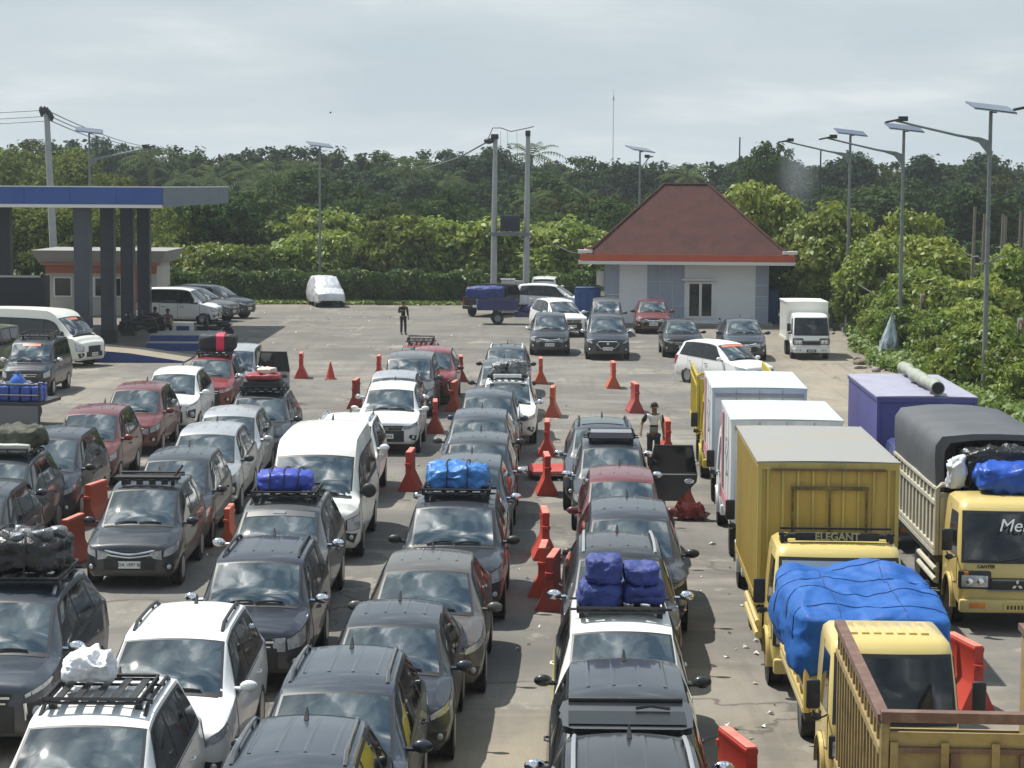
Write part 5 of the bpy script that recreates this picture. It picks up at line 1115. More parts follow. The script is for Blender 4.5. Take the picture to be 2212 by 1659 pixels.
# posts, signs and rubble on the right
WOODM = mat('grey_timber', (.22, .19, .15), .9, noise=(3, (.15, .13, .10), .4, .7, (1, 1, .2)))
for i, (px, py, yy, lab) in enumerate([(2097, 440, 97, 'tall bare timber post left of the nearest lamp pole'), (2118, 455, 98, 'shorter bare timber post close to the nearest lamp pole'), (2124, 445, 101, 'thin bare timber post just behind the nearest lamp pole'), (2158, 455, 100, 'bare timber post right of the nearest lamp pole'), (2164, 460, 102, 'second bare timber post right of the nearest lamp pole'), (2196, 448, 108, 'far timber post near the right edge'), (2206, 448, 109, 'outermost timber post at the right edge')]):
    pole('timber_post', lab, 'post', (px-1106)/FPX*yy, yy, top_y(py, yy), .10, WOODM, .08)['group'] = 'bare timber posts'
sh = thing('brick_ruin', 'low broken block wall in the undergrowth behind the nearest lamp pole', 'wall', ((2110-1106)/FPX*96, 96, 0)); mb = MB(); mb.box(.3, 0, 1.75, 1.6, .3, .25, rz=.2); mb.box(.5, 0, 2.1, 1.3, .3, .18, rz=.2); mb.box(-.3, .1, .8, .2, .3, 1.7); mb.build('wall_block', mat('ruin_block', (.24, .17, .13), .9, noise=(2, (.15, .12, .10), .4, .7)), sh, smooth=False)
def sign(label, px, py, yy, kind):
    p = D(px, py, yy); ro = thing('road_sign', label, 'sign', (p.x, p.y, 0), R(62)); mb = MB(); mb.tube([(0, 0, 0), (0, 0, p.z+.3)], .035, 8); mb.build('post', STEELG, ro)
    if kind == 'blue':
        mb = MB(); mb.box(0, -.05, p.z, .5, .02, .72, bev=.008); mb.build('sign_plate', mat('sign_blue', (.03, .10, .42), .4), ro)
    else:
        mb = MB(); mb.box(0, -.05, p.z, .62, .02, .82, bev=.008); q = mb.build('sign_plate', mat('sign_white', (.6, .6, .58), .5), ro); mb = MB()
        pts = [Vector((.24*math.cos(t), -.066, p.z+.08+.24*math.sin(t))) for t in np.linspace(0, 2*math.pi, 25)]; mb.tube(pts, .03, 5, False); mb.build('red_ring', mat('sign_red', (.5, .03, .03), .5), q)
sign('blue rectangular sign on a thin post in the right-hand verge', 1905, 622, 101, 'blue'); sign('pale sign with a red ring on a post below the middle lamp', 1990, 655, 92, 'red'); sign('pale sign with a red ring at the right edge', 2200, 712, 76, 'red'); sign('narrow pale sign standing just left of the red-ringed one', 1968, 655, 95, 'white')
CLEAR = mat('clear_wrap', (.55, .63, .68), .15, .1, .6, .5, noise=(2.5, (.14, .19, .17), .42, .60, (1.5, 1.5, .5)), bump=(4, .5))
p = G(1915, 782); tg = lump('wrapped_bundle', 'tall bundle wrapped in shiny clear plastic leaning in the verge', 'bundle', p, (1.15, .8, 2.1), CLEAR, seed=3, e=.7, wr=.07, wsc=1.6)
for v in tg.data.vertices: k = 1-.88*min(1, max(0, v.co.z)/2.0); v.co.x = v.co.x*k+.18*v.co.z*.6; v.co.y *= k
lump('plastic_bag', 'small crumpled pale blue bag on the greenery right of the wrapped bundle', 'bag', (*G(1990, 745).xy, .55), (.45, .4, .5), mat('bag_paleblue', (.35, .45, .55), .4), seed=8, wr=.09)
STONE = mat('rubble', (.30, .27, .23), .95, noise=(2, (.20, .18, .15), .4, .7)); rr = random.Random(4)
mat('timber_scrap', (.16, .12, .085), .9)
for i in range(60):
    p = G(1848+rr.uniform(0, 160), 742+rr.uniform(0, 62)); o = lump('rubble_block', 'broken concrete lump in the rubble heap behind the purple truck', 'rubble', (p.x, p.y, -.03), (rr.uniform(.12, .55), rr.uniform(.12, .4), rr.uniform(.08, .26)), rr.choice((STONE, STONE, CONC, MATS['timber_scrap'])), rz=rr.uniform(0, 3), seed=i, e=.4, wr=.09, n=(10, 7), group='rubble heap')
mb = MB(); p = G(1822, 712); tag(MB().box(p.x+.2, p.y, .16, .7, .5, .32).build('block_footing', CONC, None, False), 'square concrete footing at the foot of the farthest right-hand lamp', 'footing')

# ------------------------------------------------------------ red water barriers
BARR = mat('barrier_red', (.46, .040, .026), .5, 0, .4, 0, noise=(3, (.33, .04, .028), .45, .75), dust=.12); BARRP = mat('barrier_pale', (.60, .20, .15), .6, noise=(3, (.5, .12, .09), .4, .7))  # second red is a paler tone for the barrier top faces
def barrier_parts():
    L = 1.0; prof = [(.25, 0), (.25, .05), (.235, .07), (.15, .25), (.085, .38), (.072, .42), (.066, .84), (.075, .86), (.075, .90), (.06, .92)]
    pr = prof+[(-x, z) for x, z in reversed(prof)]; mb = MB(); n = len(pr)
    ys = [0, .03, .30, .34, .46, .50, .70, .74, .97, 1.0]; rings = []
    for y in ys:
        k = .97 if y in (0, 1.0) else 1; s = .55 if .33 < y < .47 or .69 < y < .73 else 1
        rings.append([Vector((x*k*(s if .43 < z < .82 else 1), y, z)) for x, z in pr])
    mb.grid([r_+[r_[0]] for r_ in rings]); m_ = n+1; mb.f.append(tuple(range(n))); mb.f.append(tuple((len(ys)-1)*m_+i for i in reversed(range(n))))
    body = mb.mesh('barrier_body', BARR, True, 35)
    mb = MB(); mb.box(0, .5, .925, .13, .98, .025, bev=.008); top = mb.mesh('top_face', BARRP)
    mb = MB(); mb.cyl((0, -.02, .62), (0, -.02, .68), .085, n=12); mb.cyl((0, 1.02, .70), (0, 1.02, .77), .085, n=12); mb.box(0, -.008, .28, .12, .02, .05); lug = mb.mesh('coupling_lug', BARR)
    return body, top, lug
BP = barrier_parts(); BMS = [BARR, BARR, mat('barrier_orange', (.50, .085, .035), .55, 0, .4, 0, noise=(3, (.38, .07, .04), .45, .75), dust=.2), mat('barrier_dark', (.34, .03, .024), .5, 0, .4, 0, noise=(3, (.25, .035, .03), .45, .75), dust=.25)]
def barrier(label, px, py, rz=0, s=1., loc=None, name='water_barrier'):
    p = loc or G(px, py); ro = thing(name, label, 'barrier', p, R(rz), 'red plastic barriers'); ro.scale = (s,)*3
    m = BMS[int(abs(px*7+py*3)) % 4]
    for nm, me in zip(('barrier_body', 'top_face', 'coupling_lug'), BP):
        o = obj(nm, me, ro)
        if nm != 'top_face': o.material_slots[0].link = 'OBJECT'; o.material_slots[0].material = m
    return ro
for (px, py, rz, s, lab) in [(650, 818, 4, 1, 'red barrier nearest the open-doored car at the back left'), (817, 818, 0, .9, 'red barrier half hidden left of the grey minivan'), (765, 884, -3, 1, 'red barrier left of the white car with the black grille'), (996, 825, 3, 1, 'red barrier behind the red car at the end of the fourth lane'), (977, 889, -6, 1, 'dark red barrier beside the grey minivan'), (940, 937, 2, 1, 'red barrier beside the front corner of the white car with the black grille'), (882, 1062, -3, 1, 'large red barrier right of the high-roofed white van'),
  (1168, 830, 0, 1, 'red barrier right of the dark car heading the middle queue'), (1192, 902, -4, 1, 'red barrier right of the white car with the light bar'), (1181, 987, -2, 1, 'red barrier standing above the one with the fallen barrier behind'), (1183, 1072, 2, 1, 'red barrier in front of the fallen barrier'), (1179, 1212, 2, 1, 'red barrier beside the dark car carrying the light blue bundle'), (1170, 1292, -4, .95, 'middle red barrier of the tight cluster beside the blue bundles'), (1187, 1322, -8, 1, 'frontmost red barrier of the tight cluster beside the blue bundles'),
  (1326, 840, 1, 1, 'lone red barrier in the open tarmac left of the yellow slatted truck'), (1376, 893, 5, 1, 'red barrier behind the man in the striped shirt'), (1443, 985, 0, 1, 'red barrier right of the man in the striped shirt'), (1473, 1117, -12, 1, 'red barrier beside the open car door'), (490, 1180, 0, .8, 'red barrier peeping out between the dark cars on the left'),
  (1622, 1790, 13, 1., 'big red barrier at the bottom beside the lorries'), (2112, 1540, 12, 1., 'red barrier right of the yellow truck cab under the blue tarpaulin'), (190, 1136, -12, .93, 'red barrier left of the dark car with the roof bars'), (140, 1222, -9, .93, 'red barrier beside the black bundled luggage on the left')]:
    barrier(lab, px, py, rz, s)
fb = barrier('fallen red barrier lying flat on the ground in the barrier line', 1140, 1028, 0); fb.rotation_euler = (0, R(88), R(-84)); fb.location.z = .16; fb.scale = (.6, 1, 1)
cone = thing('traffic_cone', 'small red traffic cone at the back left', 'cone', G(714, 819)); mb = MB(); mb.lathe([(.03, .17), (.55, .045), (.62, .03), (.66, .0)], (0, 0, 0), 'z', 16); mb.box(0, 0, .02, .42, .42, .04, bev=.01); mb.build('cone_body', BARR, cone)
# ------------------------------------------------------------ litter
LIT = [mat('litter_white', (.7, .7, .68), .7), mat('litter_tan', (.45, .38, .28), .8), mat('litter_dark', (.05, .05, .05), .8)]; LM = []
for i in range(5):
    q = random.Random(i); mb = MB(); mb.add([(-.09, -.05, .01), (.08, -.06, .03+.03*q.random()), (.10, .05, .012), (-.07, .06, .035*q.random()+.01)], [(0, 1, 2), (0, 2, 3)]); LM.append(mb.mesh('litter_scrap', LIT[0] if i < 3 else LIT[i-2], False))
q = random.Random(22)
for (x0, x1, y0, y1, n_) in ((560, 1120, 670, 760, 46), (900, 1250, 850, 1450, 44), (1440, 1640, 780, 1600, 34), (150, 560, 1180, 1500, 14), (520, 800, 655, 680, 14), (1190, 1480, 1400, 1650, 12), (1560, 1700, 1300, 1600, 10)):
    for i in range(n_):
        py_ = q.uniform(y0, y1); p = G(q.uniform(x0, x1), py_); o = obj('litter_scrap', LM[q.randrange(5)], None, p); o.rotation_euler = (0, 0, q.uniform(0, 6)); s = q.uniform(.35, .9)*(.6 if py_ > 1200 else 1); o.scale = (s, s, 1); tag(o, 'scrap of litter lying on the tarmac', 'litter', 'litter on the tarmac')
br = thing('bird', 'tiny bird gliding in the sky left of centre', 'bird', D(714, 243, 150)); mb = MB(); mb.sphere((0, 0, 0), .07, .16, .06, 8, 6); mb.add([(-.45, .05, .08), (0, -.07, .02), (0, .09, .02), (.45, .05, .1)], [(0, 1, 2), (1, 3, 2)]); mb.build('bird_body', INK, br)
# ------------------------------------------------------------ the cars
car_col = {}
V1, V3, V4, V5 = 1050, 1160, 1205, 1215
SILR = ALU
def C(key, kind, px, py, vp, colr, label, *a, **k): car_col[key] = colr; return car(key, kind, px, py, vp, colr, label, *a, **k)
# first lane
C('a', 'mpv', -62, 1070, V1, DARKP, 'dark car cut off by the left edge beside the blue-grey one', mirror=CHROME)
C('b', 'suv', -9, 1000, V1, SLATEP, 'blue-grey car at the left edge with canvas and pale boxes on its roof', rail=BLKPL)
C('c', 'tall', 14, 1296, V1, SLATEP, 'dark slate car at the left edge carrying a big black plastic bundle', mirror=CHROME, rail=ALU, scale=1.04)
C('d', 'innova', 104, 947, V1, NAVYP, 'dark navy car between the canvas-topped car and the red cars', mirror=BLKPL)
C('e', 'mpv', 200, 893, V1, MAROONP, 'dark red car behind the navy one, nearest of the red cars in the left lane', mirror=REDP)
C('f', 'mpv', 297, 841, V1, MAROONP, 'dark red car in front of the white one, with chrome brow above its headlight')
C('g', 'tall', 377, 807, V1, WHITEP, 'white car between two red ones in the left lane')
C('h', 'suv', 458, 776, V1, REDP, 'red car carrying a black and red bag', mirror=CHROME, scale=.95)
C('i', 'boxy', 506, 757, V1, SILVP, 'silver-grey car at the back left with its front door wide open', mirror=CHROME, scale=.97)
# second lane
C('j', 'mpv', 314, 1056, V1+10, DARKP, 'dark grey car with bare roof bars and a readable number plate', mirror=DARKP, scale=.98, plate=PLATEW)
C('k', 'mpv', 384, 993, V1, DARKP, 'dark grey car behind the one with the bare roof bars')
C('l', 'tall', 448, 937, V1, SILVP, 'silver car, front one of the silver pair, with a black mirror', mirror=BLKPL)
C('m', 'tall', 495, 898, V1, SILVP, 'silver car, rear one of the silver pair', handle=CHROME)
C('n', 'suv', 563, 858, V1, DARKP, 'dark car with red and black luggage piled on its roof', rail=BLKPL, mirror=DARKP)
# third lane
C('o', 'suv', 190, 1563, V3-30, WHITEP, 'white car at the bottom left with a roof basket and a white bag', scale=.97, rail=BLKPL)
C('p', 'suv', 378, 1376, V3-30, WHITEP, 'white car with black roof rails and a black headlight strip, left of centre', rail=BLKPL, scale=.97)
C('q', 'square', 560, 1211, V3-20, NAVYP, 'dark navy car with chrome mirrors and black roof rails', rail=BLKPL, mirror=CHROME, scale=.98)
C('r', 'suv', 609, 1098, V3-10, GREYP, 'grey car with a blue bag on its roof rack', mirror=CHROME, rail=BLKPL)
C('s', 'van', 683, 981, V3, CREAMP, 'high-roofed cream-white van with black mirrors', 'van', mirror=BLKPL, name='passenger_van')
C('t', 'square', 742, 915, V3, WHITEP, 'white car hidden behind the high-roofed van', rail=CHROME)
C('u', 'suv', 845, 840, V3+10, WHITEP, 'white car with a wide black grille facing the open tarmac', scale=.96)
C('v', 'mpv', 850, 815, V3+10, SILVP, 'silver car just behind the white one with the black grille', mirror=CHROME)
C('w', 'boxy', 886, 774, V3+10, GREYP, 'boxy grey minivan behind the silver car', mirror=GREYP)
C('x', 'tall', 933, 760, V3+20, REDP, 'red car overlapping the grey minivan at the end of the queue', mirror=MAROONP)
C('y', 'suv', 907, 748, V3+20, REDP, 'red car with a roof rack, last in its queue', scale=.9)
# fourth lane
C('aa', 'tall', 615, 1675, V4, SLATEP, 'dark car at the bottom edge showing only its ribbed roof with grey rails', rail=GREYP)
C('z', 'tall', 727, 1491, V4, SLATEP, 'dark slate car with grey roof rails, directly in front of the small dark car', rail=GREYP, mirror=DARKP)
C('bb', 'cross', 848, 1349, V4, DARKP, 'small dark car between the ribbed-roof car and the grey-brown one', scale=.97)
C('cc', 'cross', 923, 1230, V4, BROWNP, 'grey-brown car with a stubby aerial above its windscreen', scale=1.02)
C('dd', 'square', 983, 1093, V4, DARKP, 'dark car carrying a light blue tarpaulin bundle', mirror=BLKPL, scale=1.03)
C('ee', 'mpv', 1012, 1008, V4, SLATEP, 'dark car behind the light blue bundle', mirror=CHROME)
C('ff', 'mpv', 1033, 957, V4, DARKP, 'dark car with pale windscreen top, two cars behind the light blue bundle', mirror=CHROME)
C('gg', 'tall', 1036, 904, V4, SLATEP, 'dark car three behind the light blue bundle')
C('hh', 'mpv', 1055, 856, V4, SLATEP, 'dark car just in front of the white one with the light bar')
C('ii', 'suv', 1096, 827, V4, WHITEP, 'white car with a white light bar on its roof', rail=WHITEP, mirror=CHROME, scale=.95)
C('jj', 'mpv', 1086, 788, V4, SLATEP, 'dark car behind the white one with the light bar', mirror=BLKPL)
C('kk', 'square', 1094, 754, V4, DARKP, 'dark car with white roof rails at the far end of the middle queue', rail=WHITEP, mirror=BLKPL, scale=.95)
# fifth lane
C('ll', 'suv', 1372, 1722, V5, BLACKP, 'black car at the bottom edge with its tailgate raised', rail=ALU, mirror=CHROME)
C('mm', 'mpv', 1357, 1522, V5, DARKP, 'dark car behind the raised tailgate', mirror=CHROME, scale=1.03)
C('nn', 'mpv', 1343, 1361, V5, CREAMP, 'white and yellow car carrying stacked blue bundles', mirror=BLACKP, scale=1.02)
C('oo', 'tall', 1339, 1203, V5, BLACKP, 'black car with silver roof rails behind the stacked blue bundles', rail=ALU, mirror=CHROME)
C('pp', 'tall', 1361, 1119, V5, DARKP, 'dark car with black mirrors between the red car and the silver-railed one', mirror=BLACKP, scale=1.03)
C('qq', 'mpv', 1343, 1038, V5, MAROONP, 'red car in the right-hand car queue', mirror=MAROONP, scale=.98)
C('rr', 'mpv', 1321, 966, V5, DARKP, 'dark car with a rear door wide open and a tray on its roof', mirror=CHROME)
C('ss', 'suv', 1303, 926, V5, SLATEP, 'dark car with a glass roof at the end of the right-hand car queue', rail=BLKPL, mirror=CHROME)
# parked near the white building
gp = 'cars parked by the white building'
C('tt', 'mpv', 1188, 682, 1190, DARKP, 'dark car with chrome grille lines, leftmost of the facing row by the building', mirror=CHROME, group=gp)
C('uu', 'innova', 1311, 685, 1190, DARKP, 'dark car with a framed hexagonal grille, second of the facing row', mirror=CHROME, group=gp)
C('vv', 'boxy', 1310, 651, 1230, GREYP, 'grey car with luggage behind its windscreen, half hidden by the framed-grille car', group=gp, scale=.95)
C('ww', 'hatch', 1409, 651, 1200, MAROONP, 'small dark red car in front of the white wall', group=gp, scale=1.06)
C('xx', 'cross', 1471, 694, 1150, BLACKP, 'black car with a shining headlight, third of the facing row', group=gp, scale=.95)
C('yy', 'hatch', 1604, 693, 1230, SLATEP, 'grey-blue car parked before the right corner of the white building', group=gp, scale=1.1)
C('zz', 'mpv', 0, 0, 0, WHITEP, 'white car turned to the right beyond the white lorries', at=(7.75, 79.2), rz=R(33), handle=BLKPL, group=gp, scale=.94)
C('ac', 'tall', 1212, 651, 0, WHITEP, 'white car with black grille angled right, behind the dark row by the blue tank', rz=R(16), group=gp)
C('ad', 'mpv', 0, 0, 0, WHITEP, 'white car seen side-on behind the blue cargo tricycle', at=(2.2, 122.5), rz=R(84), group=gp)
C('ae', 'boxy', 0, 0, 0, CREAMP, 'white vehicle seen from behind at the foot of the twin poles', at=(1.95, 129.2), rz=R(176), group=gp)
g2 = 'cars parked by the filling station'
C('k1', 'boxy', 0, 0, 0, WHITEP, 'white car in profile beside the station columns', at=(-17.15, 112.0), rz=R(84), group=g2, handle=BLKPL)
C('k2', 'suv', 0, 0, 0, GREYP, 'grey car between the white and the navy one at the station', at=(-16.75, 114.6), rz=R(72), group=g2)
C('k3', 'suv', 0, 0, 0, NAVYP, 'dark navy car, farthest of the three at the station', at=(-16.2, 117.4), rz=R(68), group=g2)
C('k4', 'van', 0, 0, 0, CREAMP, 'cream-white high-roofed van turned right beside the pump island', 'van', at=(-18.85, 86.4), rz=R(66), mirror=BLKPL, name='passenger_van', group=g2)
C('k5', 'boxy', 71, 740, V1, DARKP, 'dark boxy car with a roof rack and orange sun strip, facing forward at the left', mirror=CHROME, group=g2)
C('k6', 'boxy', 0, 0, 0, paint('olive', (.09, .12, .05), dust=.4), 'olive green van half cut off by the left edge', 'van', at=(-19.75, 81), rz=R(-8), group=g2, name='passenger_van')
C('cv', 'mpv', 0, 0, 0, DARKP, 'car hidden under a crumpled silver cover at the back of the lot', at=((706-1106)/FPX*130.5, 129.2), rz=R(14), group=None, skip=[x for x in ('body', 'windscreen', 'windscreen_seal', 'wiper', 'rear_window', 'window_trim', 'side_window', 'door', 'door_skin', 'door_handle', 'headlight', 'headlight_surround', 'fog_light', 'fog_bulb', 'tail_light', 'side_mirror', 'wheel_arch', 'grille', 'grille_bar', 'bumper_intake', 'number_plate', 'plate_characters', 'roof_antenna', 'sill_cladding')], name='covered_car')
def car_cover(key):
    root, S, P, loc, rz, sc = CARS[key]; ts = np.linspace(0, P['L'], 52); vs = np.linspace(.6, 11.4, 70); rows = []
    for t in ts:
        row = []
        for v in vs:
            p = S(t, v); n = Vector((p.x, (p.y)*.5, (p.z-.6)*1.3)).normalized(); q = p*1.0+n*(.05+.04*fbm(p, 2.0, 4)+.045*max(0, 1-3*abs(fbm(p, 1.2, 8)))); q.z = max(q.z, .22+.06*math.sin(t*5)); row.append(q)
        rows.append(row)
    mb = MB(); mb.grid(rows); nv = len(vs); mb.f.append(tuple(range(nv))); mb.f.append(tuple((len(ts)-1)*nv+i for i in reversed(range(nv))))
    mb.build('car_cover', mat('cover_silver', (.60, .61, .63), .38, .35, .5, noise=(2, (.50, .51, .54), .4, .7), bump=(4, .7, 5)), root, angle=60)
car_cover('cv')
# yellow flanks of the white-and-yellow car
root, S, P, loc, rz, sc = CARS['nn']
for F in ((lambda c: c), mirror_v):
    mb = MB(); patch(mb, S, F([(.25, .6), (P['L']-.3, .6), (P['L']-.3, 2.9), (.55, 2.9)]), 20, 8, .010); mb.build('yellow_side', paint('taxi_yellow', (.62, .55, .06), dust=.3), root)
# stickers, plates and light bars
def sun_strip(key, m, t=.10, half=1.6):
    root, S, P, loc, rz, sc = CARS[key]; mb = MB(); patch(mb, S, [(P['tw']-.05-t, 6-half), (P['tw']-.05, 6-half), (P['tw']-.05, 6+half), (P['tw']-.05-t, 6+half)], 2, 12, .011); mb.build('sun_strip', m, root)
ORS = mat('sticker_orange', (.62, .20, .12), .5); sun_strip('k5', ORS, .08, .9); sun_strip('k4', ORS, .10, .7); sun_strip('zz', ORS, .12, 1.6); sun_strip('r', mat('strip_grey', (.09, .095, .10), .5), .13, 1.75); sun_strip('jj', mat('strip_grey2', (.06, .065, .07), .5), .1, 1.7)
root, S, P, loc, rz, sc = CARS['r']; p = S(P['tw']-.09, 6.05); mb = MB(); mb.box(-.02, p.y-.03, p.z+.012, .20, .03, .06, rx=R(-25)); mb.build('windscreen_label', PLATEW, root, smooth=False)
root, S, P, loc, rz, sc = CARS['j']
for ch in list(root.children):
    if ch.name.startswith('number_plate'):
        for c2 in ch.children: bpy.data.objects.remove(c2)
        lettering('DA 1897 BJ', .085, INK, ch, (0, -P['L']/2-.040, P['zs']+.24), (R(90), 0, 0)); break
sr = GLASS
root, S, P, loc, rz, sc = CARS['ss']; mb = MB(); patch(mb, S, [(P['tw']+.35, 4.5), (P['tr']-.7, 4.5), (P['tr']-.7, 7.5), (P['tw']+.35, 7.5)], 8, 10, .012); mb.build('glass_roof', GLASS, root)
# open doors and the raised tailgate
def open_door(key, t, side, z0, z1, width, ang, cut=True, mirror=None):
    root, S, P, loc, rz, sc = CARS[key]; p = S(t, 3 if side > 0 else 9); zb = P['b0']
    mb = MB(); q = [(0, z0), (width*.62, z0), (width, z0+.42), (width*1.02, zb), (0, zb)] if cut else [(0, z0), (width*.95, z0), (width, z0+.15), (width*1.0, zb), (0, zb)]
    mb.prism(q, 'y', -.05, .05); mb.v = [(x*side, y, z) for x, y, z in mb.v]; dr = mb.build('open_door', car_col[key], root, angle=30); dr.location = (p.x, p.y, 0); dr.rotation_euler = (0, 0, R(ang)*side)
    mb = MB(); q = [(0.02, zb), (width, zb), (width*.90, z1), (.14, z1)]
    mb.tube([(x*side, 0, z) for x, z in q]+[(q[0][0]*side, 0, q[0][1])], .032, 6); mb.build('door_frame', BLKPL, dr)
    mb = MB(); mb.add([(x*side, 0, z) for x, z in q]+[(x*side, .012, z) for x, z in q], [(0, 1, 2, 3), (7, 6, 5, 4)]); mb.build('door_window', SIDEG, dr, smooth=False)
    mb = MB(); mb.box(width*.5*side, -.056, zb-.01, width, .02, .025); mb.build('door_moulding', CHROME, dr, smooth=False)
    mb = MB(); hx = width*.84*side; mb.tube([(hx+.1*math.cos(a)*1.0, -.07, zb-.16+.045*math.sin(a)) for a in np.linspace(0, 2*math.pi, 17)], .013, 5, False); mb.box(hx, -.062, zb-.16, .22, .03, .035, bev=.01); mb.build('door_handle', CHROME if not mirror else BLKPL, dr)
    if mirror: mb = MB(); mb.sphere((.10*side, -.16, zb+.12), .13, .07, .08, 12, 8); mb.build('door_mirror', mirror, dr)
    return dr
open_door('rr', 2.35, 1, .38, 1.58, 1.05, 0, True)
open_door('i', 1.05, 1, .34, 1.72, 1.12, -4, False, CHROME)
root, S, P, loc, rz, sc = CARS['ll']   # raised tailgate
mb = MB(); y0 = P['tr']-P['L']/2+.02; z0 = P['H']-.05; dirv = Vector((0, math.cos(R(3)), math.sin(R(3)))); nv_ = Vector((0, -math.sin(R(3)), math.cos(R(3))))
def tg_(u, x, h=0): p = Vector((x, y0, z0))+dirv*u+nv_*h; return p
mb.grid([[tg_(u, x*w_, .02) for x in np.linspace(-1, 1, 7)] for u, w_ in ((0, .55), (.10, .66), (.55, .68), (.62, .70), (.95, .66), (1.02, .6))]); mb.grid([[tg_(u, x*w_, -.05) for x in np.linspace(-1, 1, 7)] for u, w_ in ((0, .55), (.10, .66), (.55, .68), (.62, .70), (.95, .66), (1.02, .6))])
hatch = mb.build('raised_tailgate', BLACKP, root)
mb = MB(); mb.grid([[tg_(u, x*.60, .035) for x in np.linspace(-1, 1, 7)] for u in (.12, .58)]); mb.build('tailgate_window', mat('hatch_glass', (.006, .007, .008), .25, 0, .25), hatch)
mb = MB(); [mb.tube([tg_(.02, s*.55, -.02), tg_(.5, s*.62, -.35)], .02, 6) for s in (-1, 1)]; mb.tube([tg_(.60, .1, .06), tg_(.66, .25, .07), tg_(.60, .45, .06)], .018, 5); mb.box(0, *tg_(.99, 0, .04)[1:], 1.2, .10, .05, rx=R(3), bev=.015); mb.build('tailgate_trim', BLKPL, hatch)
# racks
roof_rack('j', 2.0, 2.95, .52, .05, 4, mth='bars'); rk = CARS['j']; mb = MB(); S = rk[1]; z = S(2.4, 6).z
for t in (2.0, 2.2, 2.75): mb.tube([(-.60, t-rk[2]['L']/2, z+.11), (.62, t-rk[2]['L']/2, z+.11)], .028, 6)
mb.box(0, 2.02-rk[2]['L']/2, z+.09, 1.0, .05, .09); [mb.box(x, 1.95-rk[2]['L']/2, z+.03, .12, .05, .1) for x in (-.35, -.12, .12, .35)]; mb.tube([(.5, 2.1-rk[2]['L']/2, z+.1), (.66, 2.2-rk[2]['L']/2, z+.32)], .025, 6)
mb.build('roof_bar', RACKM, rk[0])
roof_rack('o', 2.15, 3.3, .52, .045, 5); roof_rack('h', 2.2, 3.4, .55, .08, 5); roof_rack('n', 2.1, 3.4, .55, .08, 5); roof_rack('r', 2.15, 3.3, .55, .08, 5); roof_rack('dd', 2.1, 3.2, .56, .08, 5); roof_rack('nn', 2.15, 3.3, .54, .05, 5)
roof_rack('c', 2.1, 3.5, .60, .05, 5); roof_rack('b', 2.1, 3.4, .58, .08, 5); roof_rack('rr', 2.15, 3.0, .50, .10, 6, m=RACKM, fair=True); roof_rack('y', 2.1, 3.3, .5, .14, 5); roof_rack('ii', 2.05, 3.2, .52, .06, 5); roof_rack('k5', 1.7, 3.2, .5, .1, 6)
root, S, P, loc, rz, sc = CARS['ii']; p = S(2.02, 6); mb = MB(); mb.box(0, p.y-.03, p.z+.17, .86, .08, .10, bev=.02); mb.build('light_bar', WHITEP, root); mb = MB(); [mb.box(s*.52, p.y-.03, p.z+.15, .16, .07, .10, bev=.01) for s in (-1, 1)]; mb.build('light_bar_end', BLKPL, root)
root, S, P, loc, rz, sc = CARS['rr']; p = S(2.2, 6); mb = MB(); mb.prism([(-.48, p.z+.10), (.48, p.z+.10), (.44, p.z+.22), (-.44, p.z+.22)], 'y', p.y-.14, p.y+.55); mb.build('roof_tray', mat('tray_grey', (.20, .21, .23), .25, .2), root)
L_ = lump
def roofload(key, name, label, cat, x, t, dz, size, m, seed, group=None, **k):
    q = on_roof(key, x, t, dz); return L_(name, label, cat, q, size, m, rz=CARS[key][4], seed=seed, group=group, **k)
roofload('b', 'canvas_bundle', 'dark green canvas heap on the roof of the blue-grey car', 'bundle', .15, 2.9, .12, (1.3, 1.0, .40), CLOTHG, 2, wr=.09)
roofload('b', 'pale_box', 'flat pale case under the canvas heap on the blue-grey car', 'case', .05, 2.28, .10, (1.1, .28, .16), mat('case_pale', (.5, .5, .46), .4), 3, e=.25, wr=.01)
roofload('c', 'plastic_bundle', 'big glossy black plastic bundle tied on the slate car at the left edge', 'bundle', -.06, 2.85, .13, (1.32, 1.35, .50), PLBLK, 4, wr=.08, e=.4, ropes=2, fold=.05)
for i in range(7):
    q = random.Random(i+40); roofload('c', 'plastic_bag', 'shiny grey plastic tuft poking from the top of the black bundle', 'bag', -.45+i*.15, 2.45+q.uniform(0, .5), .54, (.24, .24, .13), PLGREY, 10+i, wr=.08, group='tufts on the black bundle', n=(14, 9))
h = roofload('h', 'duffel_bag', 'black bag with bright red stripe on the red car', 'bag', .12, 2.75, .12, (1.2, .95, .56), BLKB, 5, e=.42, wr=.04)
mb = MB(); mb.tube([(.05+.12*math.sin(a)*0, .40*math.cos(a), .30+.31*math.sin(a)) for a in np.linspace(R(-40), R(220), 20)], .05, 6)
mb2 = MB(); mb2.grid([[Vector((x, -math.copysign(abs(math.cos(a))**.42, math.cos(a))*.50, .28+math.copysign(abs(math.sin(a))**.42, math.sin(a))*.305)) for x in (-.02, .10, .24)] for a in np.linspace(R(-50), R(230), 24)]); mb2.build('red_stripe', mat('stripe_red', (.62, .02, .07), .5), h)
roofload('n', 'luggage_stack', 'flat black luggage with a red top on the dark car', 'luggage', 0, 2.6, .10, (1.0, 1.0, .22), BLKB, 6, e=.3, wr=.02); roofload('n', 'sack', 'dark red flat sack lying on the black luggage', 'sack', 0, 2.55, .33, (.92, .9, .15), mat('sack_red', (.28, .035, .04), .6), 7, wr=.03); roofload('n', 'sack', 'small pale bundle topping the luggage pile on the dark car', 'sack', .1, 2.55, .47, (.5, .5, .16), mat('sack_pale', (.55, .45, .40), .7), 8, wr=.05)
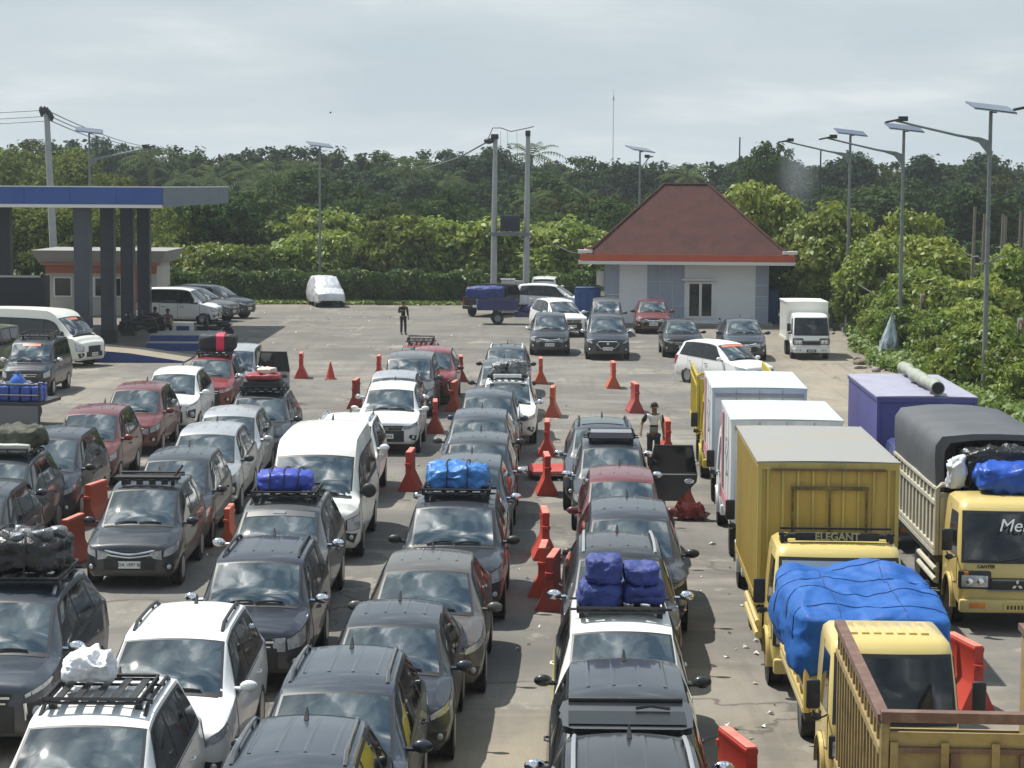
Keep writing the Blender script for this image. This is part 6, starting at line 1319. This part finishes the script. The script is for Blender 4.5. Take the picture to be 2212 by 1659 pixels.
roofload('r', 'bag', 'royal blue bag strapped on the grey car beside the white van', 'bag', -.02, 2.75, .10, (.98, .95, .36), mat('bag_royal', (.020, .045, .33), .5, noise=(3, (.035, .07, .42), .45, .7), bump=(6, .5)), 9, e=.5, wr=.05, ropes=3)
roofload('dd', 'tarpaulin_bundle', 'light blue tarpaulin bundle strapped on the dark car in the middle queue', 'bundle', .0, 2.75, .10, (1.06, 1.0, .42), TARPL, 11, e=.35, wr=.07, ropes=2, fold=.05)
for (x, t, dz, sz, lab, sd_) in ((-.26, 2.7, .08, (.54, .85, .30), 'dark blue bundle at the lower left of the stack on the white and yellow car', 21), (.28, 2.7, .08, (.56, .85, .30), 'dark blue bundle at the lower right of the stack on the white and yellow car', 22), (-.22, 2.65, .36, (.46, .6, .36), 'taller dark blue bundle on top of the stack, with a rounded front', 23), (.26, 2.65, .36, (.48, .6, .26), 'squat dark blue bundle at the upper right of the stack', 24)):
    roofload('nn', 'wrapped_bundle', lab, 'bundle', x, t, dz, sz, TARPD, sd_, 'stacked blue bundles', e=.42, wr=.05)
roofload('ii', 'plastic_bundle', 'left grey plastic bag behind the white light bar', 'bag', -.24, 2.7, .10, (.52, .7, .34), PLGREY, 31, wr=.09); roofload('ii', 'plastic_bundle', 'right crumpled grey plastic bag behind the white light bar', 'bag', .26, 2.7, .10, (.52, .7, .36), PLGREY, 32, wr=.10)
roofload('o', 'plastic_bag', 'white plastic bag lying in the roof basket of the white car', 'bag', -.18, 3.0, .12, (.56, .45, .30), WHITEB, 33, wr=.085, e=.75, wsc=3.2)

# ------------------------------------------------------------ lorries
YEL = paint('lorry_yellow', (.60, .475, .16), dust=.3, metal=0); YEL2 = paint('lorry_cream_yellow', (.60, .47, .17), dust=.4, metal=0); YEL3 = paint('lorry_lemon', (.55, .44, .05), dust=.4, metal=0)
BOXY = mat('box_ochre', (.40, .285, .065), .5, 0, .4, .1, noise=(2.5, (.30, .20, .05), .48, .72, (1, 1, .25)), dust=.25); BOXF = mat('box_olive_yellow', (.42, .335, .10), .55, 0, .4, .0, noise=(2.2, (.25, .195, .075), .47, .68, (1, 1, .22))); ROOFG = mat('box_roof_grey', (.27, .27, .255), .6, .1, noise=(.8, (.31, .265, .20), .52, .72))
BOXW = mat('box_white', (.62, .64, .64), .5, noise=(1.8, (.46, .45, .42), .48, .70, (1, 1, .3))); ROOFW = mat('box_roof_white', (.50, .56, .58), .5, .05, noise=(1.2, (.42, .46, .46), .45, .7)); PINK = mat('box_stripe_pink', (.48, .17, .20), .6, noise=(3, (.55, .35, .36), .45, .7)); BOXP = mat('box_purple', (.085, .085, .26), .5, noise=(1.5, (.07, .07, .21), .45, .7, (1, 1, .4))); ROOFP = mat('box_roof_lilac', (.34, .33, .42), .5, .1, noise=(2, (.28, .28, .36), .42, .68)); SLATC = mat('slat_cream', (.46, .44, .36), .6, noise=(3, (.36, .34, .27), .45, .7)); SLATY = mat('slat_yellow', (.50, .40, .06), .55, noise=(3, (.36, .27, .05), .45, .7)); SLATO = mat('slat_ochre', (.30, .225, .095), .65, noise=(4, (.19, .13, .065), .45, .7)); RUST = mat('rusty_brown', (.12, .065, .05), .8, noise=(5, (.19, .12, .09), .45, .7))
T = {}
T[1] = lorry('box_truck', 'yellow box truck with corrugated sides and lettered roof visor', 1638, 999, 3.1, 1.95, 1285, 2.0, YEL, (.95, 4.9), length=7.0, xref=-1.05)
bx = cargo_box(T[1], 2.1, 1.95, 6.9, .95, 3.1, BOXY, ROOFG, BOXF, rib_n=26); side_tubes(T[1], 2.1, 1.9, 4.3, YEL)
mb = MB(); q = (-.55, .60, 2.0, 2.72)
for (cx, cz, sx, sz) in ((0, 2.72, 1.15, .05), (0, 2.04, 1.1, .04), (-.55, 2.38, .035, .66), (.55, 2.38, .035, .66), (0, 2.38, .03, .62)): mb.box(cx+.02, 1.928, cz, sx, .03, sz)
mb.build('front_hatch', mat('box_grime', (.075, .055, .028), .8, noise=(6, (.20, .15, .05), .45, .7)), bx, smooth=False)
mb = MB(); mb.box(0, 1.928, 3.0, 1.7, .03, .03); mb.build('drip_rail', RUST, bx, smooth=False)
mb = MB(); mb.box(0, .75, 2.22, 1.66, .03, .03); mb.box(0, .9, 2.28, 1.6, .03, .03); mb.tube([(-.75, .72, 2.14), (-.7, .70, 2.21), (.7, .70, 2.21), (.75, .72, 2.14)], .045, 8); mb.box(0, .66, 2.20, 1.2, .03, .12, bev=.01)
for s in (-1, 1): mb.box(s*.78, .82, 2.17, .05, .25, .14)
vz = mb.build('roof_visor', RACKM, T[1]); lettering('ELEGANT', .15, mat('letter_grey', (.34, .31, .19), .6), vz, (0, .638, 2.20), (R(90), 0, 0), bold=.004)
mb = MB(); w_ = .9; mb.grid([[Vector((x, .37-(1.93-z)*.42+.07*(x/.95)**2-.018, z)) for x in np.linspace(-w_*.9, w_*.9, 11)] for z in np.linspace(1.70, 1.90, 4)]); mb.build('sun_strip', mat('strip_silverblue', (.34, .42, .52), .25, .3), T[1]); mb = MB(); [mb.box(-.72, .17, 1.48-i*.075, .085, .02, .06, rx=R(-22)) for i in range(4)]; mb.build('windscreen_sticker', mat('sticker_red', (.35, .03, .04), .5), T[1])
T[2] = lorry('box_truck', 'white box truck directly behind the yellow corrugated one', 1580, 907, 2.91, 1.95, 1330, 1.95, BOXW, (.95, 4.2), length=5.5, xref=-1.025)
bx = cargo_box(T[2], 2.05, 1.95, 5.6, .95, 2.9, BOXW, ROOFW, ribs=False)
T[3] = lorry('box_truck', 'white box truck with an overhanging roof edge, farther of the two white ones', 1539, 838, 2.83, 1.95, 1335, 1.95, BOXW, (.95, 4.4), length=6.0, xref=-1.025)
bx3 = cargo_box(T[3], 2.05, 1.95, 6.3, .95, 2.82, BOXW, ROOFW, mat('box_front_blue', (.40, .46, .56), .5), ribs=False)
for b_, ln, zt_ in ((bx, 3.6, 2.9), (bx3, 4.3, 2.82)):
    mb = MB(); [mb.box(s*1.027, 1.95+ln*k/4, (zt_+.95)/2, .006, .018, zt_-1.0) for s in (-1, 1) for k in (1, 2, 3)]; [mb.box(x, 1.93, (zt_+.95)/2, .018, .006, zt_-1.0) for x in (-.5, 0, .5)]; mb.box(0, 1.935, zt_-.16, 1.9, .02, .05); mb.build('panel_seam', mat('seam_grey', (.25, .26, .27), .6), b_, smooth=False)
    mb = MB(); mb.box(-1.032, 1.95+ln-.35, 1.9, .012, .5, 1.7); mb.box(-1.032, 1.95+ln*.5, 1.12, .012, ln-.1, .24); mb.build('pink_stripe', PINK, b_, smooth=False)
    mb = MB(); [mb.box(-1.034, 1.95+ln*.42+dy, 2.05+dz, .01, .42, .06, rx=R(a)) for dy, dz, a in ((0, 0, 35), (.2, .12, -30), (-.2, -.15, 60), (.1, -.3, 10), (.0, .32, -10))]; mb.build('faded_emblem', mat('emblem_grey', (.2, .21, .25), .6), b_, smooth=False)
T[4] = lorry('slat_truck', 'bright yellow slat-sided truck, last in the lorry lane', 1505, 810, 2.45, 1.95, 1330, 1.9, YEL3, (.95, 4.2), length=6.2, xref=-.99)
slat_bed(T[4], 1.98, 1.95, 6.4, .95, 2.45, SLATY, None, 14, zt=1.5)
T[5] = lorry('small_truck', 'small yellow truck loaded under a big blue tarpaulin', 1930, 1416, 1.84, .33, 1290, 1.66, YEL2, (.90, 4.0), roof_ribs=True, length=5.2, sc=.9)
T[5].scale = (.95,)*3
bd = slat_bed(T[5], 1.86, 1.9, 5.4, .85, 1.45, YEL2, None, 8, headboard=True)
p = T[5].matrix_basis @ Vector((0, 3.65*.95/.95, .0)); q = T[5].location; rz5 = T[5].rotation_euler.z
def at(t, x, y, z): return t.location + Matrix.Rotation(t.rotation_euler.z, 3, 'Z') @ (Vector((x, y, z))*t.scale.x)
TARPS = TARPB
tp = lump('tarpaulin_load', 'huge wrinkled blue tarpaulin over the load of the small yellow truck', 'tarpaulin', at(T[5], -.02, 3.68, 1.30), (1.98, 3.6, .84), TARPB, rz=rz5, seed=12, e=.24, wr=.055, wsc=.8, n=(170, 120), lumps=.10, fold=.05)
for v in tp.data.vertices:
    k = max(0, v.co.z-.7)/.8; v.co.z -= .30*k*max(0, -v.co.y/1.85)+.0; v.co.x *= 1-.18*k; v.co.z += .16*k*math.exp(-((v.co.y-.5)**2)*.8)
from mathutils.bvhtree import BVHTree
bv = BVHTree.FromPolygons([v.co.copy() for v in tp.data.vertices], [tuple(p.vertices) for p in tp.data.polygons]); mb = MB()
for y in (-1.35, -.55, .3, 1.1):
    pts = []
    for a in np.linspace(R(8), R(172), 40):
        o_ = Vector((2.6*math.cos(a), y+.10*math.sin(a*2+y), .3+2.2*math.sin(a))); h_ = bv.ray_cast(o_, (Vector((0, y, .3))-o_).normalized())
        if h_[0] is not None: pts.append(h_[0]+h_[1]*.006)
    if len(pts) > 4: mb.tube(pts, .006, 5)
for x in (-.45, .35):
    pts = []
    for a in np.linspace(R(12), R(168), 40):
        o_ = Vector((x+.05*math.sin(a*3), 3.2*math.cos(a), .2+2.4*math.sin(a))); h_ = bv.ray_cast(o_, (Vector((x, 0, .2))-o_).normalized())
        if h_[0] is not None: pts.append(h_[0]+h_[1]*.006)
    if len(pts) > 4: mb.tube(pts, .005, 5)
mb.build('lashing_rope', mat('rope_navy', (.01, .045, .17), .8), tp)
T[6] = lorry('open_truck', 'nearest ochre truck with tall rusty-topped slatted sides at the bottom right', 1909, 1538, 2.62, 1.98, 1370, 1.9, YEL2, (.95, 4.0), length=6.0, xref=-.97)
bd6 = slat_bed(T[6], 2.0, 1.98, 6.1, .95, 2.55, SLATO, RUST, 16, zt=1.45)
mb = MB(); mb.box(0, 1.93, 2.60, 2.0, .12, .09); mb.box(0, 1.935, 2.30, 1.7, .05, .05); [mb.box(x, 1.92, 2.12, .08, .05, .32) for x in (-.35, .25, .8)]; mb.build('headboard_cap', RUST, bd6, smooth=False)
T[7] = lorry('canvas_truck', 'yellow truck with cream slatted bed under a dark tarpaulin hood', 2192, 1104, 1.95, .37, 1270, 1.98, YEL2, (.95, 4.5), length=6.8, emblem=True)
bd7 = slat_bed(T[7], 2.10, 1.95, 7.0, .95, 2.12, SLATC, None, 13, True, tail=False); side_tubes(T[7], 2.05, 2.0, 3.9, SLATC)
lettering('Mena', .30, INKW, T[7], (.02, .125, 1.74), (R(68), 0, 0), .3, 'windscreen_lettering'); mb = MB(); mb.tube([(.60+.10*math.cos(a), .12, 1.40+.11*math.sin(a)) for a in np.linspace(0, 2*math.pi, 17)], .025, 6, False); mb.build('green_sticker', mat('sticker_green', (.05, .62, .06), .4), T[7])
lettering('CANTER', .075, INK, T[7], (-.50, .045, 1.08), (R(90), 0, 0), 0, 'cab_lettering', .003)
TARPG = mat('tarpaulin_charcoal', (.075, .08, .088), .55, noise=(1.4, (.06, .063, .068), .45, .7), bump=(3, .25)); mb = MB(); pr = [(-1.02, 2.02), (-1.04, 2.55), (-1.03, 2.80), (-.92, 2.96), (-.4, 3.02), (0, 3.03), (.4, 3.02), (.92, 2.96), (1.03, 2.80), (1.04, 2.55), (1.02, 2.02)]
rows = [[Vector((x*(1+.008*math.sin(y*2.6+z*3)), y+.02, z-(.008 if i % 3 else 0)+.010*math.sin(y*2.1+x*2))) for x, z in pr] for i, y in enumerate(np.linspace(2.05, 7.0, 19))]
mb.grid(rows); mb.f.append(tuple((18*11)+i for i in range(11))); mb.add([rows[0][i]+Vector((0, -.03, 0)) for i in range(11)]+[Vector((x*.86, 2.02, 2.0+(z-2.0)*.9)) for x, z in pr], [(i, i+1, 12+i, 11+i) for i in range(10)]); hood = mb.build('tarpaulin_hood', TARPG, T[7], angle=50)
mb = MB(); mb.add([Vector((x*.9, 2.3, 2.0+(z-2.0)*.94)) for x, z in pr], [tuple(range(11))]); mb.build('hood_opening', BLKB, hood, smooth=False)
lump('plastic_bundle', 'glossy black plastic-wrapped load bulging from the front of the dark hood', 'bundle', at(T[7], .2, 2.15, 2.10), (1.75, 1.0, .72), PLBLK, rz=T[7].rotation_euler.z, seed=14, wr=.10, e=.42)
lump('tarpaulin_bundle', 'bright blue tarpaulin bundle on the yellow cab below the black load', 'bundle', at(T[7], .34, 1.35, 2.10), (1.65, .9, .52), mat('tarp_bright', (.010, .065, .36), .4, 0, .4, .0, noise=(2.2, (.02, .10, .46), .45, .75), bump=(5, .5, 5)), rz=T[7].rotation_euler.z, seed=15, wr=.08, e=.5)
lump('plastic_bag', 'pale plastic sheet crumpled at the left corner of the dark hood', 'bag', at(T[7], -.72, 1.78, 2.13), (.3, .3, .55), mat('sheet_pale', (.55, .58, .62), .3), seed=16, wr=.08)
T[8] = lorry('box_truck', 'purple box truck with a rolled tarpaulin on its roof', 1895, 857, 2.91, 1.95, 1300, 1.95, paint('lorry_blue', (.06, .07, .2)), (.95, 4.8), length=7.2, xref=-1.025)
bx = cargo_box(T[8], 2.05, 1.95, 7.4, .95, 2.9, BOXP, ROOFP, ribs=False)
rl = thing('rolled_tarpaulin', 'long pale green rolled tarpaulin lying on the purple truck', 'tarpaulin', at(T[8], 0, 0, 0), T[8].rotation_euler.z); mb = MB(); pts = []; rs = []
for i, u in enumerate(np.linspace(0, 1, 26)): pts.append((.22+.02*math.sin(u*9), 2.0+5.3*u, 3.09+.01*math.sin(u*17))); rs.append(.125+.03*math.sin(u*19)*math.sin(u*7)+.018*math.sin(u*43+2))
mb.tube(pts, rs, 14); mb.build('roll', mat('roll_grey', (.30, .32, .27), .8, noise=(3, (.22, .24, .20), .4, .7), bump=(6, .6)), rl); mb = MB(); mb.cyl((.22, 1.985, 3.09), (.22, 2.01, 3.09), .12); [mb.lathe([(-.02, .19), (.02, .19)], (0, 0, 0), 'z', 3) for _ in ()]; mb.build('roll_end', BLKB, rl)
lorry_w = lorry('box_truck', 'small white box truck parked alone right of the white building', 1752, 686, 1.76, .33, 1180, 1.80, WHITEP, (.95, 3.6), length=4.9, plate=PLATEB, mirror_arms=True)
lorry_w.scale = (.90,)*3; lorry_w['group'] = 'lorries by the building'
cargo_box(lorry_w, 1.96, 1.85, 5.0, .80, 2.60, CREAMP, mat('box_roof_cream', (.66, .66, .6), .5), ribs=False)
# dark covered lorry at the far left
cl = thing('covered_lorry', 'dark covered lorry with pale top rail at the left edge behind the white van', 'truck', (-24.2, 97, 0)); mb = MB(); mb.box(1.35, 1, 2.25, 3.6, 2, 1.5, bev=.05); b_ = mb.build('cargo_cover', mat('cover_navy', (.02, .023, .035), .6), cl); mb = MB(); mb.box(1.35, -.03, 3.02, 3.6, .08, .09); mb.build('top_rail', TRIMW, b_, smooth=False); mb = MB(); mb.box(1.35, -.02, 1.5, 3.6, .06, .3); mb.build('lettered_board', mat('board_dim', (.16, .12, .06), .7), b_, smooth=False)
mb = MB(); [mb.box(x, -.06, 1.5+.03*math.sin(x*9), .06, .01, .12+.05*math.sin(x*23)) for x in np.linspace(-.2, 3.0, 26)]; mb.build('board_pattern', mat('board_gold', (.42, .28, .06), .6), b_, smooth=False)
mb = MB(); mb.box(1.35, 1, 1.2, 3.5, 1.9, .3); mb.build('chassis', DKSTEEL, cl, smooth=False)
for x in (.0, 2.7):
    for y in (.15, 1.85): mb = MB(); mb.cyl((x, y-.12, .45), (x, y+.12, .45), .45, n=20); mb.build('wheel', TYRE, cl)
# trailer with blue canisters at the left edge
p = G(84, 925); tl = thing('flatbed_trailer', 'open wire-sided trailer of blue canisters at the left edge', 'trailer', (p.x-2.0, p.y, 0), R(-6)); mb = MB(); mb.box(.6, 1.0, .72, 3.0, 2.0, .10); tb = mb.build('trailer_deck', DKSTEEL, tl, smooth=False)
mb = MB(); mb.box(.6, .0, .36, 3.0, .05, .62); [mb.box(.6, -.03, .12+i*.085, 3.0, .02, .03) for i in range(7)]; mb.build('corrugated_side', mat('side_grey', (.17, .175, .18), .6), tb, smooth=False)
mb = MB(); [mb.tube([(x, -.02, .05), (x, -.02, 1.35)], .03, 6) for x in (-.88, .6, 2.08)]; mb.tube([(-.88, -.02, 1.3), (2.08, -.02, 1.3)], .03, 6); mb.tube([(-.88, -.02, .98), (2.08, -.02, .98)], .025, 6); mb.build('side_rail', DKSTEEL, tb)
for y in (.2, 1.8):
    mb = MB(); mb.cyl((1.2, y-.1, .34), (1.2, y+.1, .34), .34, n=20); mb.build('wheel', TYRE, tl)
JER = mat('canister_blue', (.02, .06, .32), .35, 0, .5, .2, noise=(4, (.03, .09, .40), .4, .7))
def canister_parts():
    mb = MB(); mb.box(0, 0, .22, .30, .26, .44, bev=.06); a = mb.mesh('canister_body', JER); mb = MB(); mb.tube([(-.1, 0, .43), (-.08, 0, .52), (.04, 0, .52), (.06, 0, .43)], .022, 6); mb.cyl((.1, 0, .42), (.1, 0, .50), .035); b = mb.mesh('canister_handle', JER); return a, b
JP = canister_parts(); M7 = Matrix.Rotation(R(-6), 3, 'Z')
for i in range(9):
    for j in range(2):
        q = tl.location + M7 @ Vector((-.7+i*.33, .28+j*.36, .78)); ro = thing('water_canister', 'blue plastic canister in the ' + ('front' if j == 0 else 'back') + ' row on the wire-sided trailer', 'canister', q, R(-6), f'canisters in the {"front" if j == 0 else "back"} row'); obj('canister_body', JP[0], ro); obj('canister_handle', JP[1], ro)
q = tl.location + M7 @ Vector((1.30, .42, 1.13)); dm = thing('water_drum', 'large bright blue water carboy on top of the canisters', 'drum', q); mb = MB(); mb.lathe([(0, .24), (.18, .25), (.30, .16), (.38, .08), (.46, .08)], (0, 0, .05), 'z', 18); mb.build('drum_body', mat('drum_blue', (.03, .12, .50), .25, 0, .5, .3), dm); mb = MB(); mb.sphere((.0, 0, .50), .07, .07, .05); mb.build('drum_cap', INK, dm)
# pickup with blue tarpaulin
def pickup(label, loc, rz, m):
    ro = thing('pickup_truck', label, 'pickup', loc, rz); hw = .88; mb = MB(); mb.prism([(-2.45, .45), (-2.5, .95), (-1.35, 1.10), (-.75, 1.72), (.45, 1.74), (.62, 1.08), (.62, .42), (-2.3, .38)], 'x', -hw, hw); c = mb.build('cab', m, ro, angle=25); mb = MB(); [mb.prism([(-1.1, 1.12), (-.72, 1.62), (.40, 1.64), (.50, 1.12)], 'x', s*(hw+.001)-.006, s*(hw+.001)+.006) for s in (-1, 1)]; mb.build('side_window', SIDEG, c, smooth=False)
    mb = MB(); mb.prism([(-1.30, 1.14), (-1.27, 1.16), (-.80, 1.68), (-.83, 1.66)], 'x', -.74, .74); mb.build('windscreen', GLASS, c, smooth=False); mb = MB(); mb.box(0, 1.55, .72, 1.74, 1.85, .10); [mb.box(s*.86, 1.55, .86, .05, 1.85, .42) for s in (-1, 1)]; b = mb.build('load_bed', m, ro, smooth=False); mb = MB(); mb.box(0, 2.47, .86, 1.76, .05, .46, bev=.015); mb.build('tailgate', m, ro)
    mb = MB(); mb.box(0, 2.56, .52, 1.7, .14, .18, bev=.03); bp = mb.build('rear_bumper', BLKPL, ro); mb = MB(); mb.box(.0, 2.64, .60, .42, .02, .13); mb.build('number_plate', PLATEW, bp, smooth=False); mb = MB(); [mb.box(s*.83, 2.5, .90, .1, .03, .34) for s in (-1, 1)]; mb.build('tail_light', TAILR, ro, smooth=False)
    for s in (-1, 1):
        for y in (-1.65, 1.55): mb = MB(); mb.cyl((s*(hw-.22), y, .36), (s*(hw-.0), y, .36), .36, n=20); w = mb.build('wheel', TYRE, ro); mb = MB(); mb.cyl((s*(hw-.02), y, .36), (s*(hw+.01), y, .36), .21, n=16); mb.build('rim', RIM, w)
    return ro
pk = pickup('dark pickup seen from its tail, blue tarpaulin over the load', (-.87, 121.2, 0), R(155), BLACKP)
lump('tarpaulin_load', 'blue tarpaulin over the load of the dark pickup', 'tarpaulin', pk.location+Matrix.Rotation(R(155), 3, 'Z') @ Vector((0, 1.5, .80)), (1.7, 1.85, .85), TARPD, rz=R(155), seed=17, e=.3, wr=.05)
# cargo tricycle
ct = thing('cargo_tricycle', 'dark blue three-wheeled cargo motorcycle in front of the dark pickup', 'tricycle', (-.45, 113.2, 0), R(3)); mb = MB(); mb.box(-.35, 0, .78, 2.1, 1.25, .08); [mb.box(-.35, s*.62, 1.02, 2.1, .04, .5) for s in (-1, 1)]; [mb.box(-.35+s*1.04, 0, 1.02, .04, 1.25, .5) for s in (-1, 1)]; [mb.box(-.35+dx, -.655, 1.02, .05, .03, .5) for dx in (-1, -.35, .35, 1)]; tb = mb.build('cargo_tray', mat('trike_blue', (.028, .032, .12), .45, dust=.2), ct, smooth=False); mb = MB(); mb.box(-.05, -.652, 1.14, 1.0, .02, .05); mb.build('tray_slot', INK, tb, smooth=False)
for s in (-1, 1): mb = MB(); mb.cyl((-.35, s*.56-.08, .32), (-.35, s*.56+.08, .32), .32, n=20); w = mb.build('wheel', TYRE, ct); mb = MB(); mb.cyl((-.35, s*.56+s*.06, .32), (-.35, s*.56+s*.10, .32), .17, n=14); mb.build('rim', STEELG, w)
mb = MB(); mb.cyl((1.75, -.06, .3), (1.75, .06, .3), .30, n=20); mb.build('wheel', TYRE, ct); mb = MB(); mb.sphere((1.3, 0, .78), .5, .22, .24); mb.sphere((1.62, 0, .62), .30, .16, .16); mb.tube([(1.45, 0, .9), (1.75, 0, .3)], .05, 6); mb.box(1.0, 0, .50, .9, .3, .3, bev=.08); mb.build('front_body', mat('trike_blue', (.028, .032, .12)), ct); mb = MB(); mb.sphere((.95, 0, 1.0), .38, .17, .08); mb.tube([(1.5, -.35, 1.15), (1.45, 0, 1.1), (1.5, .35, 1.15)], .02, 6); mb.build('seat', BLKPL, ct)
# ------------------------------------------------------------ motorcycles and people
motorbike('dark motorcycle standing side-on on the station kerb', (*G(464, 732).xy, 0), R(-82), BLKPL, 1.0); motorbike('dark motorcycle leaning beside the last station column', (*G(300, 752).xy, .6), R(-75), BLKPL, 1.0); motorbike('dark motorcycle parked by the seated man', (*G(322, 745).xy, .6), R(-105), DKSTEEL, .95); motorbike('grey motorcycle standing upright against the white building', (*G(1562, 745).xy, 0), R(12), GREYP, 1.05)
SH1 = mat('shirt_black', (.012, .012, .014), .9); SHW = mat('shirt_stripes', (.62, .62, .63), .9); SHG = mat('shirt_grey', (.10, .10, .11), .9)
J = stand(legs=((-.02, -.12), (.03, .10)), lean=.02); J['wrR'] = (-.12, -.24, 1.20); J['elR'] = (-.24, -.06, 1.12); person('man in black walking alone across the open tarmac at the back', (*G(871, 723).xy, 0), R(20), J, SH1, DENIM, .97, sleeves='long')
J = stand(lean=.03); J['wrR'] = (-.36, -.20, .98); J['elR'] = (-.31, -.02, 1.16); mp = G(1411, 1016); pm = person('man in a white, black and grey striped shirt standing behind the open car door', (mp.x, mp.y, 0), R(8), J, SHW, DENIM, 1.03)
def striped():
    m = bpy.data.materials.new('striped_fabric'); m.use_nodes = True; t = m.node_tree; n = t.nodes; tc = n.new('ShaderNodeTexCoord'); sp = n.new('ShaderNodeSeparateXYZ'); t.links.new(tc.outputs['Object'], sp.inputs[0]); mr = n.new('ShaderNodeMapRange'); mr.inputs[1].default_value = .85; mr.inputs[2].default_value = 1.50; t.links.new(sp.outputs[2], mr.inputs[0])
    r = n.new('ShaderNodeValToRGB'); r.color_ramp.interpolation = 'CONSTANT'; e = r.color_ramp.elements; e[0].position = 0; e[0].color = (.012, .012, .014, 1); e[1].position = .16; e[1].color = (.20, .20, .21, 1)
    for p_, c in ((.36, (.012, .012, .014, 1)), (.44, (.68, .68, .69, 1))): x = e.new(p_); x.color = c
    t.links.new(mr.outputs[0], r.inputs[0]); sx = n.new('ShaderNodeMath'); sx.operation = 'ABSOLUTE'; t.links.new(sp.outputs[0], sx.inputs[0]); gt = n.new('ShaderNodeMath'); gt.operation = 'GREATER_THAN'; gt.inputs[1].default_value = .185; t.links.new(sx.outputs[0], gt.inputs[0]); mi = n.new('ShaderNodeMix'); mi.data_type = 'RGBA'; t.links.new(gt.outputs[0], mi.inputs[0]); t.links.new(r.outputs[0], mi.inputs[6]); mi.inputs[7].default_value = (.012, .012, .014, 1); t.links.new(mi.outputs[2], n['Principled BSDF'].inputs['Base Color']); n['Principled BSDF'].inputs['Roughness'].default_value = .9; return m
for c in pm.children:
    if c.name.startswith('shirt'): c.data.materials[0] = striped()
def chair(label, loc, rz, m):
    ro = thing('plastic_chair', label, 'chair', loc, rz); mb = MB(); mb.box(0, 0, .43, .42, .42, .04, bev=.012); mb.build('seat', m, ro); mb = MB(); mb.box(0, .20, .68, .42, .03, .42, bev=.01, rx=R(-8)); mb.build('backrest', m, ro)
    for sx in (-1, 1):
        for sy in (-1, 1): mb = MB(); mb.tube([(sx*.18, sy*.18, .43), (sx*.21, sy*.21, 0)], .022, 6); mb.build('leg', m, ro)
yc = mat('chair_yellow', (.55, .52, .18), .5)
p = G(363, 727); chair('pale yellow plastic chair under the seated man', (p.x, p.y, 0), R(5), yc); person('man in grey sitting on a yellow chair beside the white cabinet', (p.x, p.y, 0), R(5), sit(.44), SHG, DENIM, 1.0)
p = G(333, 722); chair('pale plastic chair half hidden by the last station column', (p.x, p.y, 0), R(40), mat('chair_white', (.6, .6, .58), .5)); person('man in a dark cap sitting half hidden by the last station column', (p.x, p.y, 0), R(50), sit(.44), SH1, DENIM, 1.0, hat=INK)
# reddish broken pump housing lying by the barrier
p = G(1492, 1122); sb = lump('scrap_bundle', 'crumpled dark red plastic scrap lying by the barrier next to the open door', 'scrap', p, (.55, .45, .30), mat('scrap_red', (.36, .06, .045), .45, noise=(5, (.18, .05, .045), .45, .65)), seed=41, wr=.12, wsc=5)
# ------------------------------------------------------------ air
hz = bpy.data.materials.new('haze_air'); hz.use_nodes = True; n = hz.node_tree.nodes; n.remove(n['Principled BSDF']); pv = n.new('ShaderNodeVolumePrincipled'); pv.inputs['Color'].default_value = (.88, .94, 1, 1); pv.inputs['Density'].default_value = .0003; pv.inputs['Anisotropy'].default_value = .2
hz.node_tree.links.new(pv.outputs[0], n['Material Output'].inputs['Volume'])
mb = MB(); mb.box(0, 2270, 19.5, 5200, 4640, 43); struct(mb.build('haze', hz, smooth=False), 'stuff')

sm = bpy.data.materials.new('pale_patch_air'); sm.use_nodes = True; n = sm.node_tree.nodes; n.remove(n['Principled BSDF']); pv = n.new('ShaderNodeVolumePrincipled'); pv.inputs['Color'].default_value = (.85, .9, .95, 1); pv.inputs['Density'].default_value = .0
tcn = n.new('ShaderNodeTexCoord'); ln = n.new('ShaderNodeVectorMath'); ln.operation = 'LENGTH'; mp = n.new('ShaderNodeMapping'); mp.inputs['Scale'].default_value = (1/1.5, 1/1.5, 1/2.6); L2 = sm.node_tree.links; L2.new(tcn.outputs['Object'], mp.inputs[0]); L2.new(mp.outputs[0], ln.inputs[0])
mr = n.new('ShaderNodeMapRange'); mr.interpolation_type = 'SMOOTHSTEP'; mr.inputs[1].default_value = 1; mr.inputs[2].default_value = .1; mr.inputs[4].default_value = .12; L2.new(ln.outputs['Value'], mr.inputs[0]); L2.new(mr.outputs[0], pv.inputs['Density']); L2.new(pv.outputs[0], n['Material Output'].inputs['Volume'])
mb = MB(); mb.sphere((0, 0, 0), 1.5, 1.5, 2.6, 16, 12); o = mb.build('pale_patch', sm); o.location = D(1722, 380, 124); struct(o, 'stuff')  # soft-edged pale volume, densest at its centre
